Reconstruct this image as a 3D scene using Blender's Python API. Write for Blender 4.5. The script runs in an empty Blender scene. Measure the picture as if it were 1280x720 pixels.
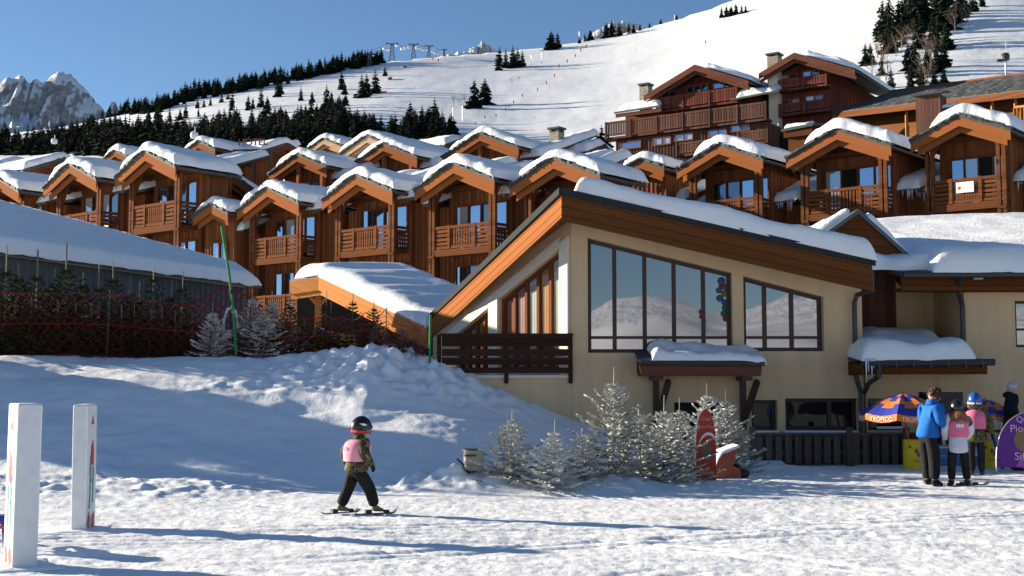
import bpy, bmesh, math, random
import numpy as np
from mathutils import Vector, Matrix
rnd = random.Random(7)
PI = math.pi
SC = bpy.context.scene
COL = SC.collection
R = math.radians
# ------------------------------------------------------------------ view
F = 1545.0
CAMZ = 1.75
PITCH = math.atan(115 / F)
cp, sp = math.cos(PITCH), math.sin(PITCH)

def P(px, py, Y):
    """world point at depth Y that the photograph shows at (px, py)"""
    xc, yc = (px - 640) / F, (360 - py) / F
    t = Y / (cp - yc * sp)
    return Vector((xc * t, Y, CAMZ + t * (yc * cp + sp)))

def EY(py):
    return math.tan(PITCH + math.atan((360 - py) / F))

def UX(px, py):
    return (px - 640) / F / (cp - (360 - py) / F * sp)

cam = bpy.data.cameras.new('camera')
cam.sensor_width = 36
cam.lens = 36 * F / 1280
cam.clip_start, cam.clip_end = .1, 20000
co = bpy.data.objects.new('camera', cam)
COL.objects.link(co)
co.location = (0, 0, CAMZ)
co.rotation_euler = (PI / 2 + PITCH, 0, 0)
SC.camera = co

# ------------------------------------------------------------------ light
SUN_EL = R(14.3)
SD = Vector((-.935, .355, 0)).normalized() * math.cos(SUN_EL) + Vector((0, 0, math.sin(SUN_EL)))
w = bpy.data.worlds.new('World')
SC.world = w
w.use_nodes = True
nt = w.node_tree
sky = nt.nodes.new('ShaderNodeTexSky')
sky.sky_type = 'NISHITA'
sky.sun_disc = False
sky.sun_elevation = SUN_EL
sky.sun_rotation = math.atan2(SD.x, SD.y)
sky.altitude = 1800
sky.air_density = 1.0
sky.dust_density = .15
sky.ozone_density = 3.2
nt.links.new(sky.outputs[0], nt.nodes['Background'].inputs[0])
nt.nodes['Background'].inputs[1].default_value = .057
sun = bpy.data.lights.new('sun', 'SUN')
sun.energy = 5.0
sun.angle = R(.5)
sun.color = (1, .9, .74)
so = bpy.data.objects.new('sun', sun)
COL.objects.link(so)
so.rotation_euler = SD.to_track_quat('Z', 'Y').to_euler()
so.location = (-40, 20, 40)
vs = SC.view_settings
vs.view_transform = 'Standard'
vs.look = 'None'
vs.gamma = 1
vs.exposure = 1.33
SC.render.engine = 'CYCLES'
SC.cycles.max_bounces = 6
SC.cycles.diffuse_bounces = 3
SC.cycles.glossy_bounces = 3
SC.cycles.transparent_max_bounces = 8
SC.cycles.use_denoising = True

# ------------------------------------------------------------------ noise
_prm = np.random.RandomState(3).permutation(512)
_ang = np.random.RandomState(5).rand(512) * 2 * np.pi

def perlin(x, y, seed=0):
    x = np.asarray(x, float) + seed * 17.13
    y = np.asarray(y, float) + seed * 9.71
    xi, yi = np.floor(x).astype(int), np.floor(y).astype(int)
    fx, fy = x - xi, y - yi
    u, v = fx * fx * fx * (fx * (fx * 6 - 15) + 10), fy * fy * fy * (fy * (fy * 6 - 15) + 10)

    def g(ix, iy, dx, dy):
        a = _ang[_prm[(_prm[ix & 511] + iy) & 511]]
        return np.cos(a) * dx + np.sin(a) * dy
    a = g(xi, yi, fx, fy); b = g(xi + 1, yi, fx - 1, fy)
    c = g(xi, yi + 1, fx, fy - 1); d = g(xi + 1, yi + 1, fx - 1, fy - 1)
    return (a + (b - a) * u + ((c + (d - c) * u) - (a + (b - a) * u)) * v) * 1.5

def fbm(x, y, n=4, seed=0, gain=.5):
    s = 0; a = 1; t = 0
    for k in range(n):
        s = s + a * perlin(np.asarray(x) * 2 ** k, np.asarray(y) * 2 ** k, seed + k * 3)
        t += a; a *= gain
    return s / t

def ridged(x, y, n=4, seed=0):
    s = 0; a = 1; t = 0
    for k in range(n):
        s = s + a * (1 - np.abs(perlin(np.asarray(x) * 2 ** k, np.asarray(y) * 2 ** k, seed + k * 3)) * 1.6)
        t += a; a *= .5
    return s / t

def sstep(t):
    t = np.clip(t, 0, 1)
    return t * t * (3 - 2 * t)

# ------------------------------------------------------------------ materials
M = {}

def nodes_of(name, base=(.5, .5, .5), rough=.7, spec=.3, metal=0):
    m = bpy.data.materials.new(name)
    m.use_nodes = True
    t = m.node_tree
    b = t.nodes['Principled BSDF']
    b.inputs['Base Color'].default_value = (*base, 1)
    b.inputs['Roughness'].default_value = rough
    b.inputs['Specular IOR Level'].default_value = spec
    b.inputs['Metallic'].default_value = metal
    M[name] = m
    return m, t, b

def N(t, kind, **kw):
    n = t.nodes.new('ShaderNode' + kind)
    for k, v in kw.items():
        if k.startswith('i_'):
            key = k[2:]
            n.inputs[int(key) if key.isdigit() else key.replace('_', ' ')].default_value = v
        else:
            setattr(n, k, v)
    return n

def L(t, a, b):
    t.links.new(a, b)

def mathn(t, op, a, b=None):
    n = N(t, 'Math', operation=op)
    for i, v in enumerate((a, b)):
        if v is None: continue
        if isinstance(v, (int, float)): n.inputs[i].default_value = v
        else: L(t, v, n.inputs[i])
    return n.outputs[0]

def ramp(t, src, stops):
    n = N(t, 'ValToRGB')
    e = n.color_ramp.elements
    while len(e) < len(stops): e.new(.5)
    for el, (p, c) in zip(e, stops):
        el.position = p
        el.color = (*c, 1) if len(c) == 3 else c
    L(t, src, n.inputs[0])
    return n.outputs[0]

def coords(t, which='Object'):
    return N(t, 'TexCoord').outputs[which]

def plain(name, base, rough=.7, spec=.3, metal=0, var=.12, scale=6, bump=0.0):
    m, t, b = nodes_of(name, base, rough, spec, metal)
    n = N(t, 'TexNoise', i_Scale=scale, i_Detail=4.0, i_Roughness=.6)
    L(t, coords(t), n.inputs['Vector'])
    lo = tuple(c * (1 - var) for c in base); hi = tuple(min(1, c * (1 + var)) for c in base)
    L(t, ramp(t, n.outputs[0], [(.3, lo), (.7, hi)]), b.inputs['Base Color'])
    if bump:
        bp = N(t, 'Bump', i_Strength=.6, i_Distance=bump)
        L(t, n.outputs[0], bp.inputs['Height'])
        L(t, bp.outputs[0], b.inputs['Normal'])
    return m

def wood(name, base, width=.16, axis='xy', var=.3, rough=.65, groove=.012, grain=1.0, tilt=(0, 0)):
    """boards: plank-by-plank tone, streaky grain, grooves as bump; axis = coordinate counted across the boards"""
    m, t, b = nodes_of(name, base, max(rough, .9), .04)
    c = coords(t, 'Object')
    s = N(t, 'SeparateXYZ'); L(t, c, s.inputs[0])
    if axis == 'xy': u = mathn(t, 'ADD', s.outputs[0], s.outputs[1]); v = s.outputs[2]
    else: u = mathn(t, 'ADD', s.outputs[2], mathn(t, 'ADD', mathn(t, 'MULTIPLY', s.outputs[0], float(tilt[0])), mathn(t, 'MULTIPLY', s.outputs[1], float(tilt[1])))); v = mathn(t, 'ADD', s.outputs[0], s.outputs[1])
    k = mathn(t, 'DIVIDE', u, width)
    fl = mathn(t, 'FLOOR', k)
    fr = mathn(t, 'FRACT', k)
    wn = N(t, 'TexWhiteNoise', noise_dimensions='1D'); L(t, fl, wn.inputs['W'])
    cb = N(t, 'CombineXYZ'); L(t, mathn(t, 'MULTIPLY', u, 30.), cb.inputs[0]); L(t, mathn(t, 'MULTIPLY', v, 1.6), cb.inputs[1]); L(t, mathn(t, 'MULTIPLY', fl, 3.7), cb.inputs[2])
    gn = N(t, 'TexNoise', i_Scale=1.0, i_Detail=5.0, i_Roughness=.65); L(t, cb.outputs[0], gn.inputs['Vector'])
    tone = mathn(t, 'ADD', mathn(t, 'MULTIPLY', wn.outputs[0], .55), mathn(t, 'MULTIPLY', gn.outputs[0], .75 * grain))
    lo = tuple(x * (1 - var) for x in base); hi = tuple(min(1, x * (1 + var)) for x in base)
    L(t, ramp(t, tone, [(.2, lo), (1., hi)]), b.inputs['Base Color'])
    edge = mathn(t, 'MINIMUM', fr, mathn(t, 'SUBTRACT', 1., fr))
    gr = mathn(t, 'MINIMUM', mathn(t, 'MULTIPLY', edge, 9.), 1.)
    h = mathn(t, 'ADD', gr, mathn(t, 'MULTIPLY', gn.outputs[0], .12))
    bp = N(t, 'Bump', i_Strength=.9, i_Distance=groove); L(t, h, bp.inputs['Height'])
    L(t, bp.outputs[0], b.inputs['Normal'])
    return m

def stucco(name, base):
    m, t, b = nodes_of(name, base, .92, .12)
    c = coords(t)
    mp = N(t, 'Mapping'); mp.inputs['Scale'].default_value = (3.5, 3.5, .35); L(t, c, mp.inputs[0])
    n1 = N(t, 'TexNoise', i_Scale=1., i_Detail=5., i_Roughness=.6); L(t, mp.outputs[0], n1.inputs['Vector'])
    n2 = N(t, 'TexNoise', i_Scale=.7, i_Detail=4.); L(t, c, n2.inputs['Vector'])
    n3 = N(t, 'TexNoise', i_Scale=45., i_Detail=3.); L(t, c, n3.inputs['Vector'])
    k = mathn(t, 'ADD', mathn(t, 'ADD', mathn(t, 'MULTIPLY', n1.outputs[0], .5), mathn(t, 'MULTIPLY', n2.outputs[0], .4)), mathn(t, 'MULTIPLY', n3.outputs[0], .15))
    L(t, ramp(t, k, [(.36, tuple(x * .8 for x in base)), (.5, tuple(x * .95 for x in base)), (.66, tuple(min(1, x * 1.05) for x in base))]), b.inputs['Base Color'])
    bp = N(t, 'Bump', i_Strength=.5, i_Distance=.006); L(t, n3.outputs[0], bp.inputs['Height']); L(t, bp.outputs[0], b.inputs['Normal'])
    return m

def snow_mat(name, scale=1.0, depth=.02, base=(.87, .868, .865), tracks=False):
    m, t, b = nodes_of(name, base, .55, .25)
    c = coords(t, 'Object')
    n1 = N(t, 'TexNoise', i_Scale=9. * scale, i_Detail=6.0, i_Roughness=.62); L(t, c, n1.inputs['Vector'])
    n2 = N(t, 'TexNoise', i_Scale=1.4 * scale, i_Detail=3.0); L(t, c, n2.inputs['Vector'])
    h = mathn(t, 'ADD', n1.outputs[0], mathn(t, 'MULTIPLY', n2.outputs[0], 1.5))
    if tracks:
        mp = N(t, 'Mapping'); mp.inputs['Scale'].default_value = (.05, .5, .05); mp.inputs['Rotation'].default_value = (0, 0, .5)
        L(t, c, mp.inputs[0])
        n3 = N(t, 'TexNoise', i_Scale=1., i_Detail=5.0, i_Roughness=.7); L(t, mp.outputs[0], n3.inputs['Vector'])
        h = mathn(t, 'ADD', h, mathn(t, 'MULTIPLY', n3.outputs[0], 1.6))
    lo = tuple(x * .965 for x in base)
    L(t, ramp(t, n2.outputs[0], [(.3, lo), (.65, base)]), b.inputs['Base Color'])
    bp = N(t, 'Bump', i_Strength=.75, i_Distance=depth); L(t, h, bp.inputs['Height'])
    L(t, bp.outputs[0], b.inputs['Normal'])
    return m

def glass(name, tint=(.02, .025, .03), refl=.5, transp=0.0, rough=.015, tone=(.93, .96, 1), spec=.4):
    m, t, b = nodes_of(name, tint, .3, spec)
    out = t.nodes['Material Output']
    g = N(t, 'BsdfGlossy', i_Roughness=rough)
    g.inputs[0].default_value = (*tone, 1)
    n = N(t, 'TexNoise', i_Scale=1.2, i_Detail=1.0); L(t, coords(t), n.inputs['Vector'])
    bp = N(t, 'Bump', i_Strength=.06, i_Distance=.02); L(t, n.outputs[0], bp.inputs['Height']); L(t, bp.outputs[0], g.inputs['Normal'])
    mx = N(t, 'MixShader'); mx.inputs[0].default_value = refl
    if transp:
        tr = N(t, 'BsdfTransparent'); tr.inputs[0].default_value = (.86, .9, .9, 1)
        m2 = N(t, 'MixShader'); m2.inputs[0].default_value = transp
        L(t, b.outputs[0], m2.inputs[1]); L(t, tr.outputs[0], m2.inputs[2]); L(t, m2.outputs[0], mx.inputs[1])
    else:
        L(t, b.outputs[0], mx.inputs[1])
    L(t, g.outputs[0], mx.inputs[2])
    L(t, mx.outputs[0], out.inputs[0])
    return m

snow_mat('snow', 1.7, .014)
snow_mat('roof_snow', 1.3, .03)
snow_mat('hill_snow', .05, .22, tracks=True)
wood('chalet_boards', (.215, .078, .033), .17, var=.38)
wood('beam_wood', (.13, .05, .022), .2, 'z')
wood('fascia_wood', (.265, .093, .032), 7., 'z', var=.25)
wood('rail_wood', (.155, .058, .024), .12, 'z', var=.25)
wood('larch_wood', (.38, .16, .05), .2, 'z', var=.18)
wood('lit_fascia', (.31, .112, .036), .19, 'z', var=.16, groove=.02)  # lit copy of the fascia wood, brightness put into the colour
wood('porch_fascia', (.12, .043, .014), .19, 'z', var=.25, groove=.02)  # shaded copy of the same wood, shade put into the colour
wood('aged_boards', (.125, .066, .048), .2, var=.35)
wood('aged_fascia', (.15, .06, .04), .2, 'z', var=.25)
wood('fence_wood', (.105, .085, .07), .2, var=.35)
wood('dark_slats', (.05, .024, .016), .16, 'z', var=.25)
wood('raw_wood', (.5, .33, .2), .18, 'z', var=.15)
plain('slate', (.07, .075, .07), .75, .3, var=.45, scale=9, bump=.03)
plain('dark_roof', (.045, .05, .055), .5, .4, var=.15)
stucco('plaster', (.68, .485, .285))
plain('plaster_white', (.72, .66, .55), .9, .15, var=.04, scale=20, bump=.004)
plain('grey_cladding', (.095, .1, .105), .55, .35, var=.12, scale=3)
plain('dark_metal', (.035, .036, .038), .45, .45, var=.1)
plain('steel', (.35, .36, .37), .45, .4, metal=.6, var=.1)
plain('stone', (.3, .26, .21), .9, .2, var=.45, scale=7, bump=.05)
plain('interior', (.02, .018, .016), .9, .1, var=.3, scale=2)
plain('window_wood', (.055, .028, .02), .5, .35, var=.2)
plain('white_paint', (.78, .78, .76), .5, .4, var=.04)
plain('bark', (.09, .06, .045), .9, .1, var=.3, scale=12)
plain('dark_needles', (.013, .024, .014), .9, .1, var=.5, scale=.9)
plain('black_rubber', (.012, .012, .013), .5, .4, var=.2)
glass('chalet_glass', (.012, .02, .035), .5, tone=(.55, .74, 1))
glass('chalet_glass_dark', (.01, .012, .016), .2, tone=(.6, .78, 1))
glass('curtain_pane', (.42, .41, .4), .3, tone=(.6, .78, 1))
glass('window_glass', (.02, .022, .024), .26, tone=(.93, .93, 1))
glass('lit_glass', (.05, .05, .05), .14, .85)
glass('dim_glass', (.008, .008, .008), .018, spec=.04)
plain('sticker_white', (.7, .7, .7), .6)
for nm_, c_ in (('balloon_blue', (.02, .09, .22)), ('balloon_red', (.2, .02, .02)), ('balloon_teal', (.015, .12, .17)), ('balloon_yellow', (.22, .13, .02)), ('balloon_green', (.02, .1, .04)),
                ('blind_red', (.4, .07, .05)), ('blind_pink', (.5, .26, .24)), ('blind_white', (.62, .6, .52)), ('blind_orange', (.6, .26, .05)), ('blind_yellow', (.62, .42, .12))):
    plain(nm_, c_, .6, .3, var=.08)
wood('terrace_window_wood', (.16, .055, .025), .3, var=.15)
for nm_, c_ in (('net_red', (.3, .016, .012)), ('pole_green', (.03, .22, .06)), ('lime_fabric', (.42, .55, .04)), ('beige_plastic', (.42, .39, .32)), ('sign_red', (.5, .045, .02)), ('sign_pink', (.7, .4, .36)), ('sign_cream', (.7, .55, .4)),
                ('dull_brown', (.2, .13, .08)), ('seat_red', (.33, .08, .035)), ('padding', (.66, .67, .68)), ('print_red', (.55, .05, .05)), ('print_green', (.04, .27, .2)), ('print_grey', (.3, .3, .33)), ('print_blue', (.04, .14, .45)), ('blue_plastic', (.015, .05, .3)),
                ('parasol_blue', (.035, .05, .32)), ('parasol_orange', (.78, .2, .02)), ('pole_orange', (.5, .1, .04)), ('drum_yellow', (.78, .56, .02)), ('counter_grey', (.35, .3, .27)), ('panel_blue', (.08, .2, .42)), ('pale_wood', (.42, .38, .32)), ('banner_purple', (.11, .02, .23)), ('banner_violet', (.34, .08, .42)), ('banner_text', (.6, .42, .5))):
    plain(nm_, c_, .6, .3, var=.08)
wood('aged_red_boards', (.15, .05, .036), .2, var=.35)
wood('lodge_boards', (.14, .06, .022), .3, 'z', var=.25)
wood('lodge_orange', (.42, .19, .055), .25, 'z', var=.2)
plain('window_red', (.2, .06, .03), .5)
plain('bare_twigs', (.14, .105, .085), .9, .1, var=.3)
plain('lattice', (.09, .095, .1), .8, .1)
plain('strip_metal', (.03, .033, .034), .8, .1)
plain('cabin_white', (.7, .7, .72), .4)
plain('marker_red', (.5, .05, .035), .7)
plain('ice', (.7, .76, .8), .15, .5, var=.05)
plain('red_paint', (.55, .03, .02), .4, .4, var=.06)
plain('red_brown', (.25, .09, .07), .6)

# ------------------------------------------------------------------ mesh helper
class MB:
    def __init__(s, xf=None):
        s.v = []; s.f = []; s.m = []; s.cur = 0; s.xf = xf

    def add(s, vs, fs):
        o = len(s.v)
        if s.xf is not None: vs = [s.xf @ Vector(v) for v in vs]
        s.v += [tuple(v) for v in vs]
        s.f += [tuple(o + i for i in f) for f in fs]
        s.m += [s.cur] * len(fs)

    def box(s, a, b):
        (x0, y0, z0), (x1, y1, z1) = a, b
        s.add([(x0, y0, z0), (x1, y0, z0), (x1, y1, z0), (x0, y1, z0), (x0, y0, z1), (x1, y0, z1), (x1, y1, z1), (x0, y1, z1)],
              [(3, 2, 1, 0), (4, 5, 6, 7), (0, 1, 5, 4), (1, 2, 6, 5), (2, 3, 7, 6), (3, 0, 4, 7)])

    def bar(s, p, q, w, h, up=(0, 0, 1)):
        p, q = Vector(p), Vector(q)
        d = (q - p).normalized()
        up = Vector(up)
        if abs(d.dot(up)) > .98: up = Vector((0, 1, 0))
        x = d.cross(up).normalized() * w / 2
        z = x.cross(d).normalized() * h / 2
        s.add([p - x - z, p + x - z, p + x + z, p - x + z, q - x - z, q + x - z, q + x + z, q - x + z],
              [(3, 2, 1, 0), (4, 5, 6, 7), (0, 1, 5, 4), (1, 2, 6, 5), (2, 3, 7, 6), (3, 0, 4, 7)][:] if True else [])

    def tube(s, pts, rad, n=8, cap=True):
        pts = [Vector(p) for p in pts]
        if not hasattr(rad, '__len__'): rad = [rad] * len(pts)
        rings = []; vs = []; fs = []
        for i, p in enumerate(pts):
            d = (pts[min(i + 1, len(pts) - 1)] - pts[max(i - 1, 0)]).normalized()
            up = Vector((0, 0, 1)) if abs(d.z) < .95 else Vector((0, 1, 0))
            x = d.cross(up).normalized(); y = d.cross(x)
            for k in range(n):
                a = 2 * PI * k / n
                vs.append(p + (x * math.cos(a) + y * math.sin(a)) * rad[i])
        for i in range(len(pts) - 1):
            for k in range(n):
                a, b = i * n + k, i * n + (k + 1) % n
                fs.append((a, b, b + n, a + n))
        if cap:
            fs.append(tuple(range(n))[::-1]); fs.append(tuple((len(pts) - 1) * n + k for k in range(n)))
        s.add(vs, fs)

    def prism(s, poly, off):
        """poly: list of 3d points, extruded by vector off"""
        n = len(poly); off = Vector(off)
        vs = [Vector(p) for p in poly] + [Vector(p) + off for p in poly]
        fs = [tuple(range(n))[::-1], tuple(range(n, 2 * n))] + [(i, (i + 1) % n, n + (i + 1) % n, n + i) for i in range(n)]
        s.add(vs, fs)

    def lathe(s, prof, c=(0, 0, 0), n=16, cap=True):
        vs = []; fs = []
        for r, z in prof:
            for k in range(n):
                a = 2 * PI * k / n
                vs.append((c[0] + r * math.cos(a), c[1] + r * math.sin(a), c[2] + z))
        for i in range(len(prof) - 1):
            for k in range(n):
                a, b = i * n + k, i * n + (k + 1) % n
                fs.append((a, b, b + n, a + n))
        if cap:
            fs.append(tuple(range(n))[::-1]); fs.append(tuple((len(prof) - 1) * n + k for k in range(n)))
        s.add(vs, fs)

    def ball(s, c, r, n=10, m=7):
        rx, ry, rz = r if hasattr(r, '__len__') else (r, r, r)
        vs = []; fs = []
        for j in range(m + 1):
            th = PI * j / m
            for k in range(n):
                a = 2 * PI * k / n
                vs.append((c[0] + rx * math.sin(th) * math.cos(a), c[1] + ry * math.sin(th) * math.sin(a), c[2] + rz * math.cos(th)))
        for j in range(m):
            for k in range(n):
                a, b = j * n + k, j * n + (k + 1) % n
                fs.append((a, a + n, b + n, b))
        s.add(vs, fs)

    def mesh(s, name, mats, smooth=False):
        me = bpy.data.meshes.new(name)
        me.from_pydata(s.v, [], s.f)
        for m in (mats if isinstance(mats, (list, tuple)) else [mats]): me.materials.append(M[m])
        me.polygons.foreach_set('material_index', s.m)
        if smooth: me.polygons.foreach_set('use_smooth', [True] * len(s.f))
        me.update()
        return me

    def build(s, name, mats, parent=None, smooth=False):
        o = bpy.data.objects.new(name, s.mesh(name, mats, smooth))
        COL.objects.link(o)
        if parent: o.parent = parent
        return o

def tag(o, label=None, cat=None, group=None, kind=None):
    if label: o['label'] = label
    if cat: o['category'] = cat
    if group: o['group'] = group
    if kind: o['kind'] = kind
    return o

def thing(name, label, cat, loc=(0, 0, 0), rz=0, group=None, scale=1):
    o = bpy.data.objects.new(name, None)
    COL.objects.link(o)
    o.location = loc; o.rotation_euler = (0, 0, rz)
    o.scale = scale if hasattr(scale, '__len__') else (scale,) * 3
    o.empty_display_size = .2
    return tag(o, label, cat, group)

def link(name, me, parent=None):
    o = bpy.data.objects.new(name, me)
    COL.objects.link(o)
    if parent: o.parent = parent
    return o

def dup(o, parent=None):
    c = o.copy(); COL.objects.link(c)
    if parent: c.parent = parent
    for ch in list(o.children): dup(ch, c)
    return c

def np_mesh(name, V, Fc, mats, smooth=True, mi=None):
    """V (n,3), Fc (m,4) numpy"""
    me = bpy.data.meshes.new(name)
    n, m = len(V), len(Fc)
    me.vertices.add(n); me.vertices.foreach_set('co', V.astype(np.float32).ravel())
    k = Fc.shape[1]
    me.loops.add(m * k); me.loops.foreach_set('vertex_index', Fc.astype(np.int32).ravel())
    me.polygons.add(m)
    me.polygons.foreach_set('loop_start', np.arange(0, m * k, k, dtype=np.int32))
    me.polygons.foreach_set('loop_total', np.full(m, k, dtype=np.int32))
    for mm in (mats if isinstance(mats, (list, tuple)) else [mats]): me.materials.append(M[mm])
    if mi is not None: me.polygons.foreach_set('material_index', mi.astype(np.int32))
    me.polygons.foreach_set('use_smooth', np.full(m, smooth))
    me.update(calc_edges=True)
    return me

def grid_faces(nu, nv, wrap=False):
    i = np.arange(nu if wrap else nu - 1)[:, None]; j = np.arange(nv - 1)[None, :]
    a = i * nv + j; b = ((i + 1) % nu) * nv + j
    return np.stack([a, b, b + 1, a + 1], -1).reshape(-1, 4)

_sn = [0]
def snow_sheet(name, fn, u0, u1, v0, v1, t=.4, r=.35, parent=None, nu=34, nv=30, amp=.25, rough=.04, mat='roof_snow', freq=.6, front_amp=.12, bulge=.5):
    """thick snow lying on the surface fn(u, v) -> x, y, z (arrays, metres): rounded lips, uneven thickness, closed underneath"""
    _sn[0] += 1; sd = _sn[0]
    def samp(a, b, n):
        s = np.linspace(0, 1, n); s = s - .55 * np.sin(2 * np.pi * s) / (2 * np.pi) * 1.5
        return a + (b - a) * np.clip(s, 0, 1)
    U, V = np.meshgrid(samp(u0, u1, nu), samp(v0, v1, nv), indexing='ij')
    du = np.minimum(U - u0, u1 - U); dv = np.minimum(V - v0, v1 - V)
    # ragged plan outline
    wob = front_amp * fbm(U * 1.3 + sd * 5.1, V * 1.3, 3, sd)
    def edge(d):
        q = np.clip(d / r, 0, 1)
        return np.sqrt(np.clip(1 - (1 - q) ** 2, 0, 1))
    e = edge(du) * edge(dv)
    th = t * (1 + amp * fbm(U * freq + sd, V * freq, 3, sd + 1) * 1.6) * e + rough * fbm(U * 3.2, V * 3.2, 3, sd + 2) * e
    X, Y, Z = fn(U + wob * (edge(du) < 1) * 1.0, V + wob * (edge(dv) < 1) * 1.0)
    top = np.stack([X, Y, Z + th + .012], -1).reshape(-1, 3)
    X, Y, Z = fn(U + wob * (edge(du) < 1), V + wob * (edge(dv) < 1))
    bot = np.stack([X, Y, Z + .004], -1).reshape(-1, 3)
    f = grid_faces(nu, nv)
    n = nu * nv
    fb = f[:, ::-1] + n
    rim = [i * nv for i in range(nu)] + [(nu - 1) * nv + j for j in range(1, nv)] + [i * nv + nv - 1 for i in range(nu - 2, -1, -1)] + [j for j in range(nv - 2, 0, -1)]
    rim = np.array(rim); nx = np.roll(rim, -1)
    fr = np.stack([rim, rim + n, nx + n, nx], -1)
    me = np_mesh(name, np.vstack([top, bot]), np.vstack([f, fb, fr]), mat)
    return link(name, me, parent)
# ================================================================== TERRAIN
SKY = [(-2600, 150), (-900, 190), (-300, 178), (0, 172), (80, 158), (150, 146), (240, 120), (300, 108), (360, 98), (420, 84), (470, 77), (540, 71), (600, 66), (680, 62), (740, 50), (800, 42), (850, 24), (900, 8), (960, -16), (1040, -48), (1150, -80), (1300, -100), (1700, -80), (3500, 60)]
_sx = np.arange(-2600., 3500., 10)
_sy = np.interp(_sx, [640 + F * UX(a, b) for a, b in SKY], [EY(b) for a, b in SKY])
_kr = np.exp(-(np.arange(-30, 31) / 9.) ** 2); _kr /= _kr.sum()
_sy = np.convolve(np.pad(_sy, 30, 'edge'), _kr, 'valid')

def hill_D(s):
    return np.interp(s, [-2600, -300, 200, 620, 900, 1300, 3500], [760, 800, 860, 1050, 1120, 1150, 1150])

def hill_z(x, y):
    s = 640 + F * x / np.maximum(y, 1)
    D = hill_D(s); e = np.interp(s, _sx, _sy)
    t = np.clip((y - 130) / (D - 130), 0, 1.6)
    zs = CAMZ + e * D
    z = 13 + (zs - 13) * np.where(t < 1, t ** 1.28, 1 + (t - 1) * -.25)
    z = z + np.clip(t * 5, 0, 1) * (np.clip(1.02 - t, 0, 1)) ** .5 * (2.6 * fbm(x / 110, y / 160, 3, 11) + .5 * fbm(x / 17, y / 22, 3, 12))
    # steep shoulder with rougher ground right of the lift line
    return z

BX = [-80, -14, -8, -5, -2.9, -.9, 1.6, 2.8, 4.2, 6.2]
BH = [2.45, 2.35, 2.22, 2.2, 2.36, 1.72, .78, .42, .15, 0]

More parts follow.
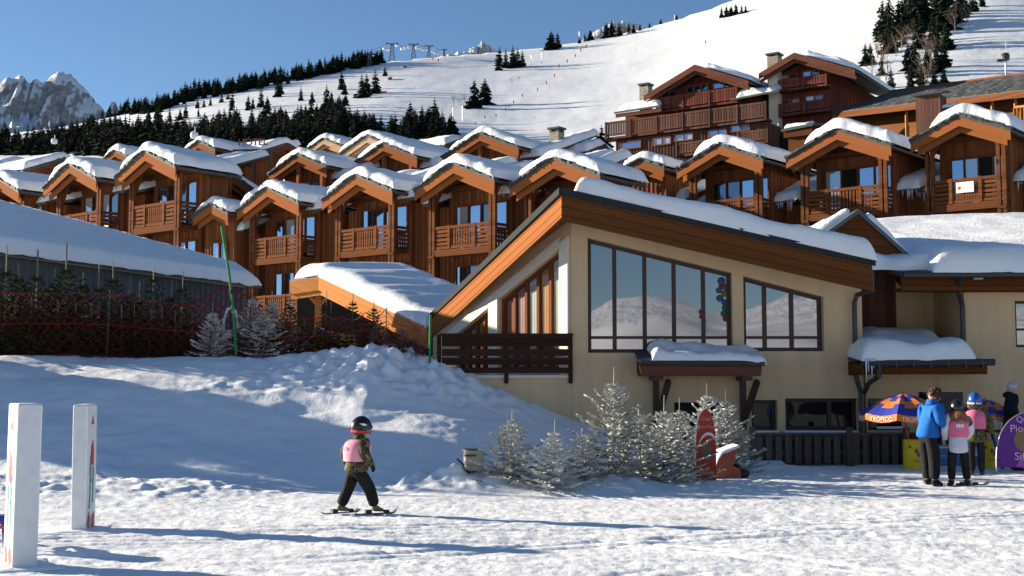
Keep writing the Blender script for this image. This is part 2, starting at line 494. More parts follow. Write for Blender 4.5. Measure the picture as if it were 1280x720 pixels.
def ground_z(x, y):
    x = np.asarray(x, float); y = np.asarray(y, float)
    H = np.interp(x, BX, BH)
    y0 = np.interp(x, [-80, -14, -4, 0, 2, 4.5], [18.5, 19.5, 20.4, 21.4, 22.6, 24.2]); y1 = np.interp(x, [-80, -4, -1, 2, 4], [28, 27.6, 26.6, 26.4, 26.8])
    wv = .8 * fbm(x / 5, y / 5, 2, 21)
    t = np.clip((y + wv - y0) / (y1 - y0), 0, 1)
    prof = .72 * t + .28 * sstep(t)
    bank = H * prof
    z = bank
    onb = sstep((y - y0 + 1.5) / 3) * (H > .05) * (y < 31)
    near = (np.hypot(x, y) < 40)
    # wind-blown drifts on the bank, clods on its crest, packed snow below
    z = z + onb * (.11 * fbm(x / 2.4, y / 1.8, 4, 23) + .035 * ridged(x / .9, y / .8, 3, 24))
    lump = np.exp(-((x + 2.6) / 2.6) ** 2) * sstep((t - .55) / .3) + .9 * np.exp(-((y - 20.6 - .12 * x) / .7) ** 2) * sstep((x + 3) / 1.5) * sstep((2.6 - x) / 1.2) + .25 * np.exp(-((y - 20 - .1 * x) / 1.1) ** 2) * sstep((-2.6 - x) / 1.5)
    c1 = np.clip(perlin(x / .34, y / .34, 31) + .2, 0, 1); c2 = np.clip(perlin(x / .19, y / .19, 33) + .1, 0, 1)
    z = z + near * lump * (.21 * c1 + .12 * c2)
    z = z + .22 * np.exp(-((y - 20.5 - .12 * x) / .8) ** 2) * sstep((x + 2.2) / 1.5) * sstep((2.8 - x) / 1.2)
    z = z + .16 * np.exp(-((y - 19.8) / 1.2) ** 2) * sstep((-3.4 - x) / 2)
    flat = 1 - sstep((y - y0 + .5) / 2) * (H > .05)
    pk = near * flat * sstep((np.hypot(x, y) - 2) / 3)
    foot = sstep((fbm(x / 3.1, y / 2.3, 2, 48) + .25) / .5)
    z = z + pk * (.04 * fbm(x / 2.6, y / 1.3, 3, 41) + .009 * fbm(x / .55, y / .4, 3, 42) + foot * .012 * (ridged(x / .36, y / .3, 3, 43) - .6) + .009 * fbm(x / .17, y / .12, 2, 44) + .012 * fbm(x / 1.1, y / .16, 3, 49))
    # ski tracks: shallow parallel grooves
    a = .38
    q = (x * math.sin(a) + y * math.cos(a)) + .5 * fbm(x / 7, y / 7, 2, 45)
    z = z - pk * .03 * np.clip(perlin(q / .22, (x * math.cos(a) - y * math.sin(a)) / 9, 46) * 2.2 - .4, 0, 1)
    # curved ski tracks pressed into the packed snow
    for k_, (cx_, cy_, r_) in enumerate(((14, -4, 19.8), (3, -9, 24.2), (-6, 1, 14.2), (-14, -6, 24.5), (6, 30, 15.6), (0, -20, 33.6), (11, -12, 27.2), (-2, 34, 19.4))):
        d_ = np.hypot(x - cx_, y - cy_) + .25 * fbm(x / 6, y / 6, 2, 200 + k_)
        msk = np.clip(fbm(x / 5., y / 5., 2, 220 + k_) * 3 + .6, 0, 1) * pk
        for o_ in (0, .34):
            q_ = np.abs(d_ - r_ - o_)
            z = z - msk * (.02 * np.exp(-(q_ / .055) ** 2) - .01 * np.exp(-((q_ - .12) / .05) ** 2))
    # terrain behind
    rise = np.interp(y, [29, 45, 52, 62, 80, 110, 131], [0, .5, .9, 2.2, 5.2, 9, 12.3]) + np.interp(y, [30, 131], [0, 1.2]) * 0
    back = np.interp(y, [29, 40, 60, 131], [0, .3, .6, .7])
    z = z * np.where(y > 32, np.clip(1 - (y - 32) / 60, .25, 1), 1) + rise + back * 0
    z = np.where(y > 122, z + (hill_z(x, np.maximum(y, 122)) - z) * sstep((y - 122) / 22), z)
    # the valley side behind the photographer (it shows in the window panes)
    ub = x / np.maximum(54 - y, 1)
    eb = np.interp(ub, [-3, -.6, -.2, .03, .061, .078, .097, .117, .136, .17, .19, .207, .226, .252, .4, .8, 3], [.06, .07, .046, .038, .046, .061, .08, .073, .057, .052, .05, .057, .067, .078, .056, .09, .06])
    tb = np.clip((-y - 120) / 1400, 0, 1.5)
    zb = (eb * 1574 + 1.75) * np.where(tb < 1, tb ** 1.12, 2.0 - tb) + tb * np.clip(1.1 - tb, 0, 1) * 120 * (ridged(x / 240, y / 320, 5, 61) - .62)
    z = np.where(y < -120, zb, z)
    return z

def hill_hit(px, py):
    """depth at which the view ray of a pixel meets the hillside"""
    lo, hi = 132., float(hill_D(640 + F * UX(px, py)))
    e = EY(py); u = UX(px, py)
    for _ in range(40):
        mid = (lo + hi) / 2
        z = float(hill_z(np.array(u * mid), np.array(mid)))
        if (z - CAMZ) / mid < e: lo = mid
        else: hi = mid
    return mid

def gz(x, y):
    return float(ground_z(np.array(float(x)), np.array(float(y))))

def mountain_mat():
    m, t, b = nodes_of('rock_and_snow', (.3, .3, .3), .85, .15)
    g = N(t, 'NewGeometry')
    s = N(t, 'SeparateXYZ'); L(t, g.outputs['Normal'], s.inputs[0])
    n = N(t, 'TexNoise', i_Scale=.014, i_Detail=9., i_Roughness=.7); L(t, coords(t), n.inputs['Vector'])
    k = mathn(t, 'ADD', s.outputs[2], mathn(t, 'MULTIPLY', mathn(t, 'SUBTRACT', n.outputs[0], .5), .75))
    n2 = N(t, 'TexNoise', i_Scale=.05, i_Detail=5.); L(t, coords(t), n2.inputs['Vector'])
    rock = ramp(t, n2.outputs[0], [(.3, (.2, .2, .21)), (.7, (.46, .44, .42))])
    mx = N(t, 'Mix', data_type='RGBA'); L(t, ramp(t, k, [(.57, (0, 0, 0)), (.64, (1, 1, 1))]), mx.inputs[0]); L(t, rock, mx.inputs[6]); mx.inputs[7].default_value = (.82, .84, .88, 1)
    L(t, mx.outputs[2], b.inputs['Base Color'])
    bp = N(t, 'Bump', i_Strength=1., i_Distance=25.); L(t, n.outputs[0], bp.inputs['Height']); L(t, bp.outputs[0], b.inputs['Normal'])
mountain_mat()

def make_ground():
    az = np.concatenate([np.linspace(-180, -60, 50)[:-1], np.linspace(-60, -27, 40)[:-1], np.linspace(-27, 27, 700), np.linspace(27, 60, 40)[1:], np.linspace(60, 180, 50)[1:-1]])
    az = np.radians(az)
    r = np.concatenate([np.linspace(.4, 8, 16)[:-1], np.geomspace(8, 31, 400)[:-1], np.geomspace(31, 131, 90)[:-1], np.geomspace(131, 1300, 190)[:-1], np.geomspace(1300, 3500, 14)])
    A, Rr = np.meshgrid(az, r, indexing='ij')
    X, Y = Rr * np.sin(A), Rr * np.cos(A)
    Z = ground_z(X, Y)
    V = np.stack([X, Y, Z], -1).reshape(-1, 3)
    f = grid_faces(len(az), len(r), wrap=True)
    nr = len(r)
    i = np.arange(len(az))
    cz = float(Z[:, 0].mean())
    V = np.vstack([V, [[0, 0, cz]]])
    # centre fan as degenerate-free quads (pairs of columns)
    ii = i[::2]
    fan = np.stack([np.full(len(ii), len(V) - 1), ii * nr, ((ii + 1) % len(az)) * nr, ((ii + 2) % len(az)) * nr], -1)
    f = np.vstack([f, fan])[:, ::-1]
    rad = np.concatenate([np.repeat(0, 0)])
    cen = V[f].mean(1)
    mi = (np.hypot(cen[:, 0], cen[:, 1]) > 60).astype(int); mi[cen[:, 1] < -500] = 2
    me = np_mesh('snow_ground', V, f, ['snow', 'hill_snow', 'rock_and_snow'], True, mi)
    o = link('snow_ground', me)
    tag(o, kind='structure')
make_ground()

# ---- far mountains

def massif(name, pts, Y, depth, seed, nx=220, ny=90, rock=1.0):
    """a mountain whose crest follows pts (px, py) at distance Y; real relief front and back"""
    px = np.array([640 + F * UX(*p) for p in pts], float); pe = np.array([EY(p[1]) for p in pts])
    s = np.linspace(px[0], px[-1], nx); v = np.linspace(-1, 1, ny)
    S, V = np.meshgrid(s, v, indexing='ij')
    y = Y + V * depth
    x = (S - 640) / F * Y * (1 + V * depth / Y * .5)
    h = np.interp(S, px, pe) * Y
    h = h * (1 + .022 * fbm(S / 9., S * 0, 4, seed + 9))
    rg = np.clip(ridged(x / (depth * .2) + .9 * fbm(x / depth * 5, y / depth * 4, 4, seed), y / (depth * .34) + .7 * fbm(x / depth * 6 + 9, y / depth * 5, 4, seed), 7, seed), 0, 1.1)
    prof = (1 - np.abs(V)) ** .95
    z = CAMZ + h * prof - rock * depth * .3 * (1.0 - rg) * np.minimum(1, np.abs(V) / .13) * np.minimum(1, (1 - np.abs(V)) * 4)
    V3 = np.stack([x, y, z], -1).reshape(-1, 3)
    o = link(name, np_mesh(name, V3, grid_faces(nx, ny), 'rock_and_snow', True))
    tag(o, kind='structure')
massif('rocky_mountain', [(-420, 240), (-300, 150), (-200, 120), (-120, 90), (-60, 130), (-20, 118), (8, 96), (22, 90), (38, 98), (58, 97), (70, 86), (80, 83), (90, 90), (104, 104), (120, 126), (132, 136), (143, 123), (152, 138), (170, 160), (230, 200)], 4800, 1900, 71, 320, 160, .62)
massif('far_peak', [(530, 80), (556, 62), (578, 60), (592, 52), (602, 45), (611, 49), (622, 56), (640, 68), (660, 84)], 2600, 260, 75, 120, 60, .55)
massif('ridge_peak', [(700, 70), (730, 42), (752, 29), (766, 19), (778, 17), (790, 22), (806, 25), (830, 31), (860, 55)], 1900, 220, 79, 120, 60, .3)
# ================================================================== CHALETS
TH = R(36)
SL = math.tan(R(22.5))
_pc = {}

def part(key, name, parent, fn, mats, smooth=False):
    if key not in _pc:
        b = MB(); fn(b); _pc[key] = b.mesh(name, mats, smooth)
    return link(name, _pc[key], parent)

def window(parent, x0, x1, z0, z1, y, n, key, glassmat='chalet_glass', frame='window_wood', dark=None, t=.07, transom=None, depth=.1):
    """framed window on a wall facing -y at depth y; panes are one sub-part"""
    def fr(b):
        b.box((x0, y - depth, z0), (x0 + t, y, z1)); b.box((x1 - t, y - depth, z0), (x1, y, z1))
        b.box((x0 + t, y - depth, z1 - t), (x1 - t, y, z1)); b.box((x0 + t, y - depth, z0), (x1 - t, y, z0 + t))
        wd = (x1 - x0 - t) / n
        for k in range(1, n):
            b.box((x0 + k * wd, y - depth, z0 + t), (x0 + k * wd + t, y, z1 - t))
        if transom:
            for k in range(n):
                b.box((x0 + k * wd + t, y - depth + .02, transom), (x0 + (k + 1) * wd, y - .01, transom + t))
    f = part((key, 'frame'), 'window', parent, fr, frame)

    pat = tuple(rnd.choice((0, 0, 2, 3, 2 if k_ else 0)) for k_ in range(4)) if glassmat == 'chalet_glass' else (0, 0, 0, 0)

    def pn(b):
        wd = (x1 - x0 - t) / n
        for k in range(n):
            b.cur = 1 if dark is not None and k == dark else pat[k % 4]
            j = .004 * ((k * 37) % 5 - 2)
            b.add([(x0 + k * wd + t - .01, y - .03 + j, z0 + t - .01), (x0 + (k + 1) * wd + .01, y - .03 - j, z0 + t - .01), (x0 + (k + 1) * wd + .01, y - .035 - j, z1 - t + .01), (x0 + k * wd + t - .01, y - .03 + j * 1.5, z1 - t + .01)], [(0, 1, 2, 3)])
    part((key, 'pane', pat), 'pane', f, pn, [glassmat, 'interior', 'chalet_glass_dark', 'curtain_pane'])
    if dark is None and key[-1] != 'n':
        pass
    return f

def balcony(parent, W, z, key, d=1.5, sides=True):
    """floor slab; three-part railing in front (slats, balusters, slats), boards at the sides"""
    h = W / 2
    def fl(b):
        b.box((-h + .02, .02, z - .2), (h - .02, d, z - .02))
        b.box((-h - .05, -.06, z - .3), (h + .05, .02, z - .01))
    o = part((key, 'floor'), 'balcony', parent, fl, 'rail_wood')

    def rl(b):
        top = z + 1.02
        b.box((-h, -.05, top - .12), (h, .04, top))
        b.box((-h, -.035, z + .02), (h, .02, z + .14))
        q = h * .46
        for x in (-q, q): b.box((x - .07, -.06, z - .05), (x + .07, .05, top + .02))
        for s in (-1, 1):
            for k in range(4):
                zz = z + .18 + k * .185
                a, c = (q + .07, h) if s > 0 else (-h, -q - .07)
                b.box((a, -.02, zz), (c, .015, zz + .13))
        n = 9
        for k in range(n):
            x = -q + .07 + (k + .5) * (2 * q - .14) / n
            b.box((x - .045, -.018, z + .14), (x + .045, .016, top - .12))
        if sides:
            for s in (-1, 1):
                b.box((s * h - .045, .04, top - .12), (s * h + .045, d, top))
                for k in range(4):
                    zz = z + .18 + k * .185
                    b.box((s * h - .02, .04, zz), (s * h + .02, d, zz + .12))
    part((key, 'rail'), 'railing', o, rl, 'rail_wood')
    return o

def gable_fn(hw, apex, y0, sl=SL, soft=.28, extra=0):
    def fn(u, v):
        return u, v, apex + extra - sl * (np.sqrt(u * u + soft * soft) - soft)
    return fn

def roof_parts(root, hw, apex, y0, y1, key, fascia='fascia_wood', sl=SL):
    """slate gable roof with two stepped bargeboards under its front edge"""
    er = apex - sl * hw
    def sl_(b):
        for s in (-1, 1):
            poly = [(0, y0, apex), (s * hw, y0, er), (s * hw, y0, er - .1), (0, y0, apex - .1)]
            if s > 0: poly = poly[::-1]
            b.prism(poly, (0, y1 - y0, 0))
        r2 = random.Random(len(key) * 7 + int(hw * 10))
        # ragged slates along the verge
        for s in (-1, 1):
            x = .05
            while x < hw:
                w_ = r2.uniform(.12, .3)
                z0 = apex - sl * x; z1 = apex - sl * min(hw, x + w_)
                b.prism([(s * x, y0 - r2.uniform(.02, .1), z0 + .0), (s * min(hw + .05, x + w_), y0 - r2.uniform(.02, .1), z1), (s * min(hw + .05, x + w_), y0 + .2, z1), (s * x, y0 + .2, z0)], (0, 0, r2.uniform(.05, .13)))
                x += w_
    rf = part((key, 'roof'), 'roof', root, sl_, 'slate')

    def fa(b):
        for s in (-1, 1):
            for (dy, top, ht, xe) in ((.03, .1, .36, hw - .02), (.24, .4, .3, hw - .22)):
                p = [(0, y0 + dy, apex - top), (s * xe, y0 + dy, apex - top - sl * xe), (s * xe, y0 + dy, apex - top - sl * xe - ht), (0, y0 + dy, apex - top - ht)]
                if s > 0: p = p[::-1]
                b.prism(p, (0, .06, 0))
    def so_(b):
        for s in (-1, 1):
            p = [(0, y0 + .1, apex - .105), (s * (hw - .04), y0 + .1, er - .105 + sl * .04), (s * (hw - .04), y0 + .1, er - .15 + sl * .04), (0, y0 + .1, apex - .15)]
            if s > 0: p = p[::-1]
            b.prism(p, (0, y1 - y0 - .2, 0))
    part((key, 'fascia'), 'bargeboard', rf, fa, fascia)
    part((key, 'soffit'), 'soffit', rf, so_, 'beam_wood')  # darker wood, so the shade under the eaves is in the colour
    return rf

def chalet(label, loc, rz=-TH, scale=1, W=3.4, hw=2.25, apex=3.5, S=5.4, kind='bay', wing=(2.2, .55), wing_depth=7., lower=True, sign=False, fascia='fascia_wood', boards='chalet_boards', cover=(-.8, 1.0), snow_t=.41, group='snow covered wooden chalets stepping along the slope', dark=None, back=8.5, low_z=-8, front=.6, wingsnow=True, sides=(-1, 1)):
    if kind == 'bay': rz -= R(4); W *= 1.04; hw *= 1.05
    r = thing('chalet', label, 'chalet', loc, rz, group, scale)
    key = (kind, sides, W, hw, apex, S, wing, lower, fascia, boards, dark, back, low_z)
    er = apex - SL * hw
    h = W / 2
    wz, wy = wing
    by = 1.15 if kind == 'bay' else .25
    # --- walls
    def wl(b):
        b.prism([(-h, by, low_z), (h, by, low_z), (h, by, apex - SL * h - .16), (0, by, apex - .16), (-h, by, apex - SL * h - .16)], (0, back - by - .3, 0))
        # battens
        n = int(W / .24)
        for k in range(n + 1):
            x = -h + .02 + k * (W - .04) / n
            b.box((x - .022, by - .03, low_z), (x + .022, by - .002, apex - SL * abs(x) - .22))
        for s in (-1, 1):
            m = int((back - by) / .26)
            for k in range(m):
                y = by + .1 + k * .26
                a, c = (h + .002, h + .03) if s > 0 else (-h - .03, -h - .002)
                b.box((a, y - .022, low_z), (c, y + .022, apex - SL * h - .25))
    part((key, 'wall'), 'wall', r, wl, boards)
    if S > W + .3 and wingsnow:
        def ww(b):
            for s in sides:
                a, c = (h + .04, S / 2 + .01) if s > 0 else (-S / 2 - .01, -h - .04)
                b.box((a, wy + 1.0, low_z), (c, wy + wing_depth, wz - .1))
                n = max(3, int((c - a) / .22))
                for k in range(n):
                    x = a + (k + .5) * (c - a) / n
                    b.box((x - .025, wy + .96, low_z), (x + .025, wy + .998, wz - .1))
        part((key, 'wing'), 'side_wall', r, ww, boards)

        def wr(b):
            q = S / 2 + .02
            for s in sides:
                a, c = (h + .1, q) if s > 0 else (-q, -h - .1)
                poly = [(a, wy, wz), (a, wy + wing_depth, wz + .36 * wing_depth), (a, wy + wing_depth, wz + .36 * wing_depth - .12), (a, wy, wz - .12)]
                b.prism(poly, (c - a, 0, 0))
                b.tube([(a, wy - .06, wz - .08), (c, wy - .06, wz - .08)], .07, 8)
        mr = part((key, 'mainroof'), 'valley_roof', r, wr, 'slate')
        q = S / 2
        for s in sides:
            a, c = (h - .1, q + .1) if s > 0 else (-q - .1, -h + .1)
            def fn(u, v):
                return u, v, wz + .36 * (v - wy)
            if wy > 1:
                ic = MB(); r9 = random.Random(int(a * 50))
                for _ in range(9):
                    x_ = r9.uniform(a + .2, c - .2); l_ = r9.uniform(.15, .55); ic.tube([(x_, wy - .1, wz + .02), (x_, wy - .1, wz - l_)], [.035, .005], 6)
                ic.build('icicles', 'ice', mr, True)
            snow_sheet('valley_snow', fn, a, c, wy - .12, wy + wing_depth, .42, .3, r, 16, 22, .3, .03)
    # --- gable roof and its snow
    roof_parts(r, hw, apex, -front, back, key, fascia)
    snow_sheet('roof_snow', gable_fn(hw, apex, -front), cover[0] * hw, cover[1] * hw + .06, -front - .05 + .05 * rnd.random(), back, snow_t, .34, r, 44, 30, .2, .05, front_amp=.17)
    # --- structure under the gable
    def bm(b):
        b.box((-h - .1, by - .24, er + .02), (h + .1, by - .04, er + .26)) if kind == 'bay' else None
        if kind == 'bay':
            for s in (-1, 1):
                b.box((s * h - .13, -front + .25, er - .06), (s * h + .13, by - .25, er + .17))
                b.bar((s * h, .12, er - .75), (s * (h - .62), .12, er + .3), .1, .12, (0, 1, 0))
        b.box((-.1, -front + .3, apex - .48), (.1, by, apex - .2))
    part((key, 'beams'), 'beam', r, bm, 'beam_wood')
    if kind == 'bay':
        for s in (-1, 1):
            def po(b, s=s):
                for dx in (-.11, .11):
                    b.box((s * h + dx - .075, -.07, low_z), (s * h + dx + .075, .08, er - .07))
                for z in (-.35, -3.2): b.box((s * h - .17, -.1, z), (s * h + .17, .1, z + .1))
            part((key, 'post', s), 'post', r, po, 'beam_wood')
        balcony(r, W - .3, 0, (key, 'balc'))
        window(r, -h + .42, h - .05, .05, 2.05, by - .035, 4, (key, 'w1'), dark=dark, frame='rail_wood')
        if lower:
            window(r, -h + .42, h - .05, -2.75, -.62, by - .035, 4, (key, 'w2'), frame='rail_wood')
            balcony(r, W - .3, -2.85, (key, 'balc2'))
    elif kind == 'dormer':
        window(r, -h * .5, h * .62, -.35, 1.05, by - .035, 2, (key, 'w1'), frame='rail_wood')
    elif kind == 'upper':
        window(r, -h * .1, h * .9, apex - 2.6, apex - 1.55, by - .035, 3, (key, 'w1'), frame='rail_wood')
        window(r, -h * .9, -h * .14, apex - 2.6, apex - 1.75, by - .035, 1, (key, 'w0'), frame='rail_wood')
        def po(b):
            for x in (-h * .12, h * .95, -h * .95): b.box((x - .1, -.3, low_z), (x + .1, -.1, apex - .4 - SL * abs(x)))
        part((key, 'posts'), 'gable_post', r, po, 'fascia_wood')
    return r

def at_line(px, Y, zf):
    return ((px - 640) / F * Y, Y, zf)

# ---- front row, middle block
for px, Y, zf, ax, lab in ((343, 60., 7.7, 3.4, 'wooden chalet with balcony directly right of the small dormered house behind the green pole'),
                           (455, 56.3, 7.7, 3.4, 'wooden chalet with balcony above the long snowy porch roof'),
                           (577, 53.2, 7.45, 3.65, 'wooden chalet with balcony left of the cream building\'s roof peak'),
                           (703, 50.3, 7.4, 3.4, 'wooden chalet mostly hidden behind the cream building\'s roof peak')):
    chalet(lab, at_line(px, Y, zf), apex=ax, wing=(2.25, .5), back=2.7 if px == 703 else 8.5, sides=(-1,) if px == 703 else (-1, 1))
chalet('small narrow chalet gable with one window, behind the leaning green pole', at_line(268, 62.2, 7.7), W=2.2, hw=1.35, apex=2.9, S=3.0, kind='dormer', wing=(1.6, .5), low_z=-8, front=.45, sides=(1,))
# ---- front row, left block (farther off)
for px, lab in ((190, 'balconied chalet of the left block, the one nearest the green pole'),
                (95, 'balconied chalet in the middle of the left block above the grey shed'),
                (2, 'chalet cut by the left picture edge above the grey shed')):
    u = (px - 640) / F
    u0 = (190 - 640) / F
    # along the block's own line through (u0 * 64, 64)
    t = (u0 * 64 - u * 64) / (math.cos(TH) + u * math.sin(TH))
    chalet(lab, (u0 * 64 - t * math.cos(TH), 64 + t * math.sin(TH), 9.75), scale=1.16, apex=3.35, wing=(2.0, .8), back=3. if px == 190 else 8.5, sides=(-1,) if px == 190 else (-1, 1))
# ---- front row, right block
for px, Y, W, hw, ax, lab, dk in ((909, 56, 3.3, 2.15, 3.5, 'balconied chalet behind the cream roof, left of the balcony with an open door', None),
                                (1058, 52.6, 3.45, 2.3, 3.5, 'balconied chalet with an open dark door, above the small brown roof gable', 1),
                                (1212, 50., 2.8, 1.95, 3.55, 'balconied chalet with a white notice hung on its railing', 2)):
    o = chalet(lab, at_line(px, Y, 8.95), W=W, hw=hw, apex=ax, S=5.5, wing=(.95, 1.5), wing_depth=6., dark=dk, cover=(-.6, 1.02), snow_t=.5)
    if dk == 2:
        nb = MB(); nb.box((-.36, -.085, .42), (.36, -.062, .86)); n_ = nb.build('notice', 'white_paint', o)
        nb = MB(); nb.box((-.28, -.092, .56), (-.18, -.087, .68)); nb.build('red_mark', 'red_paint', n_)
chalet('small low chalet gable peeping over the cream building\'s snowy roof', at_line(808, 58.6, 9.5), W=2.0, hw=1.3, apex=2.75, S=2.9, kind='dormer', wing=(.9, 1.2), front=.5)
# ---- upper row: only roofs and gables show
for px, Y, z_ap_py, hw, lab, fk in ((256, 80, 178, 1.7, 'small orange gable behind the left block of chalets', None),
                                (380, 73, 194, 2.45, 'upper chalet with a glazed gable behind the two left balconies', None),
                                (487, 73, 181, 2.65, 'upper chalet with a glazed gable left of the stone chimney', None),
                                (607, 70, 168, 2.75, 'highest upper chalet, its wide gable beside the stone chimney', None),
                                (152, 84, 189, 1.5, 'tiny orange gable showing left of the balconied corner chalet', None)):
    ap = P(px, z_ap_py, Y)
    chalet(lab, (ap.x, Y, ap.z - 3.4), kind='upper', W=hw * 1.5, hw=hw, apex=3.4, S=hw * 2.5, wing=(1.9, .6), wing_depth=6, low_z=-9, group='upper row of chalets')
for px, Y, py, hw, ang, lab, fs, sc in ((352, 82, 180, 2.5, 54, 'dark gable end turned to the right, left of a glazed gable', 'beam_wood', 1),
                                (285, 71, 222, 2.2, 54, 'low dark gable end turned right behind the corner chalet', 'beam_wood', 1),
                                (744, 72, 183, 1.7, 54, 'dark gable end turned right beside the stone chimney', 'beam_wood', 1),
                                (566, 86, 176, 1.7, 54, 'small far dark gable end below the dark firs', 'beam_wood', 1),
                                (411, 92, 174, 1.9, -36, 'pale bare timber gable below the forest', 'raw_wood', 1),
                                (466, 78, 171, 2.4, -36, 'pale barge boarded gable just behind a glazed gable', 'raw_wood', 1),
                                (20, 84, 203, 3.2, 54, 'snowed over roof at the left picture edge behind the chalets', 'beam_wood', 1),
                                (75, 80, 199, 3.0, 54, 'snowed over roof between the two left chalet gables', 'beam_wood', 1)):
    ap = P(px, py, Y)
    chalet(lab, (ap.x, Y, ap.z - 3.4), rz=R(ang), kind='plain', W=hw * 1.6, hw=hw, apex=3.4, S=hw * 1.6, wing=(1.9, .6), low_z=-10, fascia=fs, boards='raw_wood' if fs == 'raw_wood' else 'chalet_boards', group='upper row of chalets', cover=(-.95, 1.), back=9)

def chimney(label, px, py, Y, w_, h_, mat='stone'):
    p = P(px, py, Y)
    c = thing('chimney', label, 'chimney', (p.x, p.y, p.z - h_), -TH)
    b = MB(); b.box((-w_ / 2, -w_ / 2, -2.6), (w_ / 2, w_ / 2, h_ - .28)); b.build('shaft', mat, c)
    b = MB(); 
    for sx in (-1, 1):
        for sy in (-1, 1): b.box((sx * w_ * .36 - .09, sy * w_ * .36 - .09, h_ - .28), (sx * w_ * .36 + .09, sy * w_ * .36 + .09, h_ - .1))
    b.box((-w_ * .66, -w_ * .66, h_ - .1), (w_ * .66, w_ * .66, h_)); b.build('cap', 'slate', c)
    return c
chimney('small square stone chimney rising from the snowy chalet roofs', 696, 160, 71, .62, 1.1)

# ---- hotel sign on the far roof
def text_mesh(name, body, size, mat, parent=None, depth=.02, align='CENTER'):
    cu = bpy.data.curves.new(name, 'FONT'); cu.body = body; cu.size = size; cu.extrude = depth; cu.align_x = align; cu.align_y = 'CENTER'
    tmp = bpy.data.objects.new(name, cu); COL.objects.link(tmp)
    dg = bpy.context.evaluated_depsgraph_get(); dg.update()
    me = bpy.data.meshes.new_from_object(tmp.evaluated_get(dg))
    bpy.data.objects.remove(tmp); bpy.data.curves.remove(cu)
    me.materials.clear(); me.materials.append(M[mat]); me.name = name
    o = link(name, me, parent)
    return o
sp_ = P(316, 178, 78)
hs = thing('roof_sign', 'small row of sign letters standing on a snowy chalet roof', 'sign', tuple(sp_), R(-6))
t_ = text_mesh('letters', 'HOTEL', .62, 'red_brown', hs, .05); t_.rotation_euler = (PI / 2, 0, 0)
b = MB(); b.box((-1.35, .06, -.55), (1.35, .12, -.42)); [b.box((x - .04, .05, -3.2), (x + .04, .13, -.42)) for x in (-1.2, 0, 1.2)]; b.build('stand', 'dark_metal', hs)
# ================================================================== MAIN CREAM BUILDING
YF = 27.0
def fx(px, Y=YF): return (px - 640) / F * Y
mb = thing('school_building', 'cream plaster building with a wood clad peaked roof and big reflecting windows', 'building', (fx(715), YF, 0))
mb_inv = Matrix.Translation((-fx(715), -YF, 0))
def MBW(): return MB(mb_inv)
def on(px, py, Y=YF): return P(px, py, Y)

def plaster_front(name, outline, holes, Y, thick, mat, parent):
    """front wall as vertical strips cut round window openings: outline top as list of (x, z) left to right, holes = (x0, x1, z0, zl, zr)"""
    b = MBW()
    xs = sorted(set([p[0] for p in outline] + [h for q in holes for h in q[:2]]))
    def top(x):
        for (a, za), (c, zc) in zip(outline, outline[1:]):
            if a <= x <= c: return za + (zc - za) * (x - a) / (c - a)
    for a, c in zip(xs, xs[1:]):
        spans = [(-.6, -.6, None)]
        hs = sorted([h for h in holes if h[0] <= a + 1e-6 and h[1] >= c - 1e-6], key=lambda h: h[2])
        lo = (-.6, -.6)
        for h in hs:
            f = lambda x: h[3] + (h[4] - h[3]) * (x - h[0]) / (h[1] - h[0])
            hi = (h[2], h[2])
            b.prism([(a, Y, lo[0]), (c, Y, lo[1]), (c, Y, hi[1]), (a, Y, hi[0])], (0, thick, 0))
            lo = (f(a), f(c))
        b.prism([(a, Y, lo[0]), (c, Y, lo[1]), (c, Y, top(c)), (a, Y, top(a))], (0, thick, 0))
    return b.build(name, mat, parent)

xA0, xA1 = fx(735), fx(916)
zA0, zAl, zAr = on(735, 441).z, on(735, 297).z, on(916, 341).z
xB0, xB1 = fx(930), fx(1030)
zB0, zBl, zBr = on(930, 439).z, on(930, 345).z, on(1030, 371).z
xC0, xC1, zC0, zC1 = fx(938), fx(970), on(938, 538).z, on(938, 500).z
xD0, xD1, zD0, zD1 = fx(980), fx(1071), on(980, 538).z, on(980, 498).z
xE0, xE1, zE0, zE1 = fx(842), fx(906), -.2, on(842, 503).z
xK, xR = fx(715), fx(1078)
zKt, zRt = P(712, 240, 26).z - .16, P(1078, 323, 26).z - .2
plaster_front('front_wall', [(xK, zKt), (xR, zRt)], [(xA0, xA1, zA0, zAl, zAr), (xB0, xB1, zB0, zBl, zBr), (xC0, xC1, zC0, zC1, zC1), (xD0, xD1, zD0, zD1, zD1), (xE0, xE1, zE0, zE1, zE1)], YF, .3, 'plaster', mb)

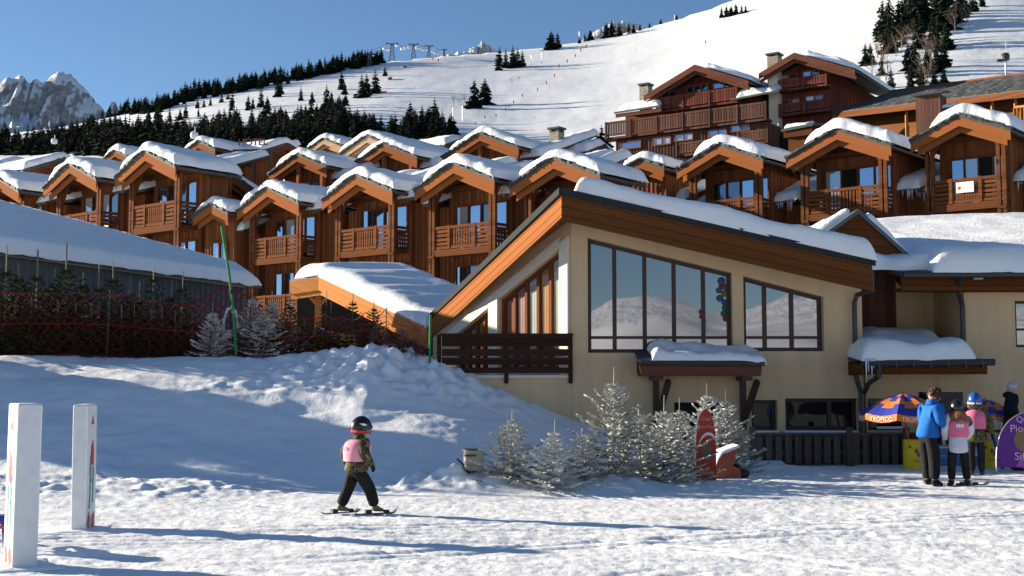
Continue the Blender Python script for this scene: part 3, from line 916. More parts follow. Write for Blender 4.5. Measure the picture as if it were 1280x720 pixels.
def slanted_window(x0, x1, z0, zl, zr, muls, trans, Y, parent, gm='window_glass', fr='window_wood', t=.085, name='window', bottom_only=None):
    b = MBW()
    f = lambda x: zl + (zr - zl) * (x - x0) / (x1 - x0)
    d0, d1 = Y + .19, Y + .29
    def post(a, c, zlo):
        b.prism([(a, d0, zlo), (c, d0, zlo), (c, d0, f(c)), (a, d0, f(a))], (0, d1 - d0, 0))
    xs = [x0] + muls + [x1 - t]
    for a in xs: post(a, a + t, z0)
    for a, c in zip(xs, xs[1:]):
        a += t
        b.prism([(a, d0 + .01, f(a) - t), (c, d0 + .01, f(c) - t), (c, d0 + .01, f(c) - .002), (a, d0 + .01, f(a) - .002)], (0, d1 - d0 - .02, 0))
        b.box((a, d0 + .01, z0), (c, d1 - .01, z0 + t))
        if trans: b.box((a, d0 + .01, trans), (c, d1 - .01, trans + t * .75))
    w_ = b.build(name, fr, parent)
    g = MBW()
    r2 = random.Random(int(x0 * 10))
    for a, c in zip(xs, xs[1:]):
        a += t
        for zlo, zhi in (((z0 + t, None), ) if not trans else ((z0 + t, trans), (trans + t * .75, None))):
            j = r2.uniform(-.0012, .0012); 
            ya, yc = d0 + .05 + j, d0 + .05 - j
            if zhi is None: g.add([(a, ya, zlo), (c, yc, zlo), (c, yc, f(c) - t), (a, ya, f(a) - t)], [(0, 1, 2, 3)])
            else: g.add([(a, ya, zlo), (c, yc, zlo), (c, yc, zhi), (a, ya, zhi)], [(0, 1, 2, 3)])
    g.build('pane', gm, w_)
    return w_
tz = on(800, 421).z - .04
wA = slanted_window(xA0, xA1, zA0, zAl, zAr, [fx(767), fx(805), fx(842), fx(879)], tz, YF, mb)
wB = slanted_window(xB0, xB1, zB0, zBl, zBr, [fx(956), fx(990)], on(980, 421).z - .04, YF, mb)
slanted_window(xC0, xC1, zC0, zC1, zC1, [], None, YF, mb, gm='dim_glass')
slanted_window(xD0, xD1, zD0, zD1, zD1, [fx(1035)], None, YF, mb, gm='dim_glass')
b = MBW(); b.box((xE0, YF + .2, zE0), (xE1, YF + .26, zE1)); b.build('door_opening', 'interior', mb)
b = MBW()
for a, c, z in ((xC0 - .03, xC1 + .03, zC0), (xD0 - .03, xD1 + .03, zD0)): b.box((a, YF - .05, z - .045), (c, YF + .1, z - .003))
b.build('sill', 'white_paint', mb)
# stickers and a chain of balloons behind the panes
stk = MBW()
for px, py in ((787, 381), (780, 389), (788.5, 392.5), (798, 392.5), (778.5, 399.5), (789, 400), (795.5, 402.5)):
    p = on(px, py); n = 12
    stk.prism([(p.x + .052 * math.cos(2 * PI * k / n), YF + .235, p.z + .052 * math.sin(2 * PI * k / n)) for k in range(n)][::-1], (0, -.004, 0))
stk.build('round_stickers', 'sticker_white', wA)
stk = MBW()
for px, py, w_, h_ in ((885.5, 397, 3, .7), (885, 400, .8, 5), (893, 396, 4, .8), (891.5, 399, .8, 5), (893, 401, 4, .8), (895, 404, .8, 5), (893, 406.5, 4, .8), (886, 405, 4, .8), (889, 410, .8, 5)):
    p = on(px, py); k = YF / F / 2
    stk.box((p.x - w_ * k, YF + .231, p.z - h_ * k), (p.x + w_ * k, YF + .236, p.z + h_ * k))
stk.build('white_lettering', 'sticker_white', wA)
bl = MBW()
for i, (px, py, r_, c) in enumerate(((904, 350, 5, 0), (905, 356, 4.5, 1), (909, 358, 4, 2), (901, 362, 4, 0), (908, 366, 4.5, 3), (902, 372, 4.5, 0), (908, 377, 4, 0), (909, 384, 4.5, 4), (907, 391, 4, 4), (910, 397, 4.5, 1), (879, 389, 3.5, 1), (879, 395, 3, 1))):
    p = on(px, py); bl.cur = c
    bl.ball((p.x, YF + .22, p.z), (r_ * YF / F, .012, r_ * YF / F), 10, 6)
bl.build('balloon_chain', ['balloon_blue', 'balloon_red', 'balloon_teal', 'balloon_yellow', 'balloon_green'], wA, True)

# ---- left wall, turned towards the sun, standing back from the terrace
K = Vector((fx(715), YF, 0)); LD = Vector((-.594, .805, 0)); LN = Vector((-.805, -.594, 0))
def lw(t, off, z): return K + LD * t + LN * off + Vector((0, 0, z))
PK = P(702, 237, 25.9)                                   # tip of the peaked roof
def lw_top(t):                                           # underside of the left rake along the wall
    return 5.56 - t * .49
LT = 5.6
b = MBW()
def lwall(t0, t1, z0, zf0, zf1, off=0, th=.3):
    q = [lw(t0, off, z0), lw(t1, off, z0), lw(t1, off, zf1), lw(t0, off, zf0)]
    b.prism(q[::-1], -LN * th)
w1a, w1b, w2a, w2b = .38, 2.72, 3.08, 4.5
floor_z = on(715, 469).z
wt = lambda t: 4.84 - .44 * t
lwall(0, w1a, -.5, lw_top(0), lw_top(w1a)); lwall(w1b, w2a, -.5, lw_top(w1b), lw_top(w2a)); lwall(w2b, LT, -.5, lw_top(w2b), lw_top(LT))
for a, c in ((w1a, w1b), (w2a, w2b)):
    lwall(a, c, -.5, floor_z + .12, floor_z + .12); lwall(a, c, wt(a), lw_top(a), lw_top(c))
    b.v[-8:]  # lintel follows the slope
    n = len(b.v)
for k, (a, c) in enumerate(((w1a, w1b), (w2a, w2b))): pass
b.build('terrace_wall', 'plaster', mb)
b = MBW()                                                # white bands round the terrace windows
for a, c in ((w1a - .3, w1a), (w1b, w2a), ):
    b.prism([lw(a, .003, floor_z), lw(c, .003, floor_z), lw(c, .003, wt(c) + .1), lw(a, .003, wt(a) + .1)][::-1], LN * .06)
b.prism([lw(w1a, .003, wt(w1a)), lw(w2b + .5, .003, wt(w2b + .5)), lw(w2b + .5, .003, wt(w2b + .5) + .24), lw(w1a, .003, wt(w1a) + .24)][::-1], LN * .05)
b.build('window_surround', 'plaster_white', mb)
for a, c, n, cols in ((w1a, w1b, 5, (0, 1, 2, 3, 2)), (w2a, w2b, 4, (2, 3, 2, 4))):
    f_ = MBW(); t = .09
    wd = (c - a - t) / n
    for k in range(n + 1):
        q0, q1 = a + k * wd, a + k * wd + t
        f_.prism([lw(q0, -.08, floor_z + .12), lw(q1, -.08, floor_z + .12), lw(q1, -.08, wt(q1)), lw(q0, -.08, wt(q0))][::-1], -LN * .1)
        if k < n:
            q0 += t; q1 += wd - t
            f_.prism([lw(q0, -.09, wt(q0) - t), lw(q1, -.09, wt(q1) - t), lw(q1, -.09, wt(q1) + .01), lw(q0, -.09, wt(q0) + .01)][::-1], -LN * .08)
            f_.prism([lw(q0, -.09, floor_z + .12), lw(q1, -.09, floor_z + .12), lw(q1, -.09, floor_z + .2), lw(q0, -.09, floor_z + .2)][::-1], -LN * .08)
    wf = f_.build('window', 'terrace_window_wood', mb)
    g = MBW()
    for k in range(n):
        q0, q1 = a + k * wd + t, a + (k + 1) * wd
        g.add([lw(q0, -.13, floor_z + .2), lw(q1, -.13, floor_z + .2), lw(q1, -.13, wt(q1) - t), lw(q0, -.13, wt(q0) - t)], [(3, 2, 1, 0)])
    g.build('pane', 'lit_glass', wf)
    g = MBW()
    for k in range(n):                                   # blinds half drawn, gently folded
        g.cur = cols[n - 1 - k] if n == 5 else cols[k]
        q0, q1 = a + k * wd + t + .02, a + (k + 1) * wd - .02
        zb = floor_z + (.35, .7, .5, .85, .4)[k % 5]
        m_ = 8
        for i in range(m_):
            s0, s1 = q0 + (q1 - q0) * i / m_, q0 + (q1 - q0) * (i + 1) / m_
            o0, o1 = -.142 - .012 * (i % 2), -.142 - .012 * ((i + 1) % 2)
            g.add([lw(s0, o0, zb), lw(s1, o1, zb), lw(s1, o1, wt(s1) - .03), lw(s0, o0, wt(s0) - .03)], [(3, 2, 1, 0)])
    g.build('blinds', ['blind_red', 'blind_pink', 'blind_white', 'blind_orange', 'blind_yellow'], wf)
# fill above the lintels follows the roof
b = MBW()
for a, c in ((w1a, w1b), (w2a, w2b)):
    b.prism([lw(a, -.02, wt(a) - .0), lw(c, -.02, wt(c) - .0), lw(c, -.02, lw_top(c)), lw(a, -.02, lw_top(a))][::-1], -LN * .2)
b.build('lintel', 'plaster', mb)
# dark room behind, closed body of the house
b = MBW()
b.prism([tuple(lw(.1, -1.6, 0))[:2] + (-.4,), tuple(lw(LT, -1.6, 0))[:2] + (-.4,), (fx(700), 40, -.4), (fx(1060), 40, -.4), (fx(1074), YF + .35, -.4), (fx(735), YF + .35, -.4)][::-1], (0, 0, 3.3))
b.build('rooms', 'interior', mb)
# terrace: base wall in the front plane, slab and slatted railing
xT0 = fx(547)
b = MBW()
b.prism([(xT0, YF + .02, -.6), (xK - .004, YF + .02, -.6), (xK - .004, YF + .02, floor_z - .07), (xT0, YF + .02, floor_z - .07)], (0, .3, 0))
b.build('terrace_base_wall', 'plaster', mb)
b = MBW(); b.prism([(xT0, YF - .02, floor_z - .066), (xK - .008, YF - .02, floor_z - .066), (xK - .008, YF + .05, floor_z - .066), lw(LT + .2, -.1, floor_z - .066), (xT0 - .8, YF + 4.8, floor_z - .066)], (0, 0, .066)); b.build('terrace_slab', 'plaster_white', mb)
rail = MBW()
zr0 = on(700, 469).z + .045; zr1 = on(700, 418).z
hh = zr1 - zr0
for a, c in ((0, .145), (.215, .40), (.44, .62), (.69, .99)):
    rail.box((xT0 + .1, YF - .1, zr0 + a * hh), (xK, YF - .06, zr0 + c * hh))
rail.box((xT0 + .05, YF - .11, zr1 - .03), (xK + .02, YF - .02, zr1 + .02))
# return rail along the left end
rr = thing('terrace_railing', 'dark brown slatted railing along the terrace above the snow bank', 'railing', (fx(640), YF, floor_z))
rail.xf = None; ro = MB(Matrix.Translation((-fx(640), -YF, -floor_z))); ro.v = [tuple(Vector(v) - Vector((-fx(715), -YF, 0)) + Vector((-fx(640), -YF, -floor_z))) for v in rail.v]; ro.f = rail.f; ro.m = rail.m
ro.build('slats', 'dark_slats', rr)
for px in (549, 633, 713):
    pb = MB(Matrix.Translation((-fx(640), -YF, -floor_z))); pb.box((fx(px) - .045, YF - .06, floor_z - .18), (fx(px) + .045, YF - .005, zr1 + .0)); pb.build('post', 'dark_slats', rr)
# ---- roof: two planes meeting on a ridge that runs back from the tip
RE = P(1093, 326, 26.0); RB = Vector((0, 9, 0))
LE = P(538, 395, 31.7); LB = Vector((2.2, 8.2, 0)); RGB = Vector((.9, 9, .35))
ft = .09
b = MBW()
b.prism([PK, RE, RE + RB, PK + RGB], (0, 0, -ft)); b.prism([PK, PK + RGB, LE + LB, LE], (0, 0, -ft))
rf = b.build('roof', 'dark_roof', mb)
b = MBW()                                                # front fascia of three boards
fr_h = .56
up = Vector((0, 0, 1))
def slab(bb, p, q, z0, z1, nrm, th, inset=0):
    bb.prism([p + up * z0, q + up * z0, q + up * z1, p + up * z1], nrm * th)
dl = (LE - PK); dl.z = 0; dl.normalize(); nl = Vector((dl.y, -dl.x, 0)); nl = nl if nl.y < 0 else -nl
slab(b, PK + Vector((0, .03, 0)), RE + Vector((-.04, .03, 0)), -ft - fr_h, -ft - .003, Vector((0, 1, 0)), .06)
s0_ = (PK.z - RE.z) / (RE.x - PK.x)
wood('front_fascia_wood', (.135, .05, .017), .185, 'z', var=.28, groove=.02, tilt=(s0_, 0))  # darker than the left rake: the front's shade is in the colour
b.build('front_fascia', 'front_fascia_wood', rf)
b = MBW(); slab(b, PK + Vector((-.004, .02, 0)), LE, -ft - .5, -ft - .003, -nl, .05); s1_ = (PK.z - LE.z) / (Vector((LE.x - PK.x, LE.y - PK.y, 0)).length); wood('rake_wood', (.31, .112, .036), .17, 'z', var=.2, groove=.02, tilt=(s1_ * dl.x, s1_ * dl.y)); b.build('left_fascia', 'rake_wood', rf)  # lighter than the front boards: the rake's sunlight is in the colour
b = MBW()                                                # soffits
b.prism([PK + up * (-ft - .06) + Vector((.1, .1, 0)), RE + up * (-ft - .06) + Vector((-.05, .1, 0)), RE + up * (-ft - .06) + Vector((-.05, 1.0, 0)), PK + up * (-ft - .06) + Vector((0.3, 1.0, 0))], (0, 0, .03))
b.prism([PK + up * (-ft - .1) - nl * .08, LE + up * (-ft - .1) - nl * .08, LE + up * (-ft - .1) - nl * 1.3, PK + up * (-ft - .1) - nl * 1.3 + Vector((.2, .2, 0))][::-1], (0, 0, .03))
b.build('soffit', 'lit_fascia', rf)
b = MBW()                                                # metal edge strips
slab(b, PK + Vector((-.02, -.03, .03)), RE + Vector((.02, -.03, .03)), -.14, .012, Vector((0, 1, 0)), .055)
slab(b, PK + Vector((-.03, -.0, .035)) + nl * .03, LE + nl * .03 + up * .03 + dl * .05, -.14, .012, -nl, .055)
b.build('edge_strip', 'strip_metal', rf)
# snow on the right-hand roof plane
def rfn(u, v):
    s = u
    d = (RE - PK)
    x = PK.x + d.x * s / d.x + 0 * v
    return PK.x - fx(715) + s + 0 * v, PK.y - YF + .02 + v, PK.z + d.z / d.x * s + 0 * v + v * .01
snow_sheet('roof_snow', rfn, .28, RE.x - PK.x + .06, .0, 7.5, .46, .26, mb, 90, 30, .22, .02, front_amp=.07)
# downpipe at the right end
b = MBW()
p0 = P(1094, 352, 26.2)
b.tube([RE + Vector((.02, .3, -.2)), RE + Vector((.03, .32, -.62)), P(1085, 364, 26.6), P(1071, 369, 26.85), P(1068, 378, 26.85), P(1069, 430, 26.85), P(1071, 475, 26.85), P(1076, 490, 26.85), P(1077, 545, 26.85)], .055, 10)
b.build('downpipe', 'dark_metal', mb)

# ---- bracketed canopy below the big window
cn = thing('window_canopy', 'small wooden canopy on brackets with a wavy snow cushion, under the big window', 'canopy', (fx(878), YF, on(878, 470).z))
ci = Matrix.Translation(-cn.location)
yc = 26.1
b = MB(ci)
a0, a1 = P(803, 470, yc), P(953, 470, yc)
b.box((a0.x, yc, a0.z), (a1.x - .03, YF - .005, a0.z + .09)); b.box((a0.x - .02, yc - .03, a0.z + .05), (a1.x - .02, yc + .02, a0.z + .29)); b.box((a0.x - .03, yc + .025, a0.z + .05), (a0.x + .02, YF - .01, a0.z + .32)); b.box((a1.x - .07, yc + .025, a0.z + .05), (a1.x - .02, YF - .01, a0.z + .32))
b.build('frame', 'aged_fascia', cn)
b = MB(ci); b.prism([(a0.x - .08, yc - .08, a0.z + .27), (a1.x + .03, yc - .08, a0.z + .27), (a1.x + .03, YF - .01, a0.z + .5), (a0.x - .08, YF - .01, a0.z + .5)], (0, 0, .06)); b.tube([(a0.x - .06, yc - .1, a0.z + .29), (a1.x + .04, yc - .1, a0.z + .26)], .05, 8); b.build('roof', 'dark_roof', cn)
for px in (822, 931):
    b = MB(ci); x = fx(px, 26.7)
    z = a0.z
    b.box((x - .16, yc + .1, z - .1), (x + .06, YF - .01, z - .005)); b.box((x - .08, YF - .16, z - 1.15), (x + .04, YF - .01, z - .1)); b.bar((x - .02, YF - .1, z - 1.0), (x + .18, yc + .22, z - .1), .1, .12); b.build('bracket', 'window_wood', cn)
def cfn(u, v):
    return u, v, a0.z - cn.location.z + .335 + (v - (yc - YF)) * .25 + 0 * u
snow_sheet('canopy_snow', lambda u, v: (u, v, a0.z - cn.location.z + .335 + (v - (yc - YF) + .08) * .26 - .08 * np.clip((u - (a1.x - cn.location.x) + .5) / .5, 0, 1) ** 2), a0.x - cn.location.x + .2, a1.x - cn.location.x + .08, yc - YF - .14, -.02, .2, .17, cn, 50, 16, .9, .02, front_amp=.06, freq=.8)

# ---- right-hand wing
wg = thing('annex_wing', 'lower cream wing at the right with deep snow on its roof and entrance awning', 'building', (fx(1205, 27.6), 27.6, 0))
wi = Matrix.Translation(-wg.location)
def WB(): return MB(wi)
yw = 27.6
zt = P(1205, 360, yw).z
b = WB()
hx0, hx1 = P(1270, 434, yw), P(1330, 376, yw)
xw0, xw1 = fx(1206, yw), fx(1206, yw) + 9
b.box((xw0, yw, -.5), (hx0.x, yw + .3, zt)); b.box((hx0.x, yw, -.5), (hx1.x, yw + .3, hx0.z)); b.box((hx0.x, yw, hx1.z), (hx1.x, yw + .3, zt)); b.box((hx1.x, yw, -.5), (xw1, yw + .3, zt))
b.box((xw0, yw + .31, -.5), (xw0 + .3, 34, zt))
b.build('front_wall', 'plaster', wg)
b = WB(); yr = 29.6
x0, x1 = P(1120, 400, yr).x, P(1225, 400, yr).x
b.box((x0, yr, -.5), (x1, yr + .3, 5)); b.build('recess_wall', 'plaster', wg)
b = WB(); b.box((fx(1070, yr) - .4, yr - .05, -.5), (x0 - .003, yr + .3, 5)); b.build('recess_door', 'aged_boards', wg)
b = WB(); b.box((fx(1078) + .06, yw - .55, -.5), (xw0 - .004, yw - .25, P(1100, 468, yw).z)); b.build('lower_wall', 'plaster', wg)
b = WB()
for px0, px1, py0, py1 in ((1086, 1126, 498, 537), (1150, 1203, 490, 540)):
    p, q = P(px0, py1, yw - .56), P(px1, py0, yw - .56)
    b.box((p.x, yw - .58, p.z), (q.x, yw - .553, q.z))
b.build('dark_window', 'dim_glass', wg)
b = WB(); p, q = P(1095, 534, yw - .56), P(1128, 531, yw - .56); b.box((p.x, yw - .66, p.z - .03), (q.x, yw - .585, p.z + .02)); b.build('sill', 'white_paint', wg)
# window at the picture edge
f_ = WB(); t = .06
f_.box((hx0.x, yw + .08, hx0.z), (hx0.x + t, yw + .18, hx1.z)); f_.box((hx1.x - t, yw + .08, hx0.z), (hx1.x, yw + .18, hx1.z)); f_.box((hx0.x + t, yw + .08, hx0.z), (hx1.x - t, yw + .18, hx0.z + t)); f_.box((hx0.x + t, yw + .08, hx1.z - t), (hx1.x - t, yw + .18, hx1.z)); mz = P(1275, 413, yw).z; f_.box((hx0.x + t, yw + .09, mz), (hx1.x - t, yw + .17, mz + .05))
wf = f_.build('window', 'window_wood', wg)
g = WB(); g.box((hx0.x + t, yw + .12, hx0.z + t), (hx1.x - t, yw + .13, hx1.z - t)); g.build('pane', 'window_glass', wf)
# roof: eave in front, rising back
ye = 26.7
e0, e1 = P(1150, 340, ye), P(1290, 336, ye)
dz = e0.z
xa, xb = P(1128, 340, ye).x, xw1 + .6
rs = .2
b = WB(); b.prism([(xa, ye, dz), (xb, ye, dz), (xb, ye + 9, dz + rs * 9), (xa - 1.5, ye + 9, dz + rs * 9)], (0, 0, -.1)); rw = b.build('roof', 'dark_roof', wg)
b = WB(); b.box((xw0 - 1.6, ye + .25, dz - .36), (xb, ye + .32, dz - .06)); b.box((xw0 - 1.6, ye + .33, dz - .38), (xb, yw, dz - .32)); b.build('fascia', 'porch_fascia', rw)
b = WB(); b.tube([(xa, ye - .05, dz - .06), (xb, ye - .05, dz - .02)], .075, 10); b.build('gutter', 'dark_metal', rw)
b = WB(); b.tube([(fx(1206, ye) - .05, ye - .02, dz - .1), (fx(1204, 27), 27.2, dz - .4), (fx(1205, 27.4), 27.45, dz - .7), (fx(1205, 27.4), 27.45, P(1205, 440, 27.5).z)], .06, 10); b.build('downpipe', 'dark_metal', wg)
lx, ly, lz = wg.location
snow_sheet('roof_snow', lambda u, v: (u - lx, v - ly, dz + rs * (v - ye) + .07 * np.clip(u - P(1163, 330, ye).x, 0, 4) * np.clip((v - ye) / .8, 0, 1)), P(1163, 330, ye).x, xb, ye - .12, ye + 8.5, .5, .42, wg, 60, 40, .14, .03, front_amp=.1, freq=.35)
snow_sheet('roof_snow', lambda u, v: (u - lx, v - ly, dz + rs * (v - ye) + 0 * u), xa - .9, P(1163, 330, ye).x + .4, ye + .35, ye + 8.5, .34, .3, wg, 30, 40, .5, .035, front_amp=.2)
# small pediment gable
yp = 27.6
A, Bl, Br = P(1073, 261, yp), P(1030, 292, yp), P(1146, 326, yp)
b = WB()
for p, q in ((A, Bl), (A, Br)):
    b.prism([p, q, q - up * .11, p - up * .11], (0, 6, 0))
b.build('gable_roof', 'grey_cladding', rw)
b = WB()
b.prism([A + Vector((0, .05, -.12)), Bl + Vector((.02, .05, -.12)), Bl + Vector((.3, .05, -.62)), A + Vector((.02, .05, -.72)), Br + Vector((-.35, .05, -.55)), Br + Vector((-.03, .05, -.12))], (0, .08, 0))
b.prism([A + Vector((0, .4, -.12)), Bl + Vector((.02, .4, -.12)), Br + Vector((-.05, .4, -.12))], (0, .06, 0))
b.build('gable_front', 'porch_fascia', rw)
snow_sheet('gable_snow', lambda u, v: (A.x + (Br.x - A.x) * u / 1.6 - lx, v - ly, A.z + (Br.z - A.z) * u / 1.6), .35, 1.5, yp + .2, yp + 5, .26, .22, wg, 20, 24, .4, .03)
snow_sheet('gable_snow', lambda u, v: (A.x + (Bl.x - A.x) * u / .8 - lx, v - ly, A.z + (Bl.z - A.z) * u / .8), .1, 2.0, yp + .5, yp + 5, .2, .2, wg, 20, 24, .4, .03)
# awning roof over the entrance
ya = 25.9
b = WB()
q0, q1 = P(1078, 463, ya), P(1240, 461, ya)
b.prism([(q0.x, ya, q0.z + .12), (q1.x, ya, q0.z + .12), (q1.x, yr - .5, q0.z + .45), (q0.x, yr - .5, q0.z + .45)], (0, 0, .07)); aw = b.build('entrance_awning', 'dark_roof', wg)
b = WB(); b.box((q0.x + .25, ya + .12, q0.z - .08), (q1.x - .05, ya + .18, q0.z + .12)); b.box((q0.x, ya + .1, q0.z - .1), (q0.x + .06, yr - 1.5, q0.z + .2)); b.box((q0.x + .06, ya + .2, q0.z - .05), (q1.x - .05, yw - .6, q0.z)); b.build('fascia', 'porch_fascia', aw)
b = WB(); b.tube([(q0.x + .1, ya - .06, q0.z + .14), (q1.x + .03, ya - .06, q0.z + .17)], .075, 10)
for k in range(7): b.box((q0.x + .3 + k * .36, ya - .14, q0.z + .06), (q0.x + .33 + k * .36, ya, q0.z + .2))
b.tube([(q0.x + .35, ya - .04, q0.z + .1), (q0.x + .33, ya - .02, q0.z - .12), (q0.x + .2, ya + .3, q0.z - .28), (fx(1080, 26.8), 26.84, q0.z - .45)], .055, 10)
b.build('gutter', 'dark_metal', aw)
snow_sheet('awning_snow', lambda u, v: (u - lx, v - ly, q0.z + .2 + (v - ya) * .1 + 0 * u), q0.x - .02, P(1219, 440, ya).x, ya - .08, yr - .8, .44, .3, aw, 50, 26, .32, .03, front_amp=.07)
b = WB()
ri = random.Random(4)
for px, l in ((1081, .5), (1084, .3), (1088, .42), (1091, .2)):
    p = P(px, 455, ya); b.tube([(p.x, ya - .1, q0.z + .25), (p.x, ya - .1, q0.z + .25 - l)], [.025, .004], 6)
b.build('icicles', 'ice', aw, True)
b = WB(); p = P(1219, 349, ye + .3); b.box((p.x - .1, ye + .1, p.z - .02), (p.x + .1, ye + .24, p.z + .07)); b.build('wall_lamp', 'steel', wg)

# ---- picket fence along the terrace in front of the building
fc = thing('picket_fence', 'low weathered brown picket fence below the dark ground floor windows', 'fence', (fx(1030, 25.7), 25.7, 0))
fi = Matrix.Translation(-fc.location)
xf0, xf1 = fx(938, 25.7), fx(1205, 25.7)
zf = P(1000, 541, 25.7).z
b = MB(fi)
x = xf0 + .08; k = 0; rr2 = random.Random(2)
while x < xf1:
    b.box((x, 25.66, .02 + rr2.uniform(0, .03)), (x + .13, 25.7, zf - .05 - rr2.uniform(0, .02))); x += .2
b.build('pickets', 'fence_wood', fc)
b = MB(fi); b.box((xf0, 25.72, zf - .16), (xf1, 25.77, zf - .06)); b.box((xf0, 25.72, .2), (xf1, 25.77, .3)); b.box((xf0 - .03, 25.62, zf - .045), (xf1, 25.8, zf)); b.build('rails', 'fence_wood', fc)
for px in (938, 1058, 1128):
    b = MB(fi); x = fx(px, 25.7); b.box((x - .06, 25.58, -.05), (x + .06, 25.655, zf + .12)); b.build('post', 'fence_wood', fc)
b = MB(fi); b.box((xf0, 25.9, -.05), (xf1, 25.93, zf - .02)); b.build('backing_boards', 'fence_wood', fc)

# ================================================================== GREY SHED at the left
sh = thing('snowy_shed', 'long low grey clad shed at the left under a deep sloping snow roof', 'shed', tuple(P(150, 340, 38))[:2] + (2.2,))
si = Matrix.Translation(-sh.location)
E0, E1, R0, R1 = P(-22, 309, 30.9), P(327, 356, 38), P(-40, 254, 33.6), P(312, 346, 39.4)
dE = (E1 - E0); dh = Vector((dE.x, dE.y, 0)).normalized(); nE = Vector((dh.y, -dh.x, 0))
b = MB(si); b.prism([E0, E1, R1, R0], (0, 0, -.12)); b.prism([R0, R1, R1 - nE * 1.5 - up * 1.5, R0 - nE * 4 - up * 2], (0, 0, -.12)); b.build('roof', 'dark_roof', sh)
b = MB(si); W0, W1 = E0 - nE * .35, E1 - nE * .35 - dh * .3
b.prism([(W0.x, W0.y, 0), (W1.x, W1.y, 0), W1 - up * .1, W0 - up * .1], -nE * .2); 
nb = 46
for k in range(nb):
    p = W0 + (W1 - W0) * (k / nb); b.bar((p.x + nE.x * .02, p.y + nE.y * .02, 1), (p.x + nE.x * .02, p.y + nE.y * .02, p.z - .12), .05, .04)
b.prism([(W0.x, W0.y, 0), W0 - up * .1, R0 - up * .15 + dh * .3, R0 - nE * 4 - up * 2.1 + dh * .3, (R0.x - nE.x * 4 + dh.x * .3, R0.y - nE.y * 4 + dh.y * .3, 0)], dh * .2)
b.build('wall', 'grey_cladding', sh)
def sfn(u, v):
    lenE = dE.length
    s = u / lenE; q = v
    x = (E0.x + (E1.x - E0.x) * s) * (1 - q) + (R0.x + (R1.x - R0.x) * s) * q
    y = (E0.y + (E1.y - E0.y) * s) * (1 - q) + (R0.y + (R1.y - R0.y) * s) * q
    z = (E0.z + (E1.z - E0.z) * s) * (1 - q) + (R0.z + (R1.z - R0.z) * s) * q
    return x - sh.location.x, y - sh.location.y, z - sh.location.z
def sheet_uv(name, fn, u0, u1, t, parent):
    """snow on a tapering roof: v runs 0..1 from eave to ridge"""
    nu, nv = 110, 34
    U, V = np.meshgrid(np.linspace(u0, u1, nu), np.linspace(-.03, 1.0, nv) , indexing='ij')
    e = np.sqrt(np.clip(1 - (1 - np.clip((V + .03) / .07, 0, 1)) ** 2, 0, 1)) * np.clip((u1 - U) / .6, 0, 1) ** .5
    X, Y, Z = fn(U, V)
    jag = .14 * fbm(U * 1.1, V * 3, 4, 91)
    th = (t + .05 * fbm(U * .5, V * 4, 3, 92)) * e + .035 * fbm(U * 2.6, V * 14, 3, 93) * e
    top = np.stack([X, Y, Z + th + .01], -1).reshape(-1, 3); bot = np.stack([X, Y, Z + .004 + -np.abs(jag) * (V < .02) - .02], -1).reshape(-1, 3)
    f = grid_faces(nu, nv); n = nu * nv
    rim = np.array([i * nv for i in range(nu)] + [(nu - 1) * nv + j for j in range(1, nv)] + [i * nv + nv - 1 for i in range(nu - 2, -1, -1)] + [j for j in range(nv - 2, 0, -1)]); nx = np.roll(rim, -1)
    me = np_mesh(name, np.vstack([top, bot]), np.vstack([f, f[:, ::-1] + n, np.stack([rim, rim + n, nx + n, nx], -1)]), 'roof_snow')
    link(name, me, parent)
sheet_uv('roof_snow', sfn, 0, dE.length, .34, sh)

# ================================================================== LARCH PORCH ROOF
po = thing('porch_roof', 'bright larch porch roof sloping down to the right under a thick snow slab', 'porch', tuple(P(450, 400, 40))[:2] + (2.2,))
pi_ = Matrix.Translation(-po.location)
Ya, Yb, Yc = 42.0, 41.2, 36.2
pA, pB, pC = P(362, 350, Ya), P(398, 344, Yb), P(534, 409, Yc)
back = Vector((2.9, 2.3, .2))
b = MB(pi_)
b.prism([pA, pB, pB + back, pA + back], (0, 0, -.06)); b.prism([pB, pC, pC + back, pB + back], (0, 0, -.06)); rp = b.build('roof', 'dark_roof', po)
b = MB(pi_)
nf = Vector((.78, .62, 0))
for p, q in ((pA, pB), (pB + Vector((.002, 0, 0)), pC)):
    slab(b, p, q, -.5, -.062, nf, .08); slab(b, p + nf * .09 - up * .1, q + nf * .09 - up * .1, -.56, -.2, nf, .06)
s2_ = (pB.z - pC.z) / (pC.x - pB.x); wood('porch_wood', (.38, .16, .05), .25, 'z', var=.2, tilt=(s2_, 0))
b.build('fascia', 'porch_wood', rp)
for px, Y in ((398, 42.0), (480, 40.5)):
    b = MB(pi_); p = P(px, 366, Y); b.box((p.x - .1, Y - .1, 1.5), (p.x + .1, Y + .1, p.z)); b.bar((p.x, Y, p.z - .45), (p.x - .42, Y + .1, p.z), .09, .1); b.bar((p.x, Y, p.z - .45), (p.x + .42, Y - .1, p.z - .02), .09, .1); b.build('post', 'larch_wood', po)
b = MB(pi_); b.box((P(372, 400, 45.5).x, 45.4, 1), (P(548, 400, 45.5).x, 45.6, P(372, 354, 45.5).z)); b.build('back_wall', 'interior', po)
def pfn(u, v):
    u1 = (pB - pA).length; u2 = (pC - pB).length
    s = np.clip(u / u1, -1, 1); q = np.clip((u - u1) / u2, 0, 1.02)
    bx = pA.x + (pB.x - pA.x) * s + (pC.x - pB.x) * q; by_ = pA.y + (pB.y - pA.y) * s + (pC.y - pB.y) * q; bz = pA.z + (pB.z - pA.z) * s + (pC.z - pB.z) * q
    return bx + back.x * v - po.location.x, by_ + back.y * v - po.location.y, bz + back.z * v - po.location.z
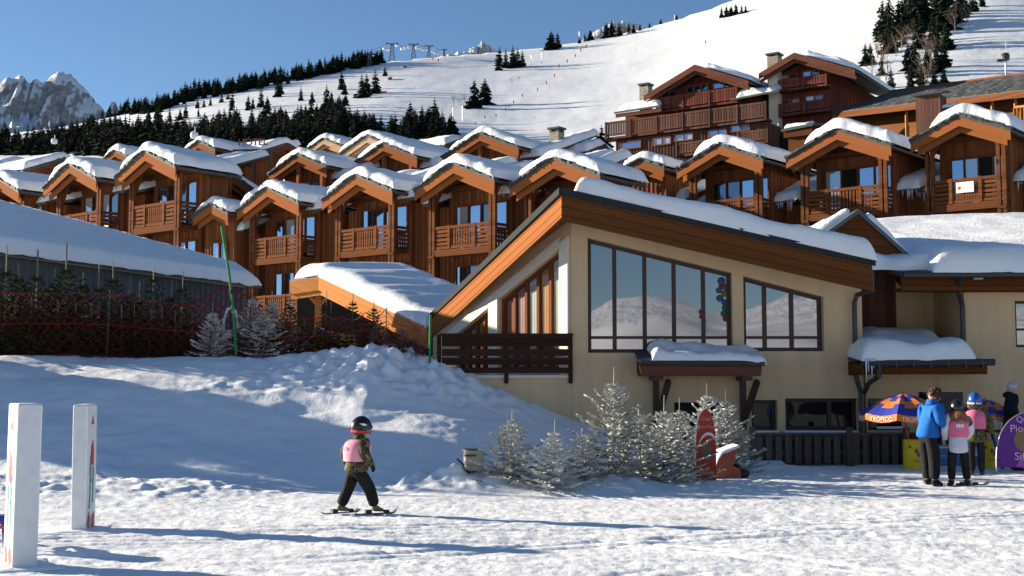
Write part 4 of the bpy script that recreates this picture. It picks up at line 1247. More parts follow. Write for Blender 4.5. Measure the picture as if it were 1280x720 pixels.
snow_sheet('roof_snow', pfn, .22, (pB - pA).length + (pC - pB).length - .05, .0, 1.0, .42, .12, po, 70, 30, .2, .03, front_amp=.02)
# stair rail beyond the porch
st = thing('stair_railing', 'dark wooden stair railing descending behind the porch roof', 'railing', tuple(P(500, 350, 44))[:2] + (4,))
ti = Matrix.Translation(-st.location)
b = MB(ti)
for dy in (0, 7, 15): b.bar(P(440, 331 + dy, 47), P(566, 362 + dy * 1.1, 43), .09, .13)
for k in range(6): px = 446 + k * 23; b.bar(P(px, 330 + k * 5.6, 47 - k * .75), P(px, 358 + k * 5.6, 47 - k * .75), .08, .08)
b.build('rails', 'beam_wood', st)
# ================================================================== BROWN HOTEL on the slope
HT = R(34)
HY = 82.0
hp = P(960, 191, HY)                                     # lower right corner of the main front
hotel = thing('hotel', 'large weathered brown hotel with two gables and long balconies above the chalets', 'hotel', (hp.x, HY, hp.z), -HT)
hc, hs_ = math.cos(HT), math.sin(HT)
def hloc(px, py, off=0.0):
    """point of the hotel's local frame on the plane y = off seen at a pixel"""
    u = (px - 640) / F
    ox, oy = hp.x + off * hs_, HY + off * hc
    t = (u * oy - ox) / (hc + u * hs_)
    y = oy - t * hs_
    return t, off, P(px, py, y).z - hp.z
def rail_part(name, x0, x1, y, z0, z1, parent, bm='aged_boards', ends=True, d=1.2):
    b = MB()
    n = max(4, int((x1 - x0) / .2))
    b.box((x0, y - .05, z1 - .14), (x1, y + .05, z1)); b.box((x0, y - .03, z0), (x1, y + .03, z0 + .12))
    for k in range(n):
        x = x0 + (k + .5) * (x1 - x0) / n
        b.box((x - .078, y - .03, z0 + .12), (x + .078, y + .02, z1 - .14))
    for k in range(int((x1 - x0) / 1.8) + 1):
        x = x0 + .06 + k * (x1 - x0 - .12) / max(1, int((x1 - x0) / 1.8)); b.box((x - .06, y - .08, z0 - .25), (x + .06, y + .04, z1 + .03))
    b.box((x0, y + .04, z0 - .22), (x1, y + d, z0 - .06))
    return b.build(name, bm, parent)
xl, _, zl = hloc(772, 190); xr = 0
z_rail0 = hloc(958, 148)[2]; z_rail1 = hloc(958, 129)[2]
b = MB()
b.box((xl, 0, -7), (xr, 9, z_rail0 - .25))
n = int((xr - xl) / .24)
for k in range(n + 1):
    x = xl + k * (xr - xl) / n; b.box((x - .025, -.03, -7), (x + .025, -.002, z_rail0 - .3))
b.build('lower_wall', 'aged_boards', hotel)
rail_part('long_balcony', hloc(758, 160, -.4)[0], xr + .1, -.4, z_rail0, z_rail1, hotel, d=1.0)
def hwin(px0, px1, py0, py1, n, off=0.0):
    a, c = hloc(px0, py1, off), hloc(px1, py0, off)
    window(hotel, a[0], c[0], c[2] - (c[2] - a[2]) * 1.0, c[2], off - .035, n, ('hotel', px0, py0), frame='window_red', t=.09, depth=.09)
for px0, px1, py0, py1, n in ((778, 804, 175, 188, 1), (819, 842, 170, 183, 2), (846, 870, 165, 178, 2), (889, 913, 160, 172, 2), (917, 942, 154, 166, 2)): hwin(px0, px1, py0, py1, n)
rail_part('small_balcony', hloc(847, 185, -.5)[0], hloc(885, 185, -.5)[0], -.5, hloc(866, 190, -.5)[2], hloc(866, 177, -.5)[2], hotel, d=.5)
rail_part('small_balcony', hloc(925, 170, -.5)[0], hloc(964, 170, -.5)[0], -.5, hloc(945, 176, -.5)[2], hloc(945, 163, -.5)[2], hotel, d=.5)
# storey behind the long balcony and the gable above it
G0, G1, GA = hloc(812, 121, 1.6), hloc(943, 104, 1.6), hloc(873, 81, .6)
cx_ = GA[0]; hwg = (G1[0] - G0[0]) / 2; za = GA[2]; slg = .42
b = MB()
b.prism([(cx_ - hwg + .5, 2.2, z_rail0 - .3), (cx_ + hwg - .3, 2.2, z_rail0 - .3), (cx_ + hwg - .3, 2.2, za - slg * (hwg - .3) - .25), (cx_, 2.2, za - .25), (cx_ - hwg + .5, 2.2, za - slg * (hwg - .5) - .25)], (0, 9, 0))
n = int(hwg * 2 / .26)
for k in range(n):
    x = cx_ - hwg + .7 + k * .26
    b.box((x - .022, 2.16, z_rail0 - .3), (x + .022, 2.198, za - slg * abs(x - cx_) - .5))
b.box((xl + 1.5, 3, z_rail0 - .3), (xr - .2, 9, z_rail1 + .9))
b.build('upper_wall', 'aged_red_boards', hotel)
def hotel_roof(cx, hw, apex, y0, y1, sl, side_ext=0, fascia='aged_fascia', cover=(-.5, 1)):
    b = MB(); 
    for s in (-1, 1):
        w_ = hw + (side_ext if s > 0 else 0)
        p = [(cx, y0, apex), (cx + s * w_, y0, apex - sl * w_), (cx + s * w_, y0, apex - sl * w_ - .12), (cx, y0, apex - .12)]
        b.prism(p if s < 0 else p[::-1], (0, y1 - y0, 0))
    rf = b.build('roof', 'slate', hotel)
    b = MB()
    for s in (-1, 1):
        w_ = hw + (side_ext if s > 0 else 0)
        for dy, t0, ht in ((-.06, .02, .42), (.2, .4, .25)):
            p = [(cx, y0 + dy, apex - t0), (cx + s * w_, y0 + dy, apex - t0 - sl * w_), (cx + s * w_, y0 + dy, apex - t0 - sl * w_ - ht), (cx, y0 + dy, apex - t0 - ht)]
            b.prism(p if s < 0 else p[::-1], (0, .055, 0))
    b.build('bargeboard', fascia, rf)
    snow_sheet('roof_snow', lambda u, v: (cx + u, v, apex - sl * (np.sqrt(u * u + .09) - .3)), cover[0] * hw, cover[1] * (hw + side_ext), y0 + .5, y1, .4, .3, hotel, 34, 20, .3, .03)
    return rf
hotel_roof(cx_, hwg, za, .5, 10, slg, cover=(.1, 1.0))
rail_part('gable_balcony', hloc(823, 130, 1.0)[0], hloc(926, 118, 1.0)[0], 1.0, hloc(880, 130, 1.0)[2], hloc(880, 115, 1.0)[2], hotel, 'aged_red_boards', d=1.2)
for px0, px1, py0, py1, n in ((830, 850, 113, 125, 2), (862, 890, 104, 118, 3), (895, 925, 100, 113, 2)): hwin(px0, px1, py0, py1, n, 2.16)
# lean-to roof with snow at the left, chimney above
q0, q1 = hloc(771, 143, .6), hloc(820, 131, .6)
b = MB(); b.prism([(q0[0], .4, q0[2]), (q1[0] + .6, .4, q0[2] + .05), (q1[0] + .6, 4, q0[2] + 1.0), (q0[0], 4, q0[2] + .95)], (0, 0, .14)); lt = b.build('lean_to_roof', 'slate', hotel)
b = MB(); b.box((q0[0] + .1, .45, q0[2] - .28), (q1[0] + .6, .52, q0[2] - .01)); b.box((q0[0] + .5, 1.2, q0[2] - 1.6), (q1[0] + .5, 4, q0[2] - .0)); b.build('eave', 'aged_fascia', lt)
snow_sheet('roof_snow', lambda u, v: (u, v, q0[2] + .15 + (v - .4) * .26 + 0 * u), q0[0] + .2, q1[0] + .4, .5, 3.9, .5, .4, hotel, 24, 20, .3)
def hchim(px, py0, py1, off, w_, mat='stone'):
    a = hloc(px, py1, off); c = hloc(px, py0, off)
    b = MB(); b.box((a[0] - w_ / 2, off, a[2] - 3), (a[0] + w_ / 2, off + w_, c[2] - .25)); s_ = b.build('chimney', mat, hotel)
    b = MB(); b.box((a[0] - w_ * .62, off - .1, c[2] - .12), (a[0] + w_ * .62, off + w_ + .1, c[2])); 
    for sx in (-1, 1): b.box((a[0] + sx * w_ * .36 - .1, off, c[2] - .25), (a[0] + sx * w_ * .36 + .1, off + w_, c[2] - .12))
    b.build('cap', 'slate', s_)
hchim(807, 104, 122, 3.5, .72)
# second block to the right, slightly behind
hchim(971, 66, 86, 4.0, .8)
A2, L2, R2 = hloc(1003, 68, 2.2), hloc(958, 94, 2.2), hloc(1080, 96, 2.2)
cx2 = A2[0]; hw2 = cx2 - L2[0]; za2 = A2[2]
xr2 = hloc(1044, 95, 3.2)[0]
b = MB()
b.prism([(L2[0] + .6, 3.2, -7), (xr2, 3.2, -7), (xr2, 3.2, za2 - .42 * (xr2 - cx2) - .3), (cx2, 3.2, za2 - .3), (L2[0] + .6, 3.2, za2 - .42 * (hw2 - .6) - .3)], (0, 10, 0))
n = int((xr2 - L2[0]) / .26)
for k in range(n):
    x = L2[0] + .8 + k * .26
    if x < xr2: b.box((x - .022, 3.16, -2), (x + .022, 3.198, za2 - .42 * abs(x - cx2) - .5))
for k in range(30): b.box((xr2 + .002, 3.4 + k * .32, -6), (xr2 + .03, 3.45 + k * .32, za2 - .42 * (xr2 - cx2) - .4))
b.build('east_wall', 'aged_red_boards', hotel)
hotel_roof(cx2, hw2, za2, 1.6, 13.5, .42, 1.6, cover=(.15, .98))
for py0, py1, pw in ((97, 107, (978, 1040)), (127, 138, (978, 1044))):
    a, c = hloc(pw[0], py1, 2.2), hloc(pw[1], py0, 2.2)
    zb = hloc(1008, py1, 2.2)[2]; zt_ = hloc(1008, py0, 2.2)[2]
    rail_part('balcony', a[0], c[0], 2.2, zb, zt_, hotel, 'aged_red_boards', d=1.0)
for px0, px1, py0, py1, n in ((981, 1004, 91, 101, 2), (1009, 1032, 86, 98, 2), (985, 1006, 122, 133, 2), (1012, 1036, 117, 130, 2)): hwin(px0, px1, py0, py1, n, 3.16)
a, c = hloc(967, 131, 2.6), hloc(979, 98, 2.6)
b = MB(); b.box((a[0], 2.4, -3), (c[0], 3.1, c[2] + .6)); b.build('plaster_pier', 'plaster_white', hotel)
b = MB(); a, c = hloc(962, 205, 1.8), hloc(1046, 150, 1.8); b.box((xr + .12, 2.0, -7), (c[0] + 1.0, 3.15, c[2] - .5)); b.build('dark_base', 'interior', hotel)
p_, q_ = hloc(924, 128, .8), hloc(966, 117, .8)
snow_sheet('roof_snow', lambda u, v: (u, v, p_[2] + .3 + (v - .8) * .3 + 0 * u), p_[0], q_[0] + .4, .9, 3.0, .45, .35, hotel, 24, 16, .4)
b = MB(); b.prism([(p_[0] - .3, .6, p_[2] + .12), (q_[0] + .8, .6, p_[2] + .3), (q_[0] + .8, 3.1, p_[2] + 1.0), (p_[0] - .3, 3.1, p_[2] + .85)], (0, 0, .13)); b.build('porch_roof', 'slate', hotel)

# ================================================================== LONG SLATE ROOFED BUILDING at the right
l0, l1 = P(1040, 141, 82), P(1330, 107, 66)
lb = thing('long_lodge', 'long orange timber lodge with a low grey slate roof above the right chalets', 'building', tuple(l0))
li = Matrix.Translation(-l0)
d_ = (l1 - l0); dhh = Vector((d_.x, d_.y, 0)).normalized(); nn = Vector((dhh.y, -dhh.x, 0)); bk = -nn
rise_v = bk * 5.2 + up * 1.95
b = MB(li); b.prism([l0, l1, l1 + rise_v, l0 + rise_v], (0, 0, -.14))
nk = 64
rq = random.Random(8)
for j in range(7):
    for k in range(nk):
        p = l0 + d_ * ((k + .5 * (j % 2)) / nk) + rise_v * (j / 7 + .004); q = l0 + d_ * ((k + .5 * (j % 2) + .94) / nk) + rise_v * (j / 7 + .004)
        if (k + .5 * (j % 2) + .94) > nk: continue
        hh_ = rq.uniform(.02, .06)
        b.prism([p, q, q + rise_v / 7.2, p + rise_v / 7.2], (0, 0, hh_))
b.build('roof', 'slate', lb)
b = MB(li); slab(b, l0 + nn * .02, l1 + nn * .02, -.4, -.02, bk, .06); slab(b, l0 + rise_v, l1 + rise_v, -.1, .16, bk, .12); b.build('fascia', 'rail_wood', lb)
b = MB(li); w0, w1 = l0 + bk * 1.8, l1 + bk * 1.8
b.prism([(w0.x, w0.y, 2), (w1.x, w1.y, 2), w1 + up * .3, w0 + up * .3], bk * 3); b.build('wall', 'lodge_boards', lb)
def lpt(f, z, o=0.0): return l0 + d_ * f + up * z + bk * o
for f0, f1 in ((.40, .56), (.60, .66), (.79, .98)):
    b = MB(li); a, c = lpt(f0, -1.75, .6), lpt(f1, -1.75, .6)
    b.bar(a + up * .95, c + up * .95, .1, .13); b.bar(a + up * .1, c + up * .1, .08, .1)
    m_ = int((c - a).length / .22)
    for k in range(m_ + 1): q = a + (c - a) * (k / m_); b.bar(q + up * .1, q + up * .9, .1, .05)
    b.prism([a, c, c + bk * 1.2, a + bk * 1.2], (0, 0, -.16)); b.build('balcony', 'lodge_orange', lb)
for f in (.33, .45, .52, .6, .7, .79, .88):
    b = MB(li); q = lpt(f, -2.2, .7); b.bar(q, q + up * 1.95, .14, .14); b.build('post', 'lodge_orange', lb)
for f in (.47, .9):
    b = MB(li); a, c = lpt(f, -1.6, 1.72), lpt(f + .055, -1.6, 1.72); b.prism([a, c, c + up * 1.1, a + up * 1.1], nn * .05); b.build('panel', 'lodge_orange', lb)
# small stone porch roofs between the hotel and the chalets
def stub(label, px, py, Y, w_):
    p = P(px, py, Y); t = thing('shelter_roof', label, 'shelter', (p.x, p.y, p.z), -TH)
    b = MB(); b.prism([(-w_ / 2, -.8, -.1), (w_ / 2, -.8, .02), (w_ / 2, .8, .3), (-w_ / 2, .8, .2)], (0, 0, .16)); b.build('roof', 'slate', t)
    b = MB(); b.box((-w_ / 2 + .1, -.7, -.45), (w_ / 2 - .1, .7, -.12)); b.box((-w_ / 2 + .3, -.5, -7), (w_ / 2 - .3, .5, -.45)); b.build('frame', 'beam_wood', t)
    snow_sheet('roof_snow', lambda u, v: (u, v, .2 + .16 * v + 0 * u), -w_ / 2 + .15, w_ / 2 - .3, -.7, .7, .22, .2, t, 18, 12, .5)
stub('small stone roofed shelter between the brown hotel and the right chalets', 1003, 163, 70, 1.9)
stub('small stone roofed shelter below the slate roofed lodge', 1181, 142, 62, 2.2)
cb_ = P(1164, 136, 62); t = thing('timber_chimney', 'dark timber clad chimney box in front of the slate roofed lodge', 'chimney', tuple(cb_), -TH)
b = MB(); b.box((-.62, -.5, -7), (.62, .5, .6)); b.build('shaft', 'aged_boards', t); b = MB(); b.prism([(-.8, -.7, .6), (.8, -.7, .6), (.8, .7, .85), (-.8, .7, .85)], (0, 0, .1)); b.build('cap', 'dark_roof', t)

# ================================================================== TREES ON THE SLOPE
def fir_mesh(name, seed, tiers=15, spread=.17, dens=11, ragged=.35, base=.04, mats=('dark_needles', 'bark')):
    """unit-height fir: trunk, whorls of drooping boughs made of leaf-sized faces"""
    r = random.Random(seed); b = MB()
    b.cur = 1; b.tube([(0, 0, -.06), (0, 0, .5), (0, 0, .97)], [.018, .011, .003], 5, False)
    b.cur = 0
    for k in range(tiers):
        f = k / (tiers - 1)
        z = base + (1 - base) * (f ** .92) * .97
        rad = spread * (1 - f) ** .8 * r.uniform(1 - ragged, 1 + ragged * .4) + .012
        n = max(4, int(dens * (1 - f * .5)))
        a0 = r.uniform(0, 7)
        for i in range(n):
            if r.random() < .08: continue
            a = a0 + 2 * PI * i / n + r.uniform(-.25, .25)
            l = rad * r.uniform(.55, 1.12)
            dz = -l * r.uniform(.25, .75)
            ca, sa = math.cos(a), math.sin(a)
            wd = l * r.uniform(.22, .36)
            tip = (ca * l, sa * l, z + dz)
            mid = .55
            for s in (-1, 1):
                m_ = (ca * l * mid - sa * wd * s, sa * l * mid + ca * wd * s, z + dz * mid - l * r.uniform(.05, .28))
                b.add([(ca * l * .05, sa * l * .05, z + .012), m_, tip], [(0, 1, 2)])
            b.add([(ca * l * .3, sa * l * .3, z + dz * .2), (ca * l * .75 - sa * wd * .5, sa * l * .75 + ca * wd * .5, z + dz * .8 - l * .35), (ca * l * .9, sa * l * .9, z + dz * .95)], [(0, 1, 2)])
    b.add([(-.012, 0, .95), (.012, 0, .95), (0, 0, 1.0)], [(0, 1, 2)])
    return b.mesh(name, list(mats))
firs = [fir_mesh('fir', s, 14 + s % 4, (.27, .33, .29, .37, .25)[s % 5], 15, (.3, .4, .5)[s % 3]) for s in range(7)]
def tree_at(px, py, hpx, label, group, me=None, name='fir_tree', wide=1.0):
    Y = hill_hit(px, py)
    x = UX(px, py) * Y
    h = hpx / F * Y
    z = float(hill_z(np.array(x), np.array(Y)))
    o = link(name, me or rnd.choice(firs))
    o.location = (x, Y, z - .03 * h); h *= 1.12; o.scale = (h * wide * rnd.uniform(.9, 1.15), h * wide * rnd.uniform(.9, 1.15), h); o.rotation_euler = (0, 0, rnd.uniform(0, 6.28))
    tag(o, label, 'tree', group)
    return o
# dense belt above the left chalets: its upper outline follows the photograph
belt_top = [(-40, 172), (0, 168), (60, 163), (110, 150), (150, 148), (185, 152), (240, 150), (290, 142), (330, 140), (370, 128), (400, 120), (425, 118), (440, 140), (470, 138), (500, 142), (540, 130), (565, 140)]
def bt(x): return float(np.interp(x, [a for a, c in belt_top], [c for a, c in belt_top]))
belt = []
x = -38
while x < 428:
    n = 4
    for j in range(n):
        f = j / max(1, n - 1)
        top = bt(x) - (3 if x < 330 else -3) + f * 26 + rnd.uniform(-3, 6)
        h = rnd.uniform(25, 36) + f * 12
        if x < 110: h *= .8
        belt.append((x + rnd.uniform(-5, 5), top + h, h))
    x += rnd.uniform(6.6, 9.2)
for px, top, bot in ((436, 134, 178), (446, 136, 180), (456, 144, 180), (466, 141, 180), (476, 143, 180), (487, 143, 179), (501, 147, 176), (513, 128, 172), (520, 140, 174), (529, 140, 170), (537, 133, 172), (543, 124, 170), (549, 140, 170), (557, 143, 168), (563, 146, 166), (524, 146, 176)):
    belt.append((px, bot, bot - top))
belt.sort(key=lambda q: q[1])
front = sorted(belt, key=lambda q: -q[2])[:95]
for px, py, h in front:
    tree_at(px, min(py, 192), h, 'large dark fir in the front of the dense belt right above the snowy chalet roofs', 'firs of the dense forest belt', wide=1.25)
fir_np = []
for me in firs:
    v = np.empty(len(me.vertices) * 3); me.vertices.foreach_get('co', v)
    me.calc_loop_triangles(); tri = np.empty(len(me.loop_triangles) * 3, int); me.loop_triangles.foreach_get('vertices', tri)
    mi_ = np.empty(len(me.loop_triangles), int); me.loop_triangles.foreach_get('material_index', mi_)
    fir_np.append((v.reshape(-1, 3), tri.reshape(-1, 3), mi_))
FV, FF, FM = [], [], []; nv_ = 0
for q in range(620):
    px = rnd.uniform(-50, 432) if q < 560 else rnd.uniform(432, 566)
    lo_ = bt(px) - (9 if px < 330 else 3)
    h = rnd.uniform(20, 34) * (.75 if px < 110 else 1)
    py = min(193, lo_ + h + rnd.random() ** .8 * (30 if q < 560 else 20))
    Y = hill_hit(px, py); x = UX(px, py) * Y; H_ = h / F * Y * 1.1
    z = float(hill_z(np.array(x), np.array(Y))) - .03 * H_
    v, f, mi_ = fir_np[q % len(fir_np)]
    a = rnd.uniform(0, 6.28); wd = H_ * rnd.uniform(1.1, 1.5)
    ca, sa = math.cos(a) * wd, math.sin(a) * wd
    FV.append(np.stack([v[:, 0] * ca - v[:, 1] * sa + x, v[:, 0] * sa + v[:, 1] * ca + Y, v[:, 2] * H_ + z], -1)); FF.append(f + nv_); FM.append(mi_); nv_ += len(v)
for q in range(150):
    px = rnd.uniform(150, 478); base_ = float(np.interp(px, [150, 200, 245, 300, 330, 360, 400, 440, 480], [140, 137, 121, 112, 106, 100, 92, 82, 76])) + rnd.uniform(-2, 4)
    Y = hill_hit(px, base_); x = UX(px, base_) * Y; H_ = rnd.uniform(12, 21) / F * Y * 1.1; z = float(hill_z(np.array(x), np.array(Y))) - .03 * H_
    v, f, mi_ = fir_np[q % len(fir_np)]; a = rnd.uniform(0, 6.28); wd = H_ * rnd.uniform(1.1, 1.4); ca, sa = math.cos(a) * wd, math.sin(a) * wd
    FV.append(np.stack([v[:, 0] * ca - v[:, 1] * sa + x, v[:, 0] * sa + v[:, 1] * ca + Y, v[:, 2] * H_ + z], -1)); FF.append(f + nv_); FM.append(mi_); nv_ += len(v)
fo = link('forest', np_mesh('forest', np.vstack(FV), np.vstack(FF), ['dark_needles', 'bark'], False, np.concatenate(FM)))
tag(fo, 'dense dark mass of firs behind the left chalet roofs and along the left skyline', 'forest', kind='stuff')
# skyline wood on the left shoulder
sk = [(128, 139, 12), (137, 138, 14), (144, 137, 11), (160, 141, 20), (168, 139, 18), (176, 137, 16), (182, 136, 17), (190, 137, 14), (196, 138, 24), (203, 134, 12), (210, 130, 15), (218, 127, 16), (226, 125, 18), (231, 124, 22), (238, 122, 19), (243, 121, 24), (249, 120, 22), (255, 118, 20), (261, 116, 19), (267, 115, 17), (275, 116, 16), (283, 117, 18), (290, 112, 16)]
for k in range(34):
    x = 299 + k * 5.1; sk.append((x, float(np.interp(x, [299, 330, 360, 400, 440, 480], [112, 106, 100, 92, 82, 76])) + rnd.uniform(-1, 5), rnd.uniform(13, 23)))
for px, py, h in sk: tree_at(px, py, h, 'dark fir along the left skyline ridge below the blue sky', 'firs of the left skyline wood')
# scattered on the left snowfield
for px, py, h in ((247, 135, 11), (255, 134, 10), (263, 132, 11), (212, 152, 18), (225, 150, 14), (232, 148, 18), (248, 146, 12), (290, 138, 24), (310, 138, 20), (316, 136, 14), (326, 134, 25), (347, 121, 20), (351, 118, 14), (376, 126, 18), (390, 128, 14), (277, 128, 14), (285, 124, 12), (195, 153, 20), (198, 160, 26), (185, 160, 24), (334, 142, 22), (408, 136, 30), (414, 140, 26), (427, 112, 24), (431, 118, 16)):
    tree_at(px, py, h, 'lone dark fir scattered on the white slope between ridge and forest belt', 'firs scattered on the left snowfield')
named = [((452, 122, 30), 'left fir of the clump below the upper red netting'), ((458, 119, 27), 'second fir of the clump below the upper red netting'), ((469, 117, 31), 'tallest fir of the clump below the upper red netting'), ((481, 95, 13), 'single small fir high on the piste near the skyline'), ((432, 132, 15), 'small fir left of the clump below the red netting'),
         ((593, 135, 35), 'left fir of the pair in the middle of the piste'), ((606, 131, 33), 'right fir of the pair in the middle of the piste'),
         ((624, 88, 30), 'leftmost fir of the skyline clump on the open piste'), ((632, 85, 24), 'short fir in the skyline clump on the open piste'), ((641, 85, 28), 'middle fir of the skyline clump on the open piste'), ((653, 83, 20), 'right fir of the skyline clump on the open piste'), ((647, 84, 24), 'slim fir of the skyline clump on the open piste'),
         ((689, 62, 23), 'left fir of the skyline pair near the snowy top'), ((697, 60, 20), 'right fir of the skyline pair near the snowy top')]
for (px, py, h), lab in named: tree_at(px, py, h, lab, 'firs standing on the open piste', wide=1.25)
for px, py, h in ((724, 54, 10), (731, 52, 11), (738, 50, 14), (758, 47, 19), (765, 46, 21), (774, 45, 18), (786, 42, 15), (792, 41, 12), (800, 38, 8), (826, 30, 7), (812, 34, 6), (846, 24, 6)):
    tree_at(px, py, h, 'little fir on the ridge beneath the small white summit', 'firs under the white summit', wide=1.1)
for px, py, h in ((902, 22, 14), (908, 21, 15), (914, 20, 13), (920, 18, 14), (927, 17, 12), (932, 16, 11)):
    tree_at(px, py, h, 'little fir of the dark clump at the top edge of the big white slope', 'firs at the top of the big slope', wide=1.2)
# wooded gully at the upper right
gl = [(1104, 46, 46), (1112, 50, 52), (1124, 40, 44), (1131, 34, 44), (1138, 36, 46), (1146, 38, 56), (1152, 36, 50), (1158, 30, 48), (1169, 30, 44), (1176, 38, 62), (1184, 32, 46), (1192, 28, 50), (1200, 22, 40), (1206, 18, 34), (1216, 14, 30), (1228, 8, 24), (1110, 66, 44), (1116, 60, 40), (1166, 60, 42), (1172, 62, 40), (1183, 62, 34), (1082, 82, 28), (1088, 80, 26), (1144, 96, 42), (1150, 104, 36), (1136, 88, 34), (1102, 94, 26), (1114, 110, 26), (1138, 112, 26), (1152, 112, 30), (1168, 108, 20), (1180, 106, 20), (1172, 90, 42), (1180, 84, 36), (1160, 92, 34), (1128, 56, 36), (1150, 60, 40)]
for px, py, h in gl: tree_at(px, py, h, 'dark fir in the steep wooded gully at the upper right', 'firs of the wooded gully', wide=1.1)
def bare_mesh(name, seed):
    r = random.Random(seed); b = MB()
    def grow(p, d, l, rad, lev):
        q = p + d * l
        b.tube([p, q], [rad, rad * .6], 3, False)
        if lev == 0: return
        for k in range(4 if lev > 1 else 5):
            f = r.uniform(.35, 1)
            nd = (d + Vector((r.uniform(-1, 1), r.uniform(-1, 1), r.uniform(-.1, .7))) * .75).normalized()
            grow(p + d * l * f, nd, l * r.uniform(.4, .65), rad * .5, lev - 1)
    for k in range(2): grow(Vector((r.uniform(-.03, .03), r.uniform(-.03, .03), 0)), Vector((r.uniform(-.1, .1), r.uniform(-.1, .1), 1)).normalized(), .55, .011, 3)
    return b.mesh(name, 'bare_twigs')
bares = [bare_mesh('bare_tree', s) for s in range(4)]
for px, py, h in ((1098, 72, 30), (1104, 84, 34), (1110, 92, 30), (1120, 70, 30), (1126, 62, 34), (1134, 66, 30), (1157, 82, 42), (1163, 96, 46), (1168, 78, 40), (1186, 36, 30), (1194, 40, 36), (1202, 32, 26), (1154, 106, 40), (1160, 108, 34), (1100, 108, 26), (1108, 112, 26), (1142, 60, 36), (1208, 28, 26), (1090, 96, 26)):
    tree_at(px, py, h, 'bare greyish brown larch among the firs of the upper right gully', 'bare trees of the wooded gully', rnd.choice(bares), 'bare_tree', 1.3)
for px, py, h in ((567, 130, 12), (574, 132, 11), (581, 128, 12), (640, 106, 8), (648, 102, 8)):
    tree_at(px, py, h, 'leafless pale shrub on the piste left of the fir pair', 'leafless shrubs on the piste', rnd.choice(bares), 'bare_shrub', 1.5)
for px, py, Y, h, lab in ((752, 192, 95, 1.8, 'snowy little fir peeping up left of the brown hotel, the taller one'), (760, 193, 95, 1.4, 'snowy little fir peeping up left of the brown hotel, the shorter one')):
    p = P(px, py, Y); o = link('fir_tree', firs[1]); o.location = (p.x, Y, p.z - .6); o.scale = (h * 2.2, h * 2.2, h * 1.6); tag(o, lab, 'tree')

# ================================================================== SKI LIFTS
def hill_pt(px, py):
    Y = hill_hit(px, py); x = UX(px, py) * Y
    return Vector((x, Y, float(hill_z(np.array(x), np.array(Y)))))
tops = []
for px, py, h, lab in ((490, 75, 24, 'steel cable car pylon on the skyline, the leftmost and tallest'), (517, 73, 20, 'steel cable car pylon on the skyline, second from the left'), (536, 72, 16, 'steel cable car pylon on the skyline, third from the left'), (555, 71, 10, 'steel cable car pylon on the skyline, the rightmost and shortest'), (462, 84, 18, 'cable car pylon standing in front of the dark skyline firs')):
    p = hill_pt(px, py); H = h / F * p.y
    t = thing('lift_pylon', lab, 'pylon', tuple(p), 0, 'cable car pylons')
    b = MB(); w_ = H * .16
    for sx in (-1, 1):
        for sy in (-1, 1): b.tube([(sx * w_, sy * w_, -1), (sx * w_ * .25, sy * w_ * .25, H * .95)], .22, 5)
    for k in range(5):
        f = k / 5; g_ = (k + 1) / 5; a = w_ * (1 - .75 * f); c = w_ * (1 - .75 * g_)
        for s in (-1, 1):
            b.tube([(-a * s, -a, H * .95 * f), (c * s, -c, H * .95 * g_)], .2, 4)
    b.build('mast', 'lattice', t)
    b = MB(); b.bar((-H * .28, 0, H * .95), (H * .28, 0, H * .95), .5, .5); b.tube([(-H * .28, 0, H * .95), (0, 0, H * .84), (H * .28, 0, H * .95)], .15, 4)
    for s in (-1, 1): b.box((s * H * .28 - .5, -.8, H * .93), (s * H * .28 + .5, .8, H * 1.0))
    b.build('crossarm', 'lattice', t)
    tops.append((px, p + up * H * .95))
tops5 = tops.pop()[1]
b = MB()
for side in (-4, 4):
    for i in range(len(tops) - 1):
        a, c = tops[i][1], tops[i + 1][1]
        b.tube([a + Vector((side, 0, 0)) + (c - a) * (k / 6) - up * 2.5 * math.sin(PI * k / 6) for k in range(7)], .1, 4, False)
    b.tube([tops5 + Vector((side, 0, 0)), tops[0][1] + Vector((side, 0, 0))], .1, 4, False)
o = b.build('lift_cable', 'lattice'); tag(o, 'thin cable strung between the skyline lift pylons', 'cable')
def cabin_mesh():
    b = MB(); b.lathe([(.3, -2.6), (1.05, -2.4), (1.25, -1.6), (1.15, -.8), (.6, -.35), (.1, -.25)], n=10); b.tube([(0, 0, -.3), (.3, 0, .3), (0, 0, 1.2)], .12, 5)
    return b.mesh('lift_cabin', 'cabin_white', True)
cab = cabin_mesh()
for px, py in ((480, 59), (485, 60), (496, 55), (502, 59), (506, 58), (511, 57), (521, 58), (525, 58), (529, 60), (533, 60), (541, 62), (544, 64), (548, 65), (552, 65), (468, 67), (473, 68)):
    Y = 1000; p = P(px, py, Y); o = link('lift_cabin', cab); o.location = p; o.scale = (.95,) * 3
    tag(o, 'tiny white lift cabin hanging in the row along the skyline cable', 'lift cabin', 'lift cabins on the skyline cable')
for px, py, lab in ((243, 167, 'round white lift cabin hanging before the dark forest belt'), (68, 176, 'faint white lift cabin at the far left before the forest')):
    Y = 205; p = P(px, py - 4, Y); t = thing('lift_cabin', lab, 'lift cabin', tuple(p), 0, None, .42 if px < 100 else .55)
    link('cabin', cab, t)
